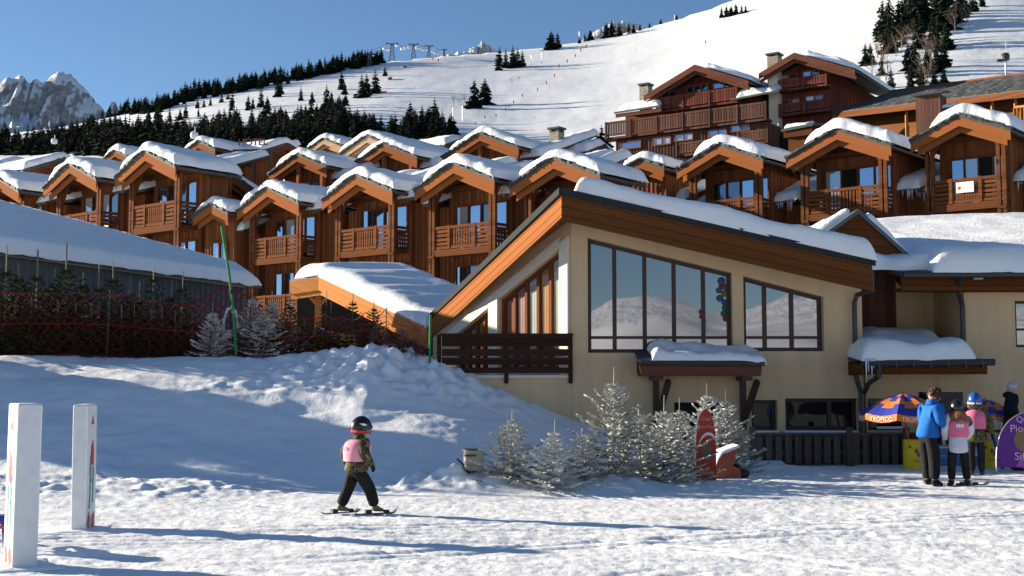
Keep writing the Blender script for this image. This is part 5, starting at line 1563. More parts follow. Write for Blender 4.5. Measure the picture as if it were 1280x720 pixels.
# drag lift posts, piste markers, red nets on the piste
pm = MB(); pm.tube([(0, 0, -.5), (0, 0, 1)], .02, 6); pm.bar((-.12, 0, .97), (.12, 0, .97), .03, .03); pmm = pm.mesh('lift_post', 'steel')
for px, py, h in ((566, 152, 20), (578, 151, 21), (664, 84, 17), (677, 82, 18), (724, 48, 14), (738, 46, 14), (843, 26, 8)):
    p = hill_pt(px, py); o = link('lift_post', pmm); o.location = p; H = h / F * p.y; o.scale = (H * .9, H * .9, H)
    tag(o, 'thin grey drag lift post standing on the white piste', 'post', 'drag lift posts')
mk = MB(); mk.tube([(0, 0, -.3), (0, 0, 1)], .1, 6); mk.box((-.18, -.05, .35), (.18, .05, 1)); mkm = mk.mesh('piste_marker', 'marker_red')
for px, py in ((594, 157), (606, 149), (620, 147), (632, 139), (642, 130), (653, 122), (672, 114), (683, 106), (693, 97), (699, 85), (709, 79), (719, 72), (726, 65), (733, 60), (882, 55), (541, 76), (548, 78)):
    p = hill_pt(px, py); o = link('piste_marker', mkm); o.location = p; H = 4.6 / F * p.y; o.scale = (H * .8, H * .8, H)
    tag(o, 'tiny brownish red marker stake along the drag lift track', 'marker', 'piste marker stakes')
for px, py, w_, h_, lab in ((507, 85, 5, 5, 'uppermost little red safety net on the piste'), (488, 100, 6, 7, 'middle little red safety net on the piste'), (480, 117, 9, 6, 'lowest little red safety net, beside the fir clump')):
    p = hill_pt(px, py); k = p.y / F
    t = thing('safety_net', lab, 'net', tuple(p), .2)
    b = MB(); b.prism([(-w_ * k / 2, 0, 0), (w_ * k / 2, 6, h_ * k * .5), (w_ * k / 2, 6, h_ * k), (-w_ * k / 2, 0, h_ * k * .45)], (0, .15, 0)); b.build('net', 'marker_red', t)
    b = MB(); b.tube([(-w_ * k / 2, 0, -1), (-w_ * k / 2, 0, h_ * k * .5)], .12, 5); b.build('stake', 'marker_red', t); b = MB(); b.tube([(w_ * k / 2, 6, -1), (w_ * k / 2, 6, h_ * k * 1.05)], .12, 5); b.build('stake', 'marker_red', t)
# snow gun behind the lodge roof
p = P(1257, 92, 92)
t = thing('snow_cannon', 'snow cannon with a thin mast beyond the slate roof', 'snow cannon', (p.x, p.y, p.z - 1.2), scale=.62)
b = MB(); b.tube([(0, 0, 0), (0, 0, 4.4)], .05, 6); b.tube([(.15, 0, 1), (.15, 0, 6.3)], .025, 5); b.tube([(-.6, 0, 5), (.15, 0, 5)], .03, 5); b.build('mast', 'steel', t)
b = MB(); b.lathe([(.3, -.5), (.5, -.4), (.55, .1), (.45, .4), (.2, .5)], (0, 0, 4.0), 12); b.box((-1.0, -.2, 3.4), (-.3, .2, 3.7)); b.build('barrel', 'dark_metal', t)
# ================================================================== YOUNG SPRUCES
def sapling_mesh(name, seed, h=2.0, w=.75, leader=.22, whorls=12, nb=7, mats=('frost_needles', 'frost_twig'), droop=.1, twig=.085, dense=1.0, gap=.055, fat=1.0):
    """young spruce: bare leader, whorls of boughs, each bough with side twigs clothed in short needle sprays"""
    r = random.Random(seed); b = MB()
    b.cur = 1; b.tube([(0, 0, -.15), (0, 0, h * .5), (r.uniform(-.02, .02), 0, h)], [.035, .02, .006], 6, False)
    top = h * (1 - leader)
    def spray(p, d, l, wd):
        """needle-clothed twig: a ring of narrow faces standing off the twig"""
        d = d.normalized(); q = p + d * l
        sx = d.cross(Vector((0, 0, 1)));
        if sx.length < .1: sx = Vector((1, 0, 0))
        sx.normalize(); sy = d.cross(sx)
        for k in range(3):
            a = PI * k / 3 + r.uniform(0, .6)
            o = (sx * math.cos(a) + sy * math.sin(a)) * wd
            m = p + d * l * .6
            b.add([p - o * .35, m - o, q, m + o, p + o * .35], [(0, 1, 2, 3, 4)])
    for k in range(whorls):
        f = k / (whorls - 1)
        z = .06 + (top - .06) * f
        L_ = w * (1 - f) ** .72 * r.uniform(.85, 1.1) + .07
        n = max(4, int(nb * (1.1 - .35 * f)))
        a0 = r.uniform(0, 7)
        for i in range(n):
            a = a0 + 2 * PI * i / n + r.uniform(-.3, .3)
            l = L_ * r.uniform(.6, 1.2)
            rise = (.55 * f ** 1.5 - droop * (1 - f)) + r.uniform(-.08, .1)
            pts = []
            for s in range(6):
                u = s / 5
                pts.append(Vector((math.cos(a) * l * u, math.sin(a) * l * u, z + rise * l * u + .12 * l * u * u - droop * .6 * l * math.sin(u * PI))))
            b.cur = 1; b.tube(pts, [q_ * fat for q_ in (.011, .009, .008, .006, .005, .003)], 4, False)
            b.cur = 0
            m = max(3, int(l / gap * dense))
            for j in range(m):
                u = .12 + .86 * (j + r.random() * .6) / m
                ii = min(4, int(u * 5)); p = pts[ii].lerp(pts[ii + 1], u * 5 - ii)
                d = (pts[ii + 1] - pts[ii]).normalized()
                side = d.cross(Vector((0, 0, 1))).normalized() * (1 if j % 2 else -1)
                tl = twig * r.uniform(.8, 1.5) * (1.3 - .6 * u) + .02
                spray(p, d * .75 + side * r.uniform(.5, .95) + Vector((0, 0, r.uniform(-.18, .25))), tl, .0165 * dense * fat)
                if l > .35 and u < .8:
                    spray(p + (d * .5 + side * .7) * tl * .5, d + side * .15 + Vector((0, 0, r.uniform(-.1, .1))), tl * .7, .0145 * dense)
            spray(pts[4], pts[5] - pts[4], (pts[5] - pts[4]).length + .05, .016)
    # leader shoots
    b.cur = 0
    for k in range(5):
        a = k * 1.3 + r.random(); spray(Vector((0, 0, top + .02)), Vector((math.cos(a) * .7, math.sin(a) * .7, 1)), .16 * h / 2, .012)
    b.cur = 1; b.tube([(0, 0, top), (0, 0, h)], [.014, .009], 5)
    return b.mesh(name, list(mats))
def needle_mat(name, green, frost, amount):
    m, t, b = nodes_of(name, green, .75, .2)
    g = N(t, 'NewGeometry'); s = N(t, 'SeparateXYZ'); L(t, g.outputs['Position'], s.inputs[0])
    n = N(t, 'TexNoise', i_Scale=14., i_Detail=3.); L(t, coords(t), n.inputs['Vector'])
    n2 = N(t, 'TexNoise', i_Scale=2.2, i_Detail=2.); L(t, coords(t), n2.inputs['Vector'])
    k = mathn(t, 'ADD', mathn(t, 'MULTIPLY', n.outputs[0], .6), mathn(t, 'MULTIPLY', n2.outputs[0], .5))
    L(t, ramp(t, k, [(1 - amount - .12, green), (1 - amount + .12, frost)]), b.inputs['Base Color'])
needle_mat('frost_needles', (.07, .085, .055), (.7, .7, .66), .62)
needle_mat('frost_needles_thin', (.06, .07, .04), (.66, .66, .6), .52)
needle_mat('green_needles', (.03, .048, .018), (.085, .1, .045), .42)
needle_mat('russet_needles', (.05, .026, .014), (.13, .06, .035), .45)
needle_mat('dusted_needles', (.03, .042, .02), (.5, .5, .5), .42)
plain('frost_twig', (.42, .38, .33), .85, var=.3, scale=10)
plain('pale_leader', (.2, .165, .12), .85, var=.3, scale=10)
frost = [sapling_mesh('frosted_spruce', 100 + k, 2.0, (.98, .84, 1.05)[k % 3], (.2, .25, .22)[k % 3], 13, 7, ('frost_needles' if k % 2 else 'frost_needles_thin', 'frost_twig'), dense=1.1, twig=.13, gap=.075, fat=1.25) for k in range(4)]
green = [sapling_mesh('green_spruce', 200 + k, 2.4, (.62, .7, .55, .66)[k % 4], (.24, .28, .2, .3)[k % 4], 15, 8, ('green_needles', 'pale_leader')) for k in range(4)]
russet = [sapling_mesh('russet_spruce', 400 + k, 2.4, .66, .26, 14, 8, ('russet_needles', 'pale_leader')) for k in range(2)]
dusted = [sapling_mesh('dusted_spruce', 300 + k, 2.0, .8, .2, 12, 8, ('dusted_needles', 'pale_leader')) for k in range(2)]
def sapling(name, me, px, Y, top_py, label, group, wide=1.0, href=2.0, sink=.05, rz=None):
    x = (px - 640) / F * Y; z = gz(x, Y) - sink
    h = P(px, top_py, Y).z - z
    o = link(name, me); o.location = (x, Y, z); s = h / href; o.scale = (s * wide, s * wide, s); o.rotation_euler = (rnd.uniform(-.04, .04), rnd.uniform(-.04, .04), rnd.uniform(0, 6.28) if rz is None else rz)
    tag(o, label, 'tree', group); return o
G1 = 'frosted young spruces in front of the cream building'
for i, (px, Y, tp, wd, lab) in enumerate(((637, 20.0, 512, 1.15, 'frosted young spruce just right of the grey electrical box, the leftmost'),
        (690, 19.5, 524, 1.2, 'second frosted young spruce from the left, short and bushy'),
        (764, 20.6, 459, .95, 'tallest frosted young spruce, rising before the cream wall left of the canopy'),
        (729, 20.2, 535, 1.25, 'low bushy frosted spruce at the left foot of the tallest one'),
        (800, 21.2, 505, 1.25, 'frosted spruce just right of the tallest one'),
        (826, 21.6, 494, 1.15, 'frosted spruce under the left canopy bracket'),
        (846, 22.0, 497, .95, 'frosted spruce left of the red pointed signboard'),
        (884, 23.3, 479, 1.0, 'frosted spruce with a long bare leader right behind the red pointed signboard'),
        (906, 23.7, 488, 1.0, 'rightmost frosted spruce beside the picket fence'))):
    sapling('frosted_spruce', frost[i % 4], px, Y, tp, lab, G1, wd)
G2 = 'young spruces planted along the top of the snow bank'
gspots = [(-30, 28.9, 305), (6, 28.7, 306), (24, 29.4, 330), (45, 28.8, 312), (62, 29.5, 335), (83, 28.9, 302), (104, 29.4, 340), (123, 28.7, 331), (143, 29.0, 325), (160, 29.6, 345), (192, 28.8, 330), (175, 29.2, 352), (226, 28.9, 338), (210, 29.5, 350)]
for i, (px, Y, tp) in enumerate(gspots):
    sapling('green_spruce', green[i % 4], px, Y, tp, 'green young spruce with a bare pale leader behind the red net on the bank', G2, 1.25, 2.4)
low = [(-14, 28.5, 372), (16, 28.5, 378), (36, 28.5, 372), (56, 28.6, 380), (74, 28.5, 375), (95, 28.5, 378), (114, 28.5, 380), (134, 28.5, 378), (153, 28.5, 382), (170, 28.5, 380), (186, 28.5, 384), (203, 28.5, 383), (220, 28.5, 388), (240, 28.6, 392), (296, 28.7, 398), (315, 28.5, 396), (352, 28.5, 398), (380, 28.5, 396), (398, 28.6, 398), (424, 28.5, 402), (452, 28.4, 404), (478, 28.3, 408), (498, 28.2, 415), (518, 28.0, 420)]
for i, (px, Y, tp) in enumerate(low):
    ru = i % 2 == 1
    sapling('russet_spruce' if ru else 'green_spruce', russet[i // 2 % 2] if ru else green[(i + 1) % 4], px, Y, tp, ('withered russet brown spruce low in the hedge behind the red net' if ru else 'low bushy green spruce filling the foot of the hedge behind the red net'), 'low spruces at the foot of the hedge', 1.75, 2.4)
for px, Y, tp, me, lab, wd in ((266, 28.5, 378, frost[1], 'bushy frosted spruce left of the leaning green pole', 1.0), (318, 28.9, 362, frost[0], 'frosted spruce tip rising right of the leaning green pole', .8), (342, 28.9, 364, frost[2], 'frosted spruce tip left of the larch porch post', .8), (330, 28.4, 386, frost[3], 'wide frosted spruce at the foot of the hedge right of the green pole', 1.5), (372, 28.4, 402, dusted[1], 'lightly dusted spruce in the hedge below the porch post', 1.4),
        (365, 28.8, 362, green[1], 'green spruce in front of the larch porch post', 1.2), (406, 28.6, 362, green[3], 'slim green spruce before the dark porch opening', .95), (414, 28.5, 378, green[0], 'slim spruce beside the lime green tarpaulin', .8), (440, 28.6, 366, green[2], 'green spruce before the sloping larch fascia, left one', 1.3), (466, 28.6, 370, green[1], 'green spruce before the sloping larch fascia, right one', 1.3), (474, 28.2, 398, dusted[0], 'dusted spruce low in the hedge under the porch roof', 1.1), (503, 27.9, 404, dusted[1], 'dusted spruce near the low end of the porch roof', 1.1), (525, 27.6, 424, dusted[0], 'last dusted spruce beside the thin green post', 1.2)):
    sapling(('frosted_spruce' if me in frost else 'green_spruce' if me in green else 'dusted_spruce'), me, px, Y, tp, lab, 'young spruces at the right end of the hedge', wd, 2.4 if me in green else 2.0)

# ---- unseen firs added left of the view to shade the snow bank
for i, (x_, y_, h_) in enumerate(((-14.6, 27.4, 3.4), (-16.0, 27.9, 3.8), (-18.2, 28.1, 4.4), (-15.6, 26.7, 3.5), (-17.4, 26.6, 3.9), (-15.0, 25.5, 2.7), (-18, 25.2, 3.3), (-20.5, 27.4, 4.8), (-22, 28.8, 5.4), (-19.2, 26.2, 4.0))):
    o = link('fir_tree', firs[i % 7]); o.location = (x_, y_, gz(x_, y_) - .2); o.scale = (h_ * 1.15, h_ * 1.15, h_); o.rotation_euler = (0, 0, i * 1.7)
    tag(o, 'unseen fir added beyond the left edge to shade the snow bank', 'tree', 'unseen firs added for shade')

# ---- red net in front of the hedge
def net(label, path, h, cell, thick, sag=.0, seed=1):
    """diamond mesh net strung along path [(x, y)], upright; one object"""
    r = random.Random(seed)
    pts = [Vector((x, y, 0)) for x, y, *_ in path]; hs = [p[2] if len(p) > 2 else h for p in path]
    seg = [0]
    for a, c in zip(pts, pts[1:]): seg.append(seg[-1] + (c - a).length)
    def at(s, z):
        s = max(0, min(seg[-1] - 1e-4, s))
        k = max(i for i in range(len(seg) - 1) if seg[i] <= s)
        f = (s - seg[k]) / (seg[k + 1] - seg[k])
        p = pts[k].lerp(pts[k + 1], f); hh = hs[k] + (hs[k + 1] - hs[k]) * f
        wv = .1 * math.sin(s * 1.7 + z * 2) + .05 * math.sin(s * 5.1 + 1)
        dip = sag * math.sin(PI * ((s / 3.2) % 1))
        return Vector((p.x, p.y + wv, gz(p.x, p.y) + .03 + z * (hh - dip)))
    x0 = at(0, 0); t = thing('safety_net', label, 'net', tuple(x0)); inv = Matrix.Translation(-x0)
    b = MB(inv)
    n = int(seg[-1] / cell); m = int(h / cell * 1.0)
    for i in range(n):
        for j in range(m):
            s0 = i * cell; s1 = (i + 1) * cell; z0 = j / m; z1 = (j + 1) / m
            a, c = (at(s0, z0), at(s1, z1)) if (i + j) % 2 == 0 else (at(s0, z1), at(s1, z0))
            b.tube([a, c], thick, 3, False)
    for z in (0, .5, 1.0):
        b.tube([at(k * cell, z) for k in range(n + 1)], thick * 1.8, 4, False)
    b.build('netting', 'net_red', t)
    b = MB(inv)
    s = 0
    while s < seg[-1]: b.tube([at(s, 0) - up * .3, at(s, 1) + up * .06], .016, 6); s += 3.2
    b.build('stakes', 'dark_metal', t)
    return t
def gx(px, Y): return (px - 640) / F * Y
net('long red safety net strung in front of the spruce hedge on the bank', [(gx(-40, 28.1), 28.1, 1.5), (gx(60, 28.1), 28.1, 1.5), (gx(150, 28.1), 28.1, 1.42), (gx(230, 28.1), 28.1, 1.3), (gx(330, 28.1), 28.1, 1.1), (gx(430, 27.9), 27.9, .85), (gx(490, 27.6), 27.6, .7), (gx(534, 27.3), 27.3, .8)], 1.3, .11, .0046, .12)
net('red safety net peaked behind the leaning green pole', [(gx(222, 30.2), 30.2, 1.3), (gx(255, 30.2), 30.2, 1.45), (gx(286, 30.2), 30.2, 1.75), (gx(315, 30.2), 30.2, 1.4), (gx(330, 30.2), 30.2, 1.2)], 1.5, .1, .011, .0, 3)

# ---- poles, lime tarpaulin
p0, p1 = P(296, 446, 27.9), P(277, 283, 28.3); p0.z = gz(p0.x, p0.y) - .2
t = thing('slalom_pole', 'long thin green pole leaning left in front of the hedge', 'pole', tuple(p0))
b = MB(Matrix.Translation(-p0)); b.tube([p0 + (p1 - p0) * (k / 8) + Vector((.06 * math.sin(PI * k / 8), 0, 0)) for k in range(9)], .03, 8); b.build('shaft', 'pole_green', t)
b = MB(Matrix.Translation(-p0)); q = p0 + (p1 - p0) * .52; b.tube([q + Vector((.055, 0, -.03)), q + Vector((.055, 0, .06))], .04, 8); b.build('band', 'black_rubber', t)
p0, p1 = P(537, 456, 26.9), P(538, 393, 26.9); p0.z = gz(p0.x, p0.y) - .1
o = None; b = MB(Matrix.Translation(-p0)); b.tube([p0, p1], .025, 8); o = b.build('slalom_pole', 'pole_green'); o.location = p0; tag(o, 'short upright green post at the left end of the terrace railing', 'pole')
p = P(404, 412, 29.3)
t = thing('play_tunnel', 'lime green fabric hoop with white edging half hidden in the hedge', 'hoop', (p.x, p.y, p.z - .4))
b = MB(); b.tube([(-.36, 0, -.5), (-.34, 0, 0), (-.2, 0, .32), (0, 0, .4), (.2, 0, .32), (.34, 0, 0), (.36, 0, -.5)], .05, 8); b.build('white_hoop', 'white_paint', t, True)
b = MB()
for k in range(10):
    a0, a1 = PI * k / 10, PI * (k + 1) / 10
    b.prism([(.33 * math.cos(a0), .05, .35 * math.sin(a0)), (.33 * math.cos(a1), .05, .35 * math.sin(a1)), (.36 * math.cos(a1) + .45, .9, .33 * math.sin(a1)), (.36 * math.cos(a0) + .45, .9, .33 * math.sin(a0))], (0, 0, .02))
b.build('fabric', 'lime_fabric', t)
p = P(288, 400, 28.9)
t = thing('play_tunnel', 'white arched frame with hanging white cloth behind the leaning green pole', 'hoop', (p.x, p.y, p.z - .3))
b = MB(); b.tube([(-.17, 0, -.9), (-.15, 0, .3), (-.08, 0, .55), (.02, 0, .6), (.12, 0, .5), (.17, 0, .2), (.18, 0, -.9)], .035, 8); b.build('white_hoop', 'white_paint', t, True)
b = MB(); b.ball((-.05, .05, -.25), (.2, .16, .33), 12, 8); b.build('white_cloth', 'white_paint', t, True)

# ---- electrical box on a post
Y = 20.3; x = gx(592, Y); z0 = gz(x, Y)
t = thing('electrical_box', 'grey electrical box with two flaps on dark posts left of the frosted spruces', 'box', (x, Y, z0), R(14))
zb = P(590, 588, Y).z - z0; zt_ = P(590, 563, Y).z - z0
b = MB(); b.box((-.1, -.1, zb), (.16, .14, zt_)); bo = b.build('cabinet', 'beige_plastic', t)
b = MB(); b.box((-.155, -.13, zb + .03), (-.104, .1, zt_ + .015)); b.build('side_flap', 'beige_plastic', bo)
b = MB(); b.box((-.17, -.14, zt_ - .09), (.02, -.104, zt_ - .06)); b.box((-.15, -.09, zt_ + .002), (.05, .1, zt_ + .03)); b.build('bracket', 'dark_metal', bo)
b = MB(); b.box((-.12, -.03, -.2), (-.05, .04, zb)); b.box((-.03, -.05, -.2), (.05, .03, zb)); b.bar((.05, 0, zb), (.28, .05, -.1), .03, .03); b.bar((-.12, 0, .05), (-.28, -.03, .2), .025, .025); b.build('posts', 'black_rubber', t)

# ---- red pointed signboard
Y = 21.9; x = gx(881, Y); z0 = gz(x, Y) - .03
t = thing('signboard', 'red pointed signboard with a white swoosh standing in the snow before the spruces', 'sign', (x, Y, z0), R(-8))
H = P(881, 511, Y).z - z0
def sb_half(z):
    f = z / H
    return .175 if f < .45 else .175 * math.sqrt(max(0, 1 - ((f - .45) / .55) ** 2.2))
zs = [H * k / 40 for k in range(41)]
outl = [(sb_half(z), 0, z) for z in zs] + [(-sb_half(z), 0, z) for z in reversed(zs[:-1])]
b = MB(); b.prism(outl[::-1], (0, .045, 0)); bd = b.build('board', 'sign_red', t)
b = MB(); edge = [(-sb_half(z) - .012, .006, z) for z in zs[:-2]]
for a, c in zip(edge, edge[1:]): b.bar(Vector(a) + Vector((0, .018, 0)), Vector(c) + Vector((0, .018, 0)), .02, .05)
b.build('white_edge', 'white_paint', bd)
b = MB()
import itertools
arc = []
for k in range(22):
    a = PI * (1.04 - k / 21 * 1.0)
    arc.append((.02 + .15 * math.cos(a), .55 * H + .19 * math.sin(a) - .13 * (1 - k / 21) ** 2))
for (x0_, z0_), (x1_, z1_) in zip(arc, arc[1:]): 
    b.prism([(max(-.172, min(.172, x0_)), -.004, z0_ - .05), (max(-.172, min(.172, x1_)), -.004, z1_ - .05), (max(-.172, min(.172, x1_)), -.004, z1_), (max(-.172, min(.172, x0_)), -.004, z0_)], (0, .0035, 0))
b.build('white_swoosh', 'white_paint', bd)
b = MB(); b.prism([(.01 + .1 * math.cos(2 * PI * k / 16), -.004, .41 * H + .15 * math.sin(2 * PI * k / 16)) for k in range(16)], (0, .0035, 0)); b.build('brown_panel', 'dull_brown', bd)
for s_, z_, sz, m_ in (('Club', .86, .085, 'sign_pink'), ('Piou Piou', .755, .075, 'sign_pink'), ('Nolola', .13, .1, 'sign_cream')):
    o = text_mesh('lettering', s_, sz, m_, bd, .002); o.rotation_euler = (PI / 2, 0, 0); o.location = (0, -.006, z_ * H)

# ---- snow dusted wooden seat beside it
Y = 22.6; x = gx(905, Y); z0 = gz(x, Y)
t = thing('snowy_bench', 'red brown wooden bench with snow on its slanted back beside the red signboard', 'seat', (x, Y, z0), R(10))
b = MB(); b.prism([(-.3, -.2, -.05), (.02, -.2, -.05), (.12, -.2, .42), (.2, -.2, .58), (.06, -.2, .55), (-.2, -.2, .36)], (0, .4, 0)); b.build('back', 'seat_red', t)
snow_sheet('back_snow', lambda u, v: (-.3 + u * .55 + 0 * v, v, .0 + np.interp(u, [0, .12, .3, 1], [.02, .3, .44, .58])), 0, .9, -.22, .22, .05, .05, t, 20, 12, .3, .01, front_amp=.02)
b = MB(); b.box((.0, -.22, -.04), (.42, .22, .0)); b.prism([(.03, -.205, 0), (.22, -.205, 0), (.2, -.205, .17), (.1, -.205, .22), (.06, -.205, .2)], (0, .4, 0)); b.build('seat', 'seat_red', t)
b = MB(); b.ball((.28, -.05, .08), (.16, .14, .09), 12, 8); b.ball((.2, 0, .16), (.1, .12, .1), 10, 7); b.build('black_cushion', 'black_rubber', t, True)

# ---- padded foam bollards
def bollard(label, px, Y, hgt, thick, width, yaw, face, seed):
    x = gx(px, Y); t = thing('foam_bollard', label, 'bollard', (x, Y, gz(x, Y) - .02), yaw)
    bm = bmesh.new()
    bmesh.ops.create_cube(bm, size=1)
    bmesh.ops.scale(bm, vec=(thick, width, hgt), verts=bm.verts); bmesh.ops.translate(bm, vec=(0, 0, hgt / 2), verts=bm.verts)
    bmesh.ops.bevel(bm, geom=list(bm.edges), offset=.022, segments=3, affect='EDGES', profile=.6)
    me = bpy.data.meshes.new('foam_pad'); bm.to_mesh(me); bm.free()
    me.materials.append(M['padding']); me.polygons.foreach_set('use_smooth', [True] * len(me.polygons))
    link('pad', me, t)
    b = MB()
    for s in (-1, 1):                                   # piping along the seams
        for q in (-1, 1): b.tube([(s * (thick / 2 - .008), q * (width / 2 - .008), .02), (s * (thick / 2 - .008), q * (width / 2 - .008), hgt - .02)], .008, 6)
    b.build('piping', 'white_paint', t)
    b = MB(); fx_ = face * (thick / 2 + .002); sx = face * .002
    def quad(poly, c):
        b.cur = c; q = [(fx_, y * width, z * hgt) for y, z in poly]
        if face < 0: q = q[::-1]
        b.prism(q, (sx, 0, 0))
    quad([(-.1, .84), (.2, .84), (.05, .91)], 0)
    quad([(-.12, .52), (.18, .52), (.22, .64), (.1, .72), (-.1, .66)], 0)
    quad([(-.25, .18), (-.12, .18), (.02, .62), (-.08, .62)], 1); quad([(.1, .22), (.2, .22), (.24, .5), (.12, .5)], 1)
    quad([(-.4, .06), (-.2, .02), (-.05, .1), (-.25, .16)], 0); quad([(.05, .03), (.3, .02), (.35, .14), (.12, .12)], 0)
    for k in range(12):
        a0, a1 = 2 * PI * k / 12, 2 * PI * (k + 1) / 12
        quad([(.2 * math.cos(a0), .5 + .1 * math.sin(a0)), (.2 * math.cos(a1), .5 + .1 * math.sin(a1)), (.24 * math.cos(a1), .5 + .115 * math.sin(a1)), (.24 * math.cos(a0), .5 + .115 * math.sin(a0))], 2)
    b.build('print', ['print_red', 'print_green', 'print_grey'], t)
    t.rotation_euler = (R(.8 * seed - 1), R(1.2 - .7 * seed), yaw)
    b = MB()
    for zz in (.33, .66): b.box((-thick / 2 - .003, -width / 2 - .003, zz * hgt), (thick / 2 + .003, width / 2 + .003, zz * hgt + .006))
    b.build('seams', 'print_grey', t) if False else None
    snow_sheet('base_snow', lambda u, v: (u, v, .01 + 0 * u), -thick / 2 - .16, thick / 2 + .2, -width / 2 - .14, width / 2 + .14, .03, .16, t, 18, 18, .6, .02, mat='snow')
    return t
bollard('nearer tall white padded foam post at the left edge with a coloured print', 33, 11.75, 1.54, .22, .5, R(31), -1, 1)
bollard('farther tall white padded foam post, the one beside the long shadow', 110, 14.85, 1.5, .17, .42, R(4), 1, 2)

# ---- blue plastic chair cut by the frame
Y = 13.2; x = gx(-6, Y)
t = thing('plastic_chair', 'blue plastic chair with a red strap cut by the left picture edge', 'chair', (x, Y, gz(x, Y)), R(100))
b = MB(); b.box((-.2, -.2, .27), (.2, .2, .31)); b.build('seat', 'blue_plastic', t)
b = MB(); b.prism([(-.2, .17, .3), (.2, .17, .3), (.19, .25, .62), (-.19, .25, .62)], (0, .03, .005)); b.build('backrest', 'blue_plastic', t)
for sx in (-1, 1):
    for sy in (-1, 1): b = MB(); b.tube([(sx * .18, sy * .18, .27), (sx * .21, sy * .21, -.03)], .022, 8); b.build('leg', 'blue_plastic', t)
b = MB(); b.box((-.215, -.215, .2), (.215, -.2, .235)); b.box((-.215, -.2, .2), (-.2, .2, .235)); b.box((.2, -.2, .2), (.215, .2, .235)); b.build('strap', 'print_red', t)

# ---- parasols in yellow drums
def parasol(label, px, Y, rim_r, top_py, rim_py, drum_top, drum_px, text, yaw):
    x = gx(px, Y); z0 = gz(x, Y)
    dx = gx(drum_px, Y) - x
    zt, zr = P(px, top_py, Y).z - z0, P(px, rim_py, Y).z - z0
    zd = P(px, drum_top, Y).z - z0
    t = thing('parasol', label, 'parasol', (x, Y, z0), yaw)
    n = 8
    b = MB(); rings = 8
    def pt(k, j, sag=1):
        a = 2 * PI * (k + .5) / n; f = j / rings
        return Vector((rim_r * f * math.cos(a), rim_r * f * math.sin(a), zt - (zt - zr) * f ** 1.55))
    for k in range(n):
        for j in range(rings):
            for h_ in range(4):
                def pm(jj, hh):
                    p = pt(k, jj).lerp(pt(k + 1, jj), hh / 4); p.z -= .05 * (jj / rings) * math.sin(PI * hh / 4); return p
                stripe = j in (0, 4) or (j in (1, 5) and h_ in (1, 2)) or (j == 3 and h_ in (0, 3))
                b.cur = 1 if stripe else 0
                b.add([pm(j, h_), pm(j + 1, h_), pm(j + 1, h_ + 1), pm(j, h_ + 1)], [(0, 1, 2, 3)])
    cv = b.build('canopy', ['parasol_blue', 'parasol_orange'], t, True)
    vl = MB()
    for k in range(n):
        a, c = pt(k, rings), pt(k + 1, rings); m_ = (a + c) / 2; out = Vector((m_.x, m_.y, 0)).normalized()
        for h_ in range(4):
            p, q = a.lerp(c, h_ / 4), a.lerp(c, (h_ + 1) / 4); p.z -= .05 * math.sin(PI * h_ / 4); q.z -= .05 * math.sin(PI * (h_ + 1) / 4)
            vl.add([p, p + out * .02 - up * .13, q + out * .02 - up * .13, q], [(0, 1, 2, 3)])
    va = vl.build('valance', 'parasol_orange', cv)
    for k in range(n):
        a, c = pt(k, rings), pt(k + 1, rings); m_ = (a + c) / 2; out = Vector((m_.x, m_.y, 0)).normalized()
        o = text_mesh('lettering', text, .115, 'white_paint', va, .003)
        ang = math.atan2(out.y, out.x) + PI / 2
        o.rotation_euler = (PI / 2, 0, ang); o.location = m_ + out * .022 - up * .11
        rb = MB(); s0 = m_ + out * .022 - up * .11 - (c - a).normalized() * .3
        if yaw == yaw and k % 2 == 0: pass
    b = MB(); b.tube([(0, 0, zt + .03), (0, 0, zr)], .02, 8); b.tube([(0, 0, zr), (dx * 1.0, 0, zd - .3)], .02, 8); b.build('pole', 'pole_orange', t)
    r2 = MB()
    for k in range(n): r2.tube([(0, 0, zt - .03), pt(k, rings) - up * .015], .006, 4)
    r2.build('ribs', 'steel', t)
    d = thing('drum', label.replace('parasol', 'drum')[:0] + ('yellow drum holding the left orange and blue parasol' if px < 1180 else 'yellow drum beside the child in camouflage, holding the right parasol'), 'drum', (x + dx * math.cos(yaw), Y + dx * math.sin(yaw), z0))
    b = MB(); b.lathe([(.16, -.05), (.165, 0), (.168, .1), (.165, zd - .02), (.15, zd)], n=20); bd = b.build('body', 'drum_yellow', d, True)
    b = MB()
    for (ax, az, rr, c) in ((.25, .62, .045, 0), (.62, .5, .05, 1), (-.5, .75, .03, 0)):
        b.cur = c
        th = -PI / 2 + ax
        cxx, cyy = .167 * math.cos(th), .167 * math.sin(th)
        tx, ty = -math.sin(th), math.cos(th)
        b.prism([(cxx + tx * rr * math.cos(2 * PI * k / 12), cyy + ty * rr * math.cos(2 * PI * k / 12) , az * zd + rr * math.sin(2 * PI * k / 12)) for k in range(12)], (math.cos(th) * .006, math.sin(th) * .006, 0))
    b.cur = 0
    for k in range(5): th = -PI / 2 - .1 + k * .14; b.box((.168 * math.cos(th) - .008, .168 * math.sin(th) - .004, zd * .27), (.168 * math.cos(th) + .008, .168 * math.sin(th) + .002, zd * .31))
    b.build('print', ['print_red', 'print_blue'], bd)
    return t
parasol('orange and blue beach parasol with white lettering left of the man in blue', 1127, 24.6, .86, 492, 516, 549, 1136, 'TROPICO', R(-3))
parasol('orange and blue parasol partly hidden behind the child in camouflage', 1228, 25.0, .62, 499, 516, 550, 1230, 'TROPICO', R(20))

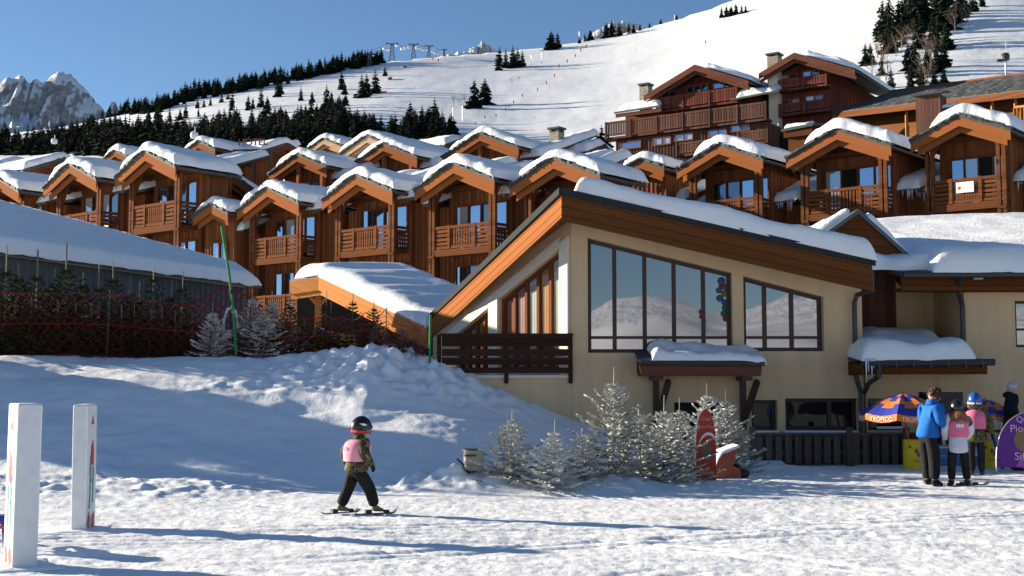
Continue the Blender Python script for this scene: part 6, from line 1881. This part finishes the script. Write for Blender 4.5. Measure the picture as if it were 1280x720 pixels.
# ---- counter behind the group
Y = 25.1; x = gx(1184, Y); z0 = gz(x, Y)
t = thing('counter', 'white and blue panelled counter behind the group of people', 'counter', (x, Y, z0))
w_ = (1222 - 1147) / F * Y / 2; zt_ = P(1184, 556, Y).z - z0
b = MB(); b.box((-w_, -.2, 0), (w_, .3, zt_ - .03)); b.build('body', 'white_paint', t)
b = MB(); b.box((-w_ - .03, -.24, zt_ - .028), (w_ + .03, .33, zt_)); b.build('top', 'counter_grey', t)
b = MB(); b.box((-w_ + .05, -.215, zt_ * .55), (w_ - .5, -.203, zt_ - .06)); b.box((-w_ + .32, -.212, .04), (w_ - .1, -.203, zt_ * .52)); pb = b.build('blue_panel', 'panel_blue', t)
o = text_mesh('lettering', '050', .16, 'white_paint', pb, .002); o.rotation_euler = (PI / 2, 0, 0); o.location = (.0, -.218, zt_ * .75)
for k, (xx, c, nm_) in enumerate(((-.12, 'white_paint', 'white cup standing on the counter between the man and the girl'), (.02, 'print_red', 'red cup standing on the counter between the man and the girl'))):
    b = MB(); b.lathe([(.035, 0), (.045, .12), (.04, .12), (.032, .01)], n=10); o = b.build('cup', c); o.location = (x + xx, Y, z0 + zt_ + .001); tag(o, nm_, 'cup')
# folded blue trestle and pale fence at the right
Y = 24.6; x = gx(1241, Y); z0 = gz(x, Y)
t = thing('trestle', 'folded blue trestle leaning beside the purple banner', 'trestle', (x, Y, z0))
b = MB(); b.bar((-.1, 0, .78), (.12, 0, -.02), .05, .04); b.bar((-.06, .08, .78), (.18, .08, -.02), .05, .04); b.build('leg', 'print_blue', t); b = MB(); b.box((-.3, -.03, .74), (.2, .12, .79)); b.build('rail', 'aged_fascia', t)
Y = 25.7; x = gx(1262, Y)
t = thing('picket_fence', 'pale whitish picket fence at the right behind the purple banner', 'fence', (x, Y, 0))
b = MB()
for k in range(12): b.box((-.75 + k * .16, -.02, .02), (-.65 + k * .16, .01, .82 + .03 * (k % 2)))
b.build('pickets', 'pale_wood', t); b = MB(); b.box((-.78, .012, .2), (1.2, .05, .28)); b.box((-.78, .012, .62), (1.2, .05, .7)); b.build('rails', 'pale_wood', t)

# ---- purple arched banner
Y = 23.2; x = gx(1241, Y); z0 = gz(x, Y)
t = thing('banner', 'purple arched fabric banner with pale lettering at the right picture edge', 'banner', (x, Y, z0), R(-6))
Hb = P(1275, 515, Y).z - z0; zb0 = P(1250, 584, Y).z - z0
Wb = 1.35
def arch(f):                                             # f 0..1 along the rim
    a = PI * (1 - f)
    return (Wb / 2 + Wb / 2 * math.cos(a) * (1 + .0 * f), zb0 + (Hb - zb0) * math.sin(a) ** .75)
rim = [arch(k / 40) for k in range(41)]
b = MB(); b.prism([(px_, 0, pz_) for px_, pz_ in rim][::-1], (0, .02, 0)); fb = b.build('fabric', 'banner_purple', t)
b = MB(); b.tube([(0, .01, -.15)] + [(px_, .01, pz_ + .01) for px_, pz_ in rim] + [(Wb, .01, -.15)], .012, 6); b.build('hoop', 'steel', t)
b = MB(); b.prism([(.35, -.004, zb0 + .01), (1.15, -.004, zb0 + .01), (1.05, -.004, zb0 + .3), (.8, -.004, zb0 + .42), (.5, -.004, zb0 + .32)], (0, .0035, 0)); b.build('violet_shape', 'banner_violet', fb)
b = MB(); b.prism([(.62 + .3 * math.cos(2 * PI * k / 20) , -.006, zb0 + .5 + .24 * math.sin(2 * PI * k / 20)) for k in range(20)], (0, .0018, 0)); b.build('brown_shape', 'dull_brown', fb)
for s_, xx, z_, sz in (('Quiz', .52, Hb - .14, .15), ('Piou Piou', .62, Hb - .31, .19), ('Sifflote', .6, zb0 + .2, .2)):
    o = text_mesh('lettering', s_, sz, 'banner_text', fb, .002); o.rotation_euler = (PI / 2, 0, 0); o.location = (xx, -.009, z_)
# ================================================================== PEOPLE
def skin(name, joints, edges, mat, parent, sub=2, root=None, extra=None, smooth_=True):
    """one continuous surface grown round a joint graph with per-joint radii"""
    names = list(joints); idx = {n: i for i, n in enumerate(names)}
    me = bpy.data.meshes.new(name)
    me.from_pydata([joints[n][0] for n in names], [(idx[a], idx[c]) for a, c in edges], [])
    o = bpy.data.objects.new(name, me); COL.objects.link(o)
    m = o.modifiers.new('s', 'SKIN'); m.use_smooth_shade = True; m.branch_smoothing = .6
    for i, n in enumerate(names):
        r_ = joints[n][1]
        if not hasattr(r_, '__len__'): r_ = (r_, r_)
        me.skin_vertices[0].data[i].radius = r_
        me.skin_vertices[0].data[i].use_root = (n == (root or names[0]))
    if sub: s = o.modifiers.new('d', 'SUBSURF'); s.levels = sub; s.render_levels = sub
    dg = bpy.context.evaluated_depsgraph_get(); dg.update()
    m2 = bpy.data.meshes.new_from_object(o.evaluated_get(dg))
    bpy.data.objects.remove(o); bpy.data.meshes.remove(me)
    m2.name = name
    if extra:
        bm = bmesh.new(); bm.from_mesh(m2)
        t_ = extra.mesh('x', mat if isinstance(mat, list) else [mat]); bm.from_mesh(t_); bm.to_mesh(m2); bm.free(); bpy.data.meshes.remove(t_)
    m2.materials.clear()
    for q in (mat if isinstance(mat, list) else [mat]): m2.materials.append(M[q])
    m2.polygons.foreach_set('use_smooth', [True] * len(m2.polygons)); m2.update()
    return link(name, m2, parent)

def person(label, x, Y, yaw, H, pose, look, z=None):
    """figure in its own frame: f forward (+x), l to its left (+y); joints in fractions of the height"""
    t = thing('person', label, 'person', (x, Y, gz(x, Y) if z is None else z), yaw)
    J = dict(pelvis=(0, 0, .51), belly=(.005, 0, .6), chest=(.0, 0, .73), neck=(.005, 0, .85), head=(.015, 0, .93),
             sl=(0, .1, .805), sr=(0, -.1, .805), el=(-.01, .135, .64), er=(-.01, -.135, .64), wl=(.03, .14, .5), wr=(.03, -.14, .5),
             hl=(0, .05, .49), hr=(0, -.05, .49), kl=(.015, .055, .27), kr=(.015, -.055, .27), al=(0, .055, .05), ar=(0, -.055, .05))
    J.update(pose)
    V_ = {k: Vector(v) * H for k, v in J.items()}
    k = look.get('bulk', 1.0) * H
    hd = look.get('head', .062) * H
    # head with nose, ears, eyes and mouth, turned towards the look direction
    hb = MB(Matrix.Translation(V_['head']) @ Matrix.Rotation(look.get('turn', 0), 4, 'Z') @ Matrix.Rotation(look.get('nod', 0), 4, 'Y'))
    hb.ball((0, 0, 0), (hd * .98, hd * .8, hd * 1.15), 16, 12)
    hb.ball((hd * .2, 0, -hd * .55), (hd * .68, hd * .6, hd * .62), 12, 8)
    hb.ball((hd * .98, 0, -hd * .12), (hd * .2, hd * .13, hd * .24), 8, 6)
    for s in (-1, 1):
        hb.ball((-hd * .05, s * hd * .8, -hd * .05), (hd * .18, hd * .1, hd * .27), 8, 6)
        hb.cur = 1; hb.ball((hd * .84, s * hd * .34, hd * .1), (hd * .1, hd * .16, hd * .1), 8, 6); hb.cur = 0
    hb.cur = 2; hb.ball((hd * .86, 0, -hd * .55), (hd * .07, hd * .28, hd * .07), 8, 6); hb.cur = 0
    E = [('pelvis', 'belly'), ('belly', 'chest'), ('chest', 'neck'), ('neck', 'head'), ('chest', 'sl'), ('chest', 'sr'), ('sl', 'el'), ('el', 'wl'), ('sr', 'er'), ('er', 'wr'), ('pelvis', 'hl'), ('pelvis', 'hr'), ('hl', 'kl'), ('kl', 'al'), ('hr', 'kr'), ('kr', 'ar')]
    rad = dict(pelvis=.05, belly=.05, chest=.056, neck=.032, head=.03, sl=.012, sr=.012, el=.016, er=.016, wl=.018, wr=.018, hl=.044, hr=.044, kl=.036, kr=.036, al=.025, ar=.025)
    skin('body', {n: (V_[n], rad[n] * H) for n in J}, E, ['skin', 'eye_dark', 'lip'], t, 1, 'pelvis', hb)
    # trousers
    tr = look.get('trousers', 'cloth_black'); tk = look.get('leg', 1.0) * H
    def between(a, c, f): return V_[a].lerp(V_[c], f)
    tj = dict(p=(V_['pelvis'] + Vector((0, 0, .05 * H)), (.088 * k, .08 * k)), q=(V_['pelvis'] + Vector((0, 0, .0 * H)), (.09 * k, .082 * k)), hl=(V_['hl'] + Vector((0, .004 * H, -.02 * H)), .064 * tk), hr=(V_['hr'] + Vector((0, -.004 * H, -.02 * H)), .064 * tk), ml=(between('hl', 'kl', .55), .056 * tk), mr=(between('hr', 'kr', .55), .056 * tk), kl=(V_['kl'], .05 * tk), kr=(V_['kr'], .05 * tk), cl=(between('kl', 'al', .5), .047 * tk), cr=(between('kr', 'ar', .5), .047 * tk), al=(V_['al'] + Vector((0, 0, .016 * H)), .046 * tk), ar=(V_['ar'] + Vector((0, 0, .016 * H)), .046 * tk))
    skin('trousers', tj, [('p', 'q'), ('q', 'hl'), ('q', 'hr'), ('hl', 'ml'), ('ml', 'kl'), ('kl', 'cl'), ('cl', 'al'), ('hr', 'mr'), ('mr', 'kr'), ('kr', 'cr'), ('cr', 'ar')], tr, t, 2)
    # jacket
    hem = look.get('hem', .06)
    jj = dict(c=(V_['chest'] + Vector((0, 0, .01 * H)), (.108 * k, .09 * k)), b=(V_['belly'], (.108 * k, .092 * k)), g=(V_['pelvis'] + Vector((0, 0, (.0 - hem) * H)), (.118 * k, .108 * k)), h=(V_['pelvis'] + Vector((0, 0, (.06 - hem) * H)), look.get('hemr', (.112, .1))[0] * k if not isinstance(look.get('hemr'), (int, float)) else look['hemr'] * k), n=(V_['neck'] + Vector((0, 0, -.005 * H)), .054 * k), u=(V_['chest'].lerp(V_['neck'], .55), (.074 * k, .066 * k)),
              sl=(V_['sl'], .058 * k), sr=(V_['sr'], .058 * k), el=(V_['el'], .047 * k), er=(V_['er'], .047 * k), wl=(V_['wl'].lerp(V_['el'], -.14), .035 * k), wr=(V_['wr'].lerp(V_['er'], -.14), .035 * k))
    skin('jacket', jj, [('c', 'b'), ('b', 'h'), ('h', 'g'), ('c', 'u'), ('u', 'n'), ('c', 'sl'), ('c', 'sr'), ('sl', 'el'), ('el', 'wl'), ('sr', 'er'), ('er', 'wr')], look['jacket'], t, 2)
    b = MB(); nk = V_['neck']; b.lathe([(.052 * k, -.02 * H), (.05 * k, .012 * H), (.044 * k, .028 * H), (.036 * k, .022 * H), (.036 * k, -.01 * H)], tuple(nk), 14); b.build('collar', look.get('collar', look['jacket']), t, True)
    # hands or gloves: palm, four fingers, thumb
    for s, w_, e_ in (('l', 'wl', 'el'), ('r', 'wr', 'er')):
        d = (V_[w_] - V_[e_]).normalized(); sd = 1 if s == 'l' else -1
        side = d.cross(Vector((0, 1, 0)))
        side = Vector((1, 0, 0)) if side.length < .1 else side.normalized()
        across = side if abs(side.x) > .3 else Vector((1, 0, 0))
        inn = d.cross(across).normalized() * (1 if d.cross(across).y * sd < 0 else -1)
        g_ = look.get('glove', 1.0) * H
        w0 = V_[w_]; pj = dict(w=(w0, .017 * g_), p=(w0 + d * .03 * H, (.021 * g_, .014 * g_)))
        ed = [('w', 'p')]
        for i, (o_, l_) in enumerate(((-.017, .04), (-.006, .046), (.006, .043), (.017, .034))):
            a = w0 + d * .045 * H + across * o_ * H; c = a + d * l_ * .55 * H + inn * .006 * H; e2 = c + (d * .6 + inn * .8) * l_ * .5 * H
            pj['a%d' % i] = (a, .0068 * g_); pj['c%d' % i] = (c, .006 * g_); pj['e%d' % i] = (e2, .005 * g_)
            ed += [('p', 'a%d' % i), ('a%d' % i, 'c%d' % i), ('c%d' % i, 'e%d' % i)]
        a = w0 + d * .018 * H + across * .022 * H; c = a + (d * .6 + across * .5 + inn * .5).normalized() * .028 * H
        pj['t0'] = (a, .008 * g_); pj['t1'] = (c, .006 * g_); ed += [('p', 't0'), ('t0', 't1')]
        skin('glove' if look.get('gloves') else 'hand', pj, ed, look.get('gloves', 'skin'), t, 1, 'w')
    # boots
    for s in ('l', 'r'):
        a = V_['a' + s]; d = Vector(look.get('foot' + s, (1, 0, 0))).normalized()
        b_ = look.get('boot', 1.0) * H
        bj = dict(s=(a + Vector((0, 0, .045 * H)), .04 * b_), a=(a + Vector((0, 0, -.008 * H)), .04 * b_), h=(a - d * .03 * H + Vector((0, 0, -.022 * H)), .026 * b_), m=(a + d * .06 * H + Vector((0, 0, -.018 * H)), (.032 * b_, .028 * b_)), t=(a + d * .11 * H + Vector((0, 0, -.025 * H)), (.027 * b_, .02 * b_)))
        skin('boot', bj, [('s', 'a'), ('a', 'h'), ('a', 'm'), ('m', 't')], look.get('boots', 'black_rubber'), t, 2)
    if look.get('bib'):
        bw = look.get('bibw', 1.0) * k
        prof = [(V_['belly'].lerp(V_['chest'], -.12), .094, .108), (V_['belly'].lerp(V_['chest'], .15), .098, .114), (V_['chest'].lerp(V_['belly'], .3), .1, .118), (V_['chest'], .1, .12), (V_['chest'].lerp(V_['neck'], .4), .094, .112), (V_['chest'].lerp(V_['neck'], .62), .08, .092), (V_['chest'].lerp(V_['neck'], .78), .062, .066), (V_['chest'].lerp(V_['neck'], .8), .05, .055)]
        q = MB(); vs_ = []; fs_ = []; n_ = 24
        for c_, rx_, ry_ in prof:
            for i in range(n_):
                a_ = 2 * PI * i / n_; wob_ = 1 + .02 * math.sin(a_ * 5 + c_.z * 40)
                vs_.append(c_ + Vector((rx_ * bw * wob_ * math.cos(a_), ry_ * bw * wob_ * math.sin(a_), 0)))
        for j in range(len(prof) - 1):
            for i in range(n_): a_, c_ = j * n_ + i, j * n_ + (i + 1) % n_; fs_.append((a_, c_, c_ + n_, a_ + n_))
        q.add(vs_, fs_); vb = q.build('bib', look['bib'], t, True)
        if look.get('patch'):
            q = MB(); c0 = V_['chest'] + Vector((-.101 * bw, 0, -.01 * H))
            for i in range(8):
                y0 = (-.045 + i * .09 / 8) * H; y1 = y0 + .07 / 8 * H
                hgt = (.012 + .006 * ((i * 5) % 3)) * H
                q.prism([c0 + Vector((0, y0, -hgt)), c0 + Vector((0, y1, -hgt)), c0 + Vector((0, y1, hgt)), c0 + Vector((0, y0, hgt))], (-.002 * H, 0, 0))
            q.build('print', look['patch'], vb)
    HM = Matrix.Translation(V_['head']) @ Matrix.Rotation(look.get('turn', 0), 4, 'Z') @ Matrix.Rotation(look.get('nod', 0), 4, 'Y')
    def cap_shell(bb, rx, ry, rz, zmin, n=18, m=9, back=0.0, front=None):
        vs = []; fs = []
        for j in range(m + 1):
            for i in range(n):
                a = 2 * PI * i / n
                zl = zmin + (back if math.cos(a) < .25 else 0) + ((front or 0) if math.cos(a) > .55 else 0)
                th = math.acos(max(-1, min(1, zl / rz))) * j / m
                vs.append((rx * math.sin(th) * math.cos(a), ry * math.sin(th) * math.sin(a), rz * math.cos(th)))
        for j in range(m):
            for i in range(n):
                a, c = j * n + i, j * n + (i + 1) % n
                fs.append((a, a + n, c + n, c))
        bb.add(vs, fs)
    if look.get('helmet'):
        b = MB(HM); cap_shell(b, hd * 1.32, hd * 1.16, hd * 1.42, -hd * .1, back=-hd * .75); 
        for s in (-1, 1): b.ball((-hd * .05, s * hd * 1.0, -hd * .42), (hd * .45, hd * .2, hd * .55), 10, 7)
        hm = b.build('helmet', look['helmet'], t, True)
        b = MB(HM)
        for kk in range(28):
            a0, a1 = 2 * PI * kk / 28, 2 * PI * (kk + 1) / 28
            zb = -hd * .42 if True else 0
            b.prism([(hd * 1.3 * math.cos(a0), hd * 1.18 * math.sin(a0), zb - hd * .28), (hd * 1.3 * math.cos(a1), hd * 1.18 * math.sin(a1), zb - hd * .28), (hd * 1.36 * math.cos(a1), hd * 1.22 * math.sin(a1), zb + hd * .02), (hd * 1.36 * math.cos(a0), hd * 1.22 * math.sin(a0), zb + hd * .02)], (0, 0, .004)) if (look.get('band_full') or abs(a0 - PI) > .0) else None
        b.build('band', look.get('band', 'black_rubber'), hm, True)
        b = MB(HM); b.ball((hd * .98, 0, hd * .12), (hd * .42, hd * .85, hd * .42), 14, 9); b.build('goggles', 'goggle_lens', t, True)
        b = MB(HM); sgn = look.get('decal_side', -1)
        b.prism([(hd * .2, sgn * hd * 1.2, hd * .55), (hd * .6, sgn * hd * 1.05, hd * .35), (hd * .1, sgn * hd * 1.22, hd * .25), (-hd * .4, sgn * hd * 1.16, hd * .5)], (0, sgn * .006, 0)); b.build('decal', look.get('decal', 'white_paint'), hm)
    if look.get('hair') == 'short':
        b = MB(HM); cap_shell(b, hd * 1.12, hd * .97, hd * 1.3, hd * .3, back=-hd * .85); 
        r_ = random.Random(3)
        for i in range(46):
            a = r_.uniform(.6, 5.7); zz = r_.uniform(-.5, 1.0); rr_ = math.sqrt(max(.05, 1 - (zz / 1.3) ** 2))
            b.ball((hd * 1.06 * rr_ * math.cos(a), hd * .92 * rr_ * math.sin(a), hd * zz), (hd * .2, hd * .2, hd * .26), 6, 5)
        b.build('hair', 'hair_brown', t, True)
    if look.get('hair') == 'long':
        b = MB(HM); r_ = random.Random(5)
        for i in range(40):
            a = PI + r_.uniform(-1.3, 1.3)
            p = Vector((hd * 1.0 * math.cos(a), hd * .95 * math.sin(a), -hd * .5))
            pts = [p, p + Vector((-hd * .85, hd * .25 * math.sin(a), -hd * .7)), p + Vector((-hd * 1.05 + r_.uniform(-.1, .1) * hd, hd * .5 * math.sin(a), -hd * r_.uniform(1.3, 2.1)))]
            b.tube(pts, [hd * .18, hd * .17, hd * .04], 5)
        b.build('hair', 'hair_auburn', t, True)
    if look.get('hood'):
        b = MB(); c0 = V_['neck'] + Vector((-.035 * H, 0, .0)); r_ = random.Random(6)
        for i in range(70):
            a = r_.uniform(0, 2 * PI); rr_ = .06 * H
            b.ball((c0.x + .5 * rr_ * math.cos(a), c0.y + 1.25 * rr_ * math.sin(a), c0.z + r_.uniform(-.022, .02) * H), (.017 * H,) * 3, 6, 5)
        b.build('fur_hood', look['hood'], t, True)
    if look.get('cap'):
        b = MB(HM); cap_shell(b, hd * 1.16, hd * 1.02, hd * 1.3, hd * .25, back=-hd * .15); b.prism([(hd * .6, -hd * .75, hd * .35), (hd * 1.25, -hd * .7, hd * .3), (hd * 1.75, -hd * .3, hd * .24), (hd * 1.75, hd * .3, hd * .24), (hd * 1.25, hd * .7, hd * .3), (hd * .6, hd * .75, hd * .35)], (0, 0, hd * .08)); b.build('cap', look['cap'], t, True)
    if look.get('thickhood'):
        b = MB(); c0 = V_['neck'] + Vector((-.03 * H, 0, .01 * H)); b.ball(tuple(c0), (.07 * H, .085 * H, .045 * H), 14, 8); b.build('hood', look['jacket'], t, True)
    return t, V_

def cloth(name, base, var=.12): return plain(name, base, .85, .15, var=var, scale=9, bump=.012)
cloth('cloth_black', (.014, .014, .015), .3); cloth('cloth_blue', (.018, .13, .42), .12); cloth('cloth_white', (.56, .6, .66), .06); cloth('cloth_pink', (.68, .16, .27), .1); cloth('cloth_dark', (.012, .013, .014), .3); cloth('cloth_greyblue', (.3, .36, .48))
plain('skin', (.55, .3, .2), .55, .3, var=.06); plain('eye_dark', (.02, .015, .012), .3); plain('lip', (.4, .14, .12), .5)
plain('hair_brown', (.06, .025, .014), .6, .3, var=.3); plain('hair_auburn', (.2, .09, .04), .6, .3, var=.35)
plain('helmet_black', (.012, .012, .013), .25, .5); plain('helmet_blue', (.02, .09, .36), .25, .5); plain('goggle_lens', (.03, .012, .01), .15, .6)
plain('cap_grey', (.4, .38, .4), .8, var=.5, scale=22); plain('fur', (.16, .12, .08), .95, .05, var=.4, scale=30)
plain('ski_dark', (.05, .05, .055), .35, .5, var=.5, scale=10)
def camo(name):
    m, t, b = nodes_of(name, (.08, .08, .04), .85, .15)
    n = N(t, 'TexNoise', i_Scale=15., i_Detail=2.5, i_Distortion=.6); L(t, coords(t), n.inputs['Vector'])
    c = ramp(t, n.outputs[0], [(.0, (.035, .04, .02)), (.44, (.1, .09, .04)), (.53, (.03, .025, .018)), (.6, (.2, .17, .09))])
    t.nodes[-1].color_ramp.interpolation = 'CONSTANT' if hasattr(t.nodes[-1], 'color_ramp') else None
    L(t, c, b.inputs['Base Color'])
camo('cloth_camo')

def ski(label, p, yaw, l, group=None, w=.075):
    t = thing('ski', label, 'ski', p, yaw, group)
    b = MB(); n = 18; pr = []
    for k in range(n + 1):
        f = k / n; x = -l * .45 + l * f
        z = .012 + (.09 * ((f - .86) / .14) ** 2 if f > .86 else 0) + (.015 * ((.06 - f) / .06) ** 2 if f < .06 else 0)
        ww = w * (.5 + .12 * abs(f - .45) * 2) * (1 if f < .94 else max(.15, 1 - ((f - .94) / .06) ** 2))
        pr.append((x, ww, z))
    for (x0, w0, z0), (x1, w1, z1) in zip(pr, pr[1:]):
        b.add([(x0, -w0, z0), (x1, -w1, z1), (x1, w1, z1), (x0, w0, z0), (x0, -w0, z0 + .012), (x1, -w1, z1 + .012), (x1, w1, z1 + .012), (x0, w0, z0 + .012)], [(3, 2, 1, 0), (4, 5, 6, 7), (0, 1, 5, 4), (2, 3, 7, 6)])
    b.build('board', 'ski_dark', t)
    b = MB(); b.box((-.13, -.035, .026), (-.05, .035, .07)); b.box((.12, -.035, .026), (.19, .035, .06)); b.build('binding', 'black_rubber', t)
    return t

# skiing child: strides to the right, back turned half to the camera
Y = 16.3; H = 1.2
cx0 = gx(447, Y)
yaw = R(36)
pose = dict(pelvis=(.0, 0, .5), belly=(.0, 0, .59), chest=(.01, 0, .72), neck=(.035, 0, .83), head=(.055, 0, .935),
            sl=(.0, .1, .785), sr=(.01, -.105, .785), el=(-.05, .19, .66), er=(-.01, -.195, .66), wl=(-.0, .22, .54), wr=(.07, -.2, .535),
            hl=(.0, .05, .47), hr=(.0, -.05, .47), kl=(-.05, .09, .27), kr=(.14, -.06, .265), al=(-.14, .1, .065), ar=(.195, -.07, .055))
ck = dict(head=.09, bulk=1.3, leg=1.38, bibw=1.12, jacket='cloth_camo', trousers='cloth_black', bib='cloth_pink_pale', patch='bib_print', helmet='helmet_black', band='print_red', gloves='cloth_dark', glove=1.5, boots='boot_brown', boot=1.05, turn=R(-22), nod=R(4), hem=.06, decal='white_paint')
M['cloth_pink_pale'] = cloth('cloth_pink_pale', (.74, .3, .38), .1); plain('bib_print', (.3, .3, .5), .8); plain('boot_brown', (.16, .12, .06), .6)
kid, kv = person('child on skis in a black helmet, pink bib and camouflage jacket striding to the right', cx0, Y, yaw, H, pose, ck)
def feet_world(t, v): return t.location + Matrix.Rotation(t.rotation_euler.z, 3, 'Z') @ v
for nm_, lab in (('al', 'trailing short dark ski under the child in the camouflage jacket'), ('ar', 'leading short dark ski under the child in the camouflage jacket')):
    fw = feet_world(kid, kv[nm_]); ski(lab, (fw.x, fw.y, gz(fw.x, fw.y) + .004), yaw - R(12 if nm_ == 'ar' else -4), .58, 'skis of the striding child')
# man in blue
Y = 20.9; H = 1.67
man, _ = person('man in a blue fleece and black trousers bending towards the girl in the pink bib', gx(1160, Y), Y, R(22), H,
       dict(pelvis=(-.03, 0, .52), belly=(-.03, 0, .61), chest=(-.01, 0, .73), neck=(.03, 0, .845), head=(.065, 0, .915), sl=(.0, .105, .8), sr=(.0, -.105, .8), el=(.02, .14, .65), er=(-.005, -.145, .65), wl=(.17, .09, .61), wr=(.155, -.1, .575), hl=(-.03, .05, .49), hr=(-.03, -.05, .49), kl=(-.01, .06, .27), kr=(-.015, -.065, .27), al=(.0, .06, .045), ar=(-.02, -.065, .045)),
       dict(head=.064, bulk=1.12, leg=1.2, jacket='cloth_blue', hair='short', nod=R(28), turn=R(-8), hem=.05, boots='cloth_black'))
# girl with the pink bib, seen from behind
Y = 20.7; H = 1.42
girl, gv = person('girl seen from behind in a black helmet, pink bib and long white jacket', gx(1194, Y), Y, R(84), H,
       dict(hl=(0, .06, .49), hr=(0, -.06, .49), kl=(.02, .075, .27), kr=(.02, -.08, .27), al=(0, .085, .06), ar=(.02, -.1, .06), el=(.01, .15, .65), er=(.03, -.16, .65), wl=(.09, .12, .56), wr=(.12, -.11, .57)),
       dict(head=.07, bulk=1.06, leg=1.05, jacket='cloth_white', bib='cloth_pink', patch='white_paint', helmet='helmet_black', hair='long', gloves='cloth_dark', glove=1.3, hem=.12, hemr=.115, boot=1.1, decal='print_red'))
for nm_, lab in (('al', 'left ski under the girl in the long white jacket'), ('ar', 'right ski under the girl in the long white jacket')):
    fw = feet_world(girl, gv[nm_]); ski(lab, (fw.x, fw.y, gz(fw.x, fw.y) + .004), R(24 if nm_ == 'al' else 18), .8, 'skis of the girl in white')
# child in camouflage with blue helmet
Y = 22.9; H = 1.5
person('child seen from behind in a blue helmet, pink bib and camouflage jacket', gx(1216, Y), Y, R(70), H,
       dict(el=(.02, .15, .65), er=(.0, -.165, .66), wl=(.08, .13, .55), wr=(.04, -.19, .53), kr=(.02, -.06, .27), al=(.0, .05, .05), ar=(.02, -.06, .05)),
       dict(head=.072, bulk=1.12, leg=.95, jacket='cloth_camo', bib='cloth_pink', helmet='helmet_blue', band='white_paint', gloves='cloth_dark', glove=1.4, hood='fur', hem=.1, decal='white_paint'))
# man in the dark jacket behind the banner
Y = 24.2; H = 1.72
person('man in a dark hooded jacket and pale cap standing behind the purple banner', gx(1262, Y), Y, R(-14), H,
       dict(el=(-.02, .15, .65), er=(-.02, -.15, .65), wl=(.05, .13, .52), wr=(.05, -.14, .52)),
       dict(head=.064, bulk=1.2, leg=1.1, jacket='cloth_dark', cap='cap_grey', thickhood=True, hem=.12, turn=R(10)))
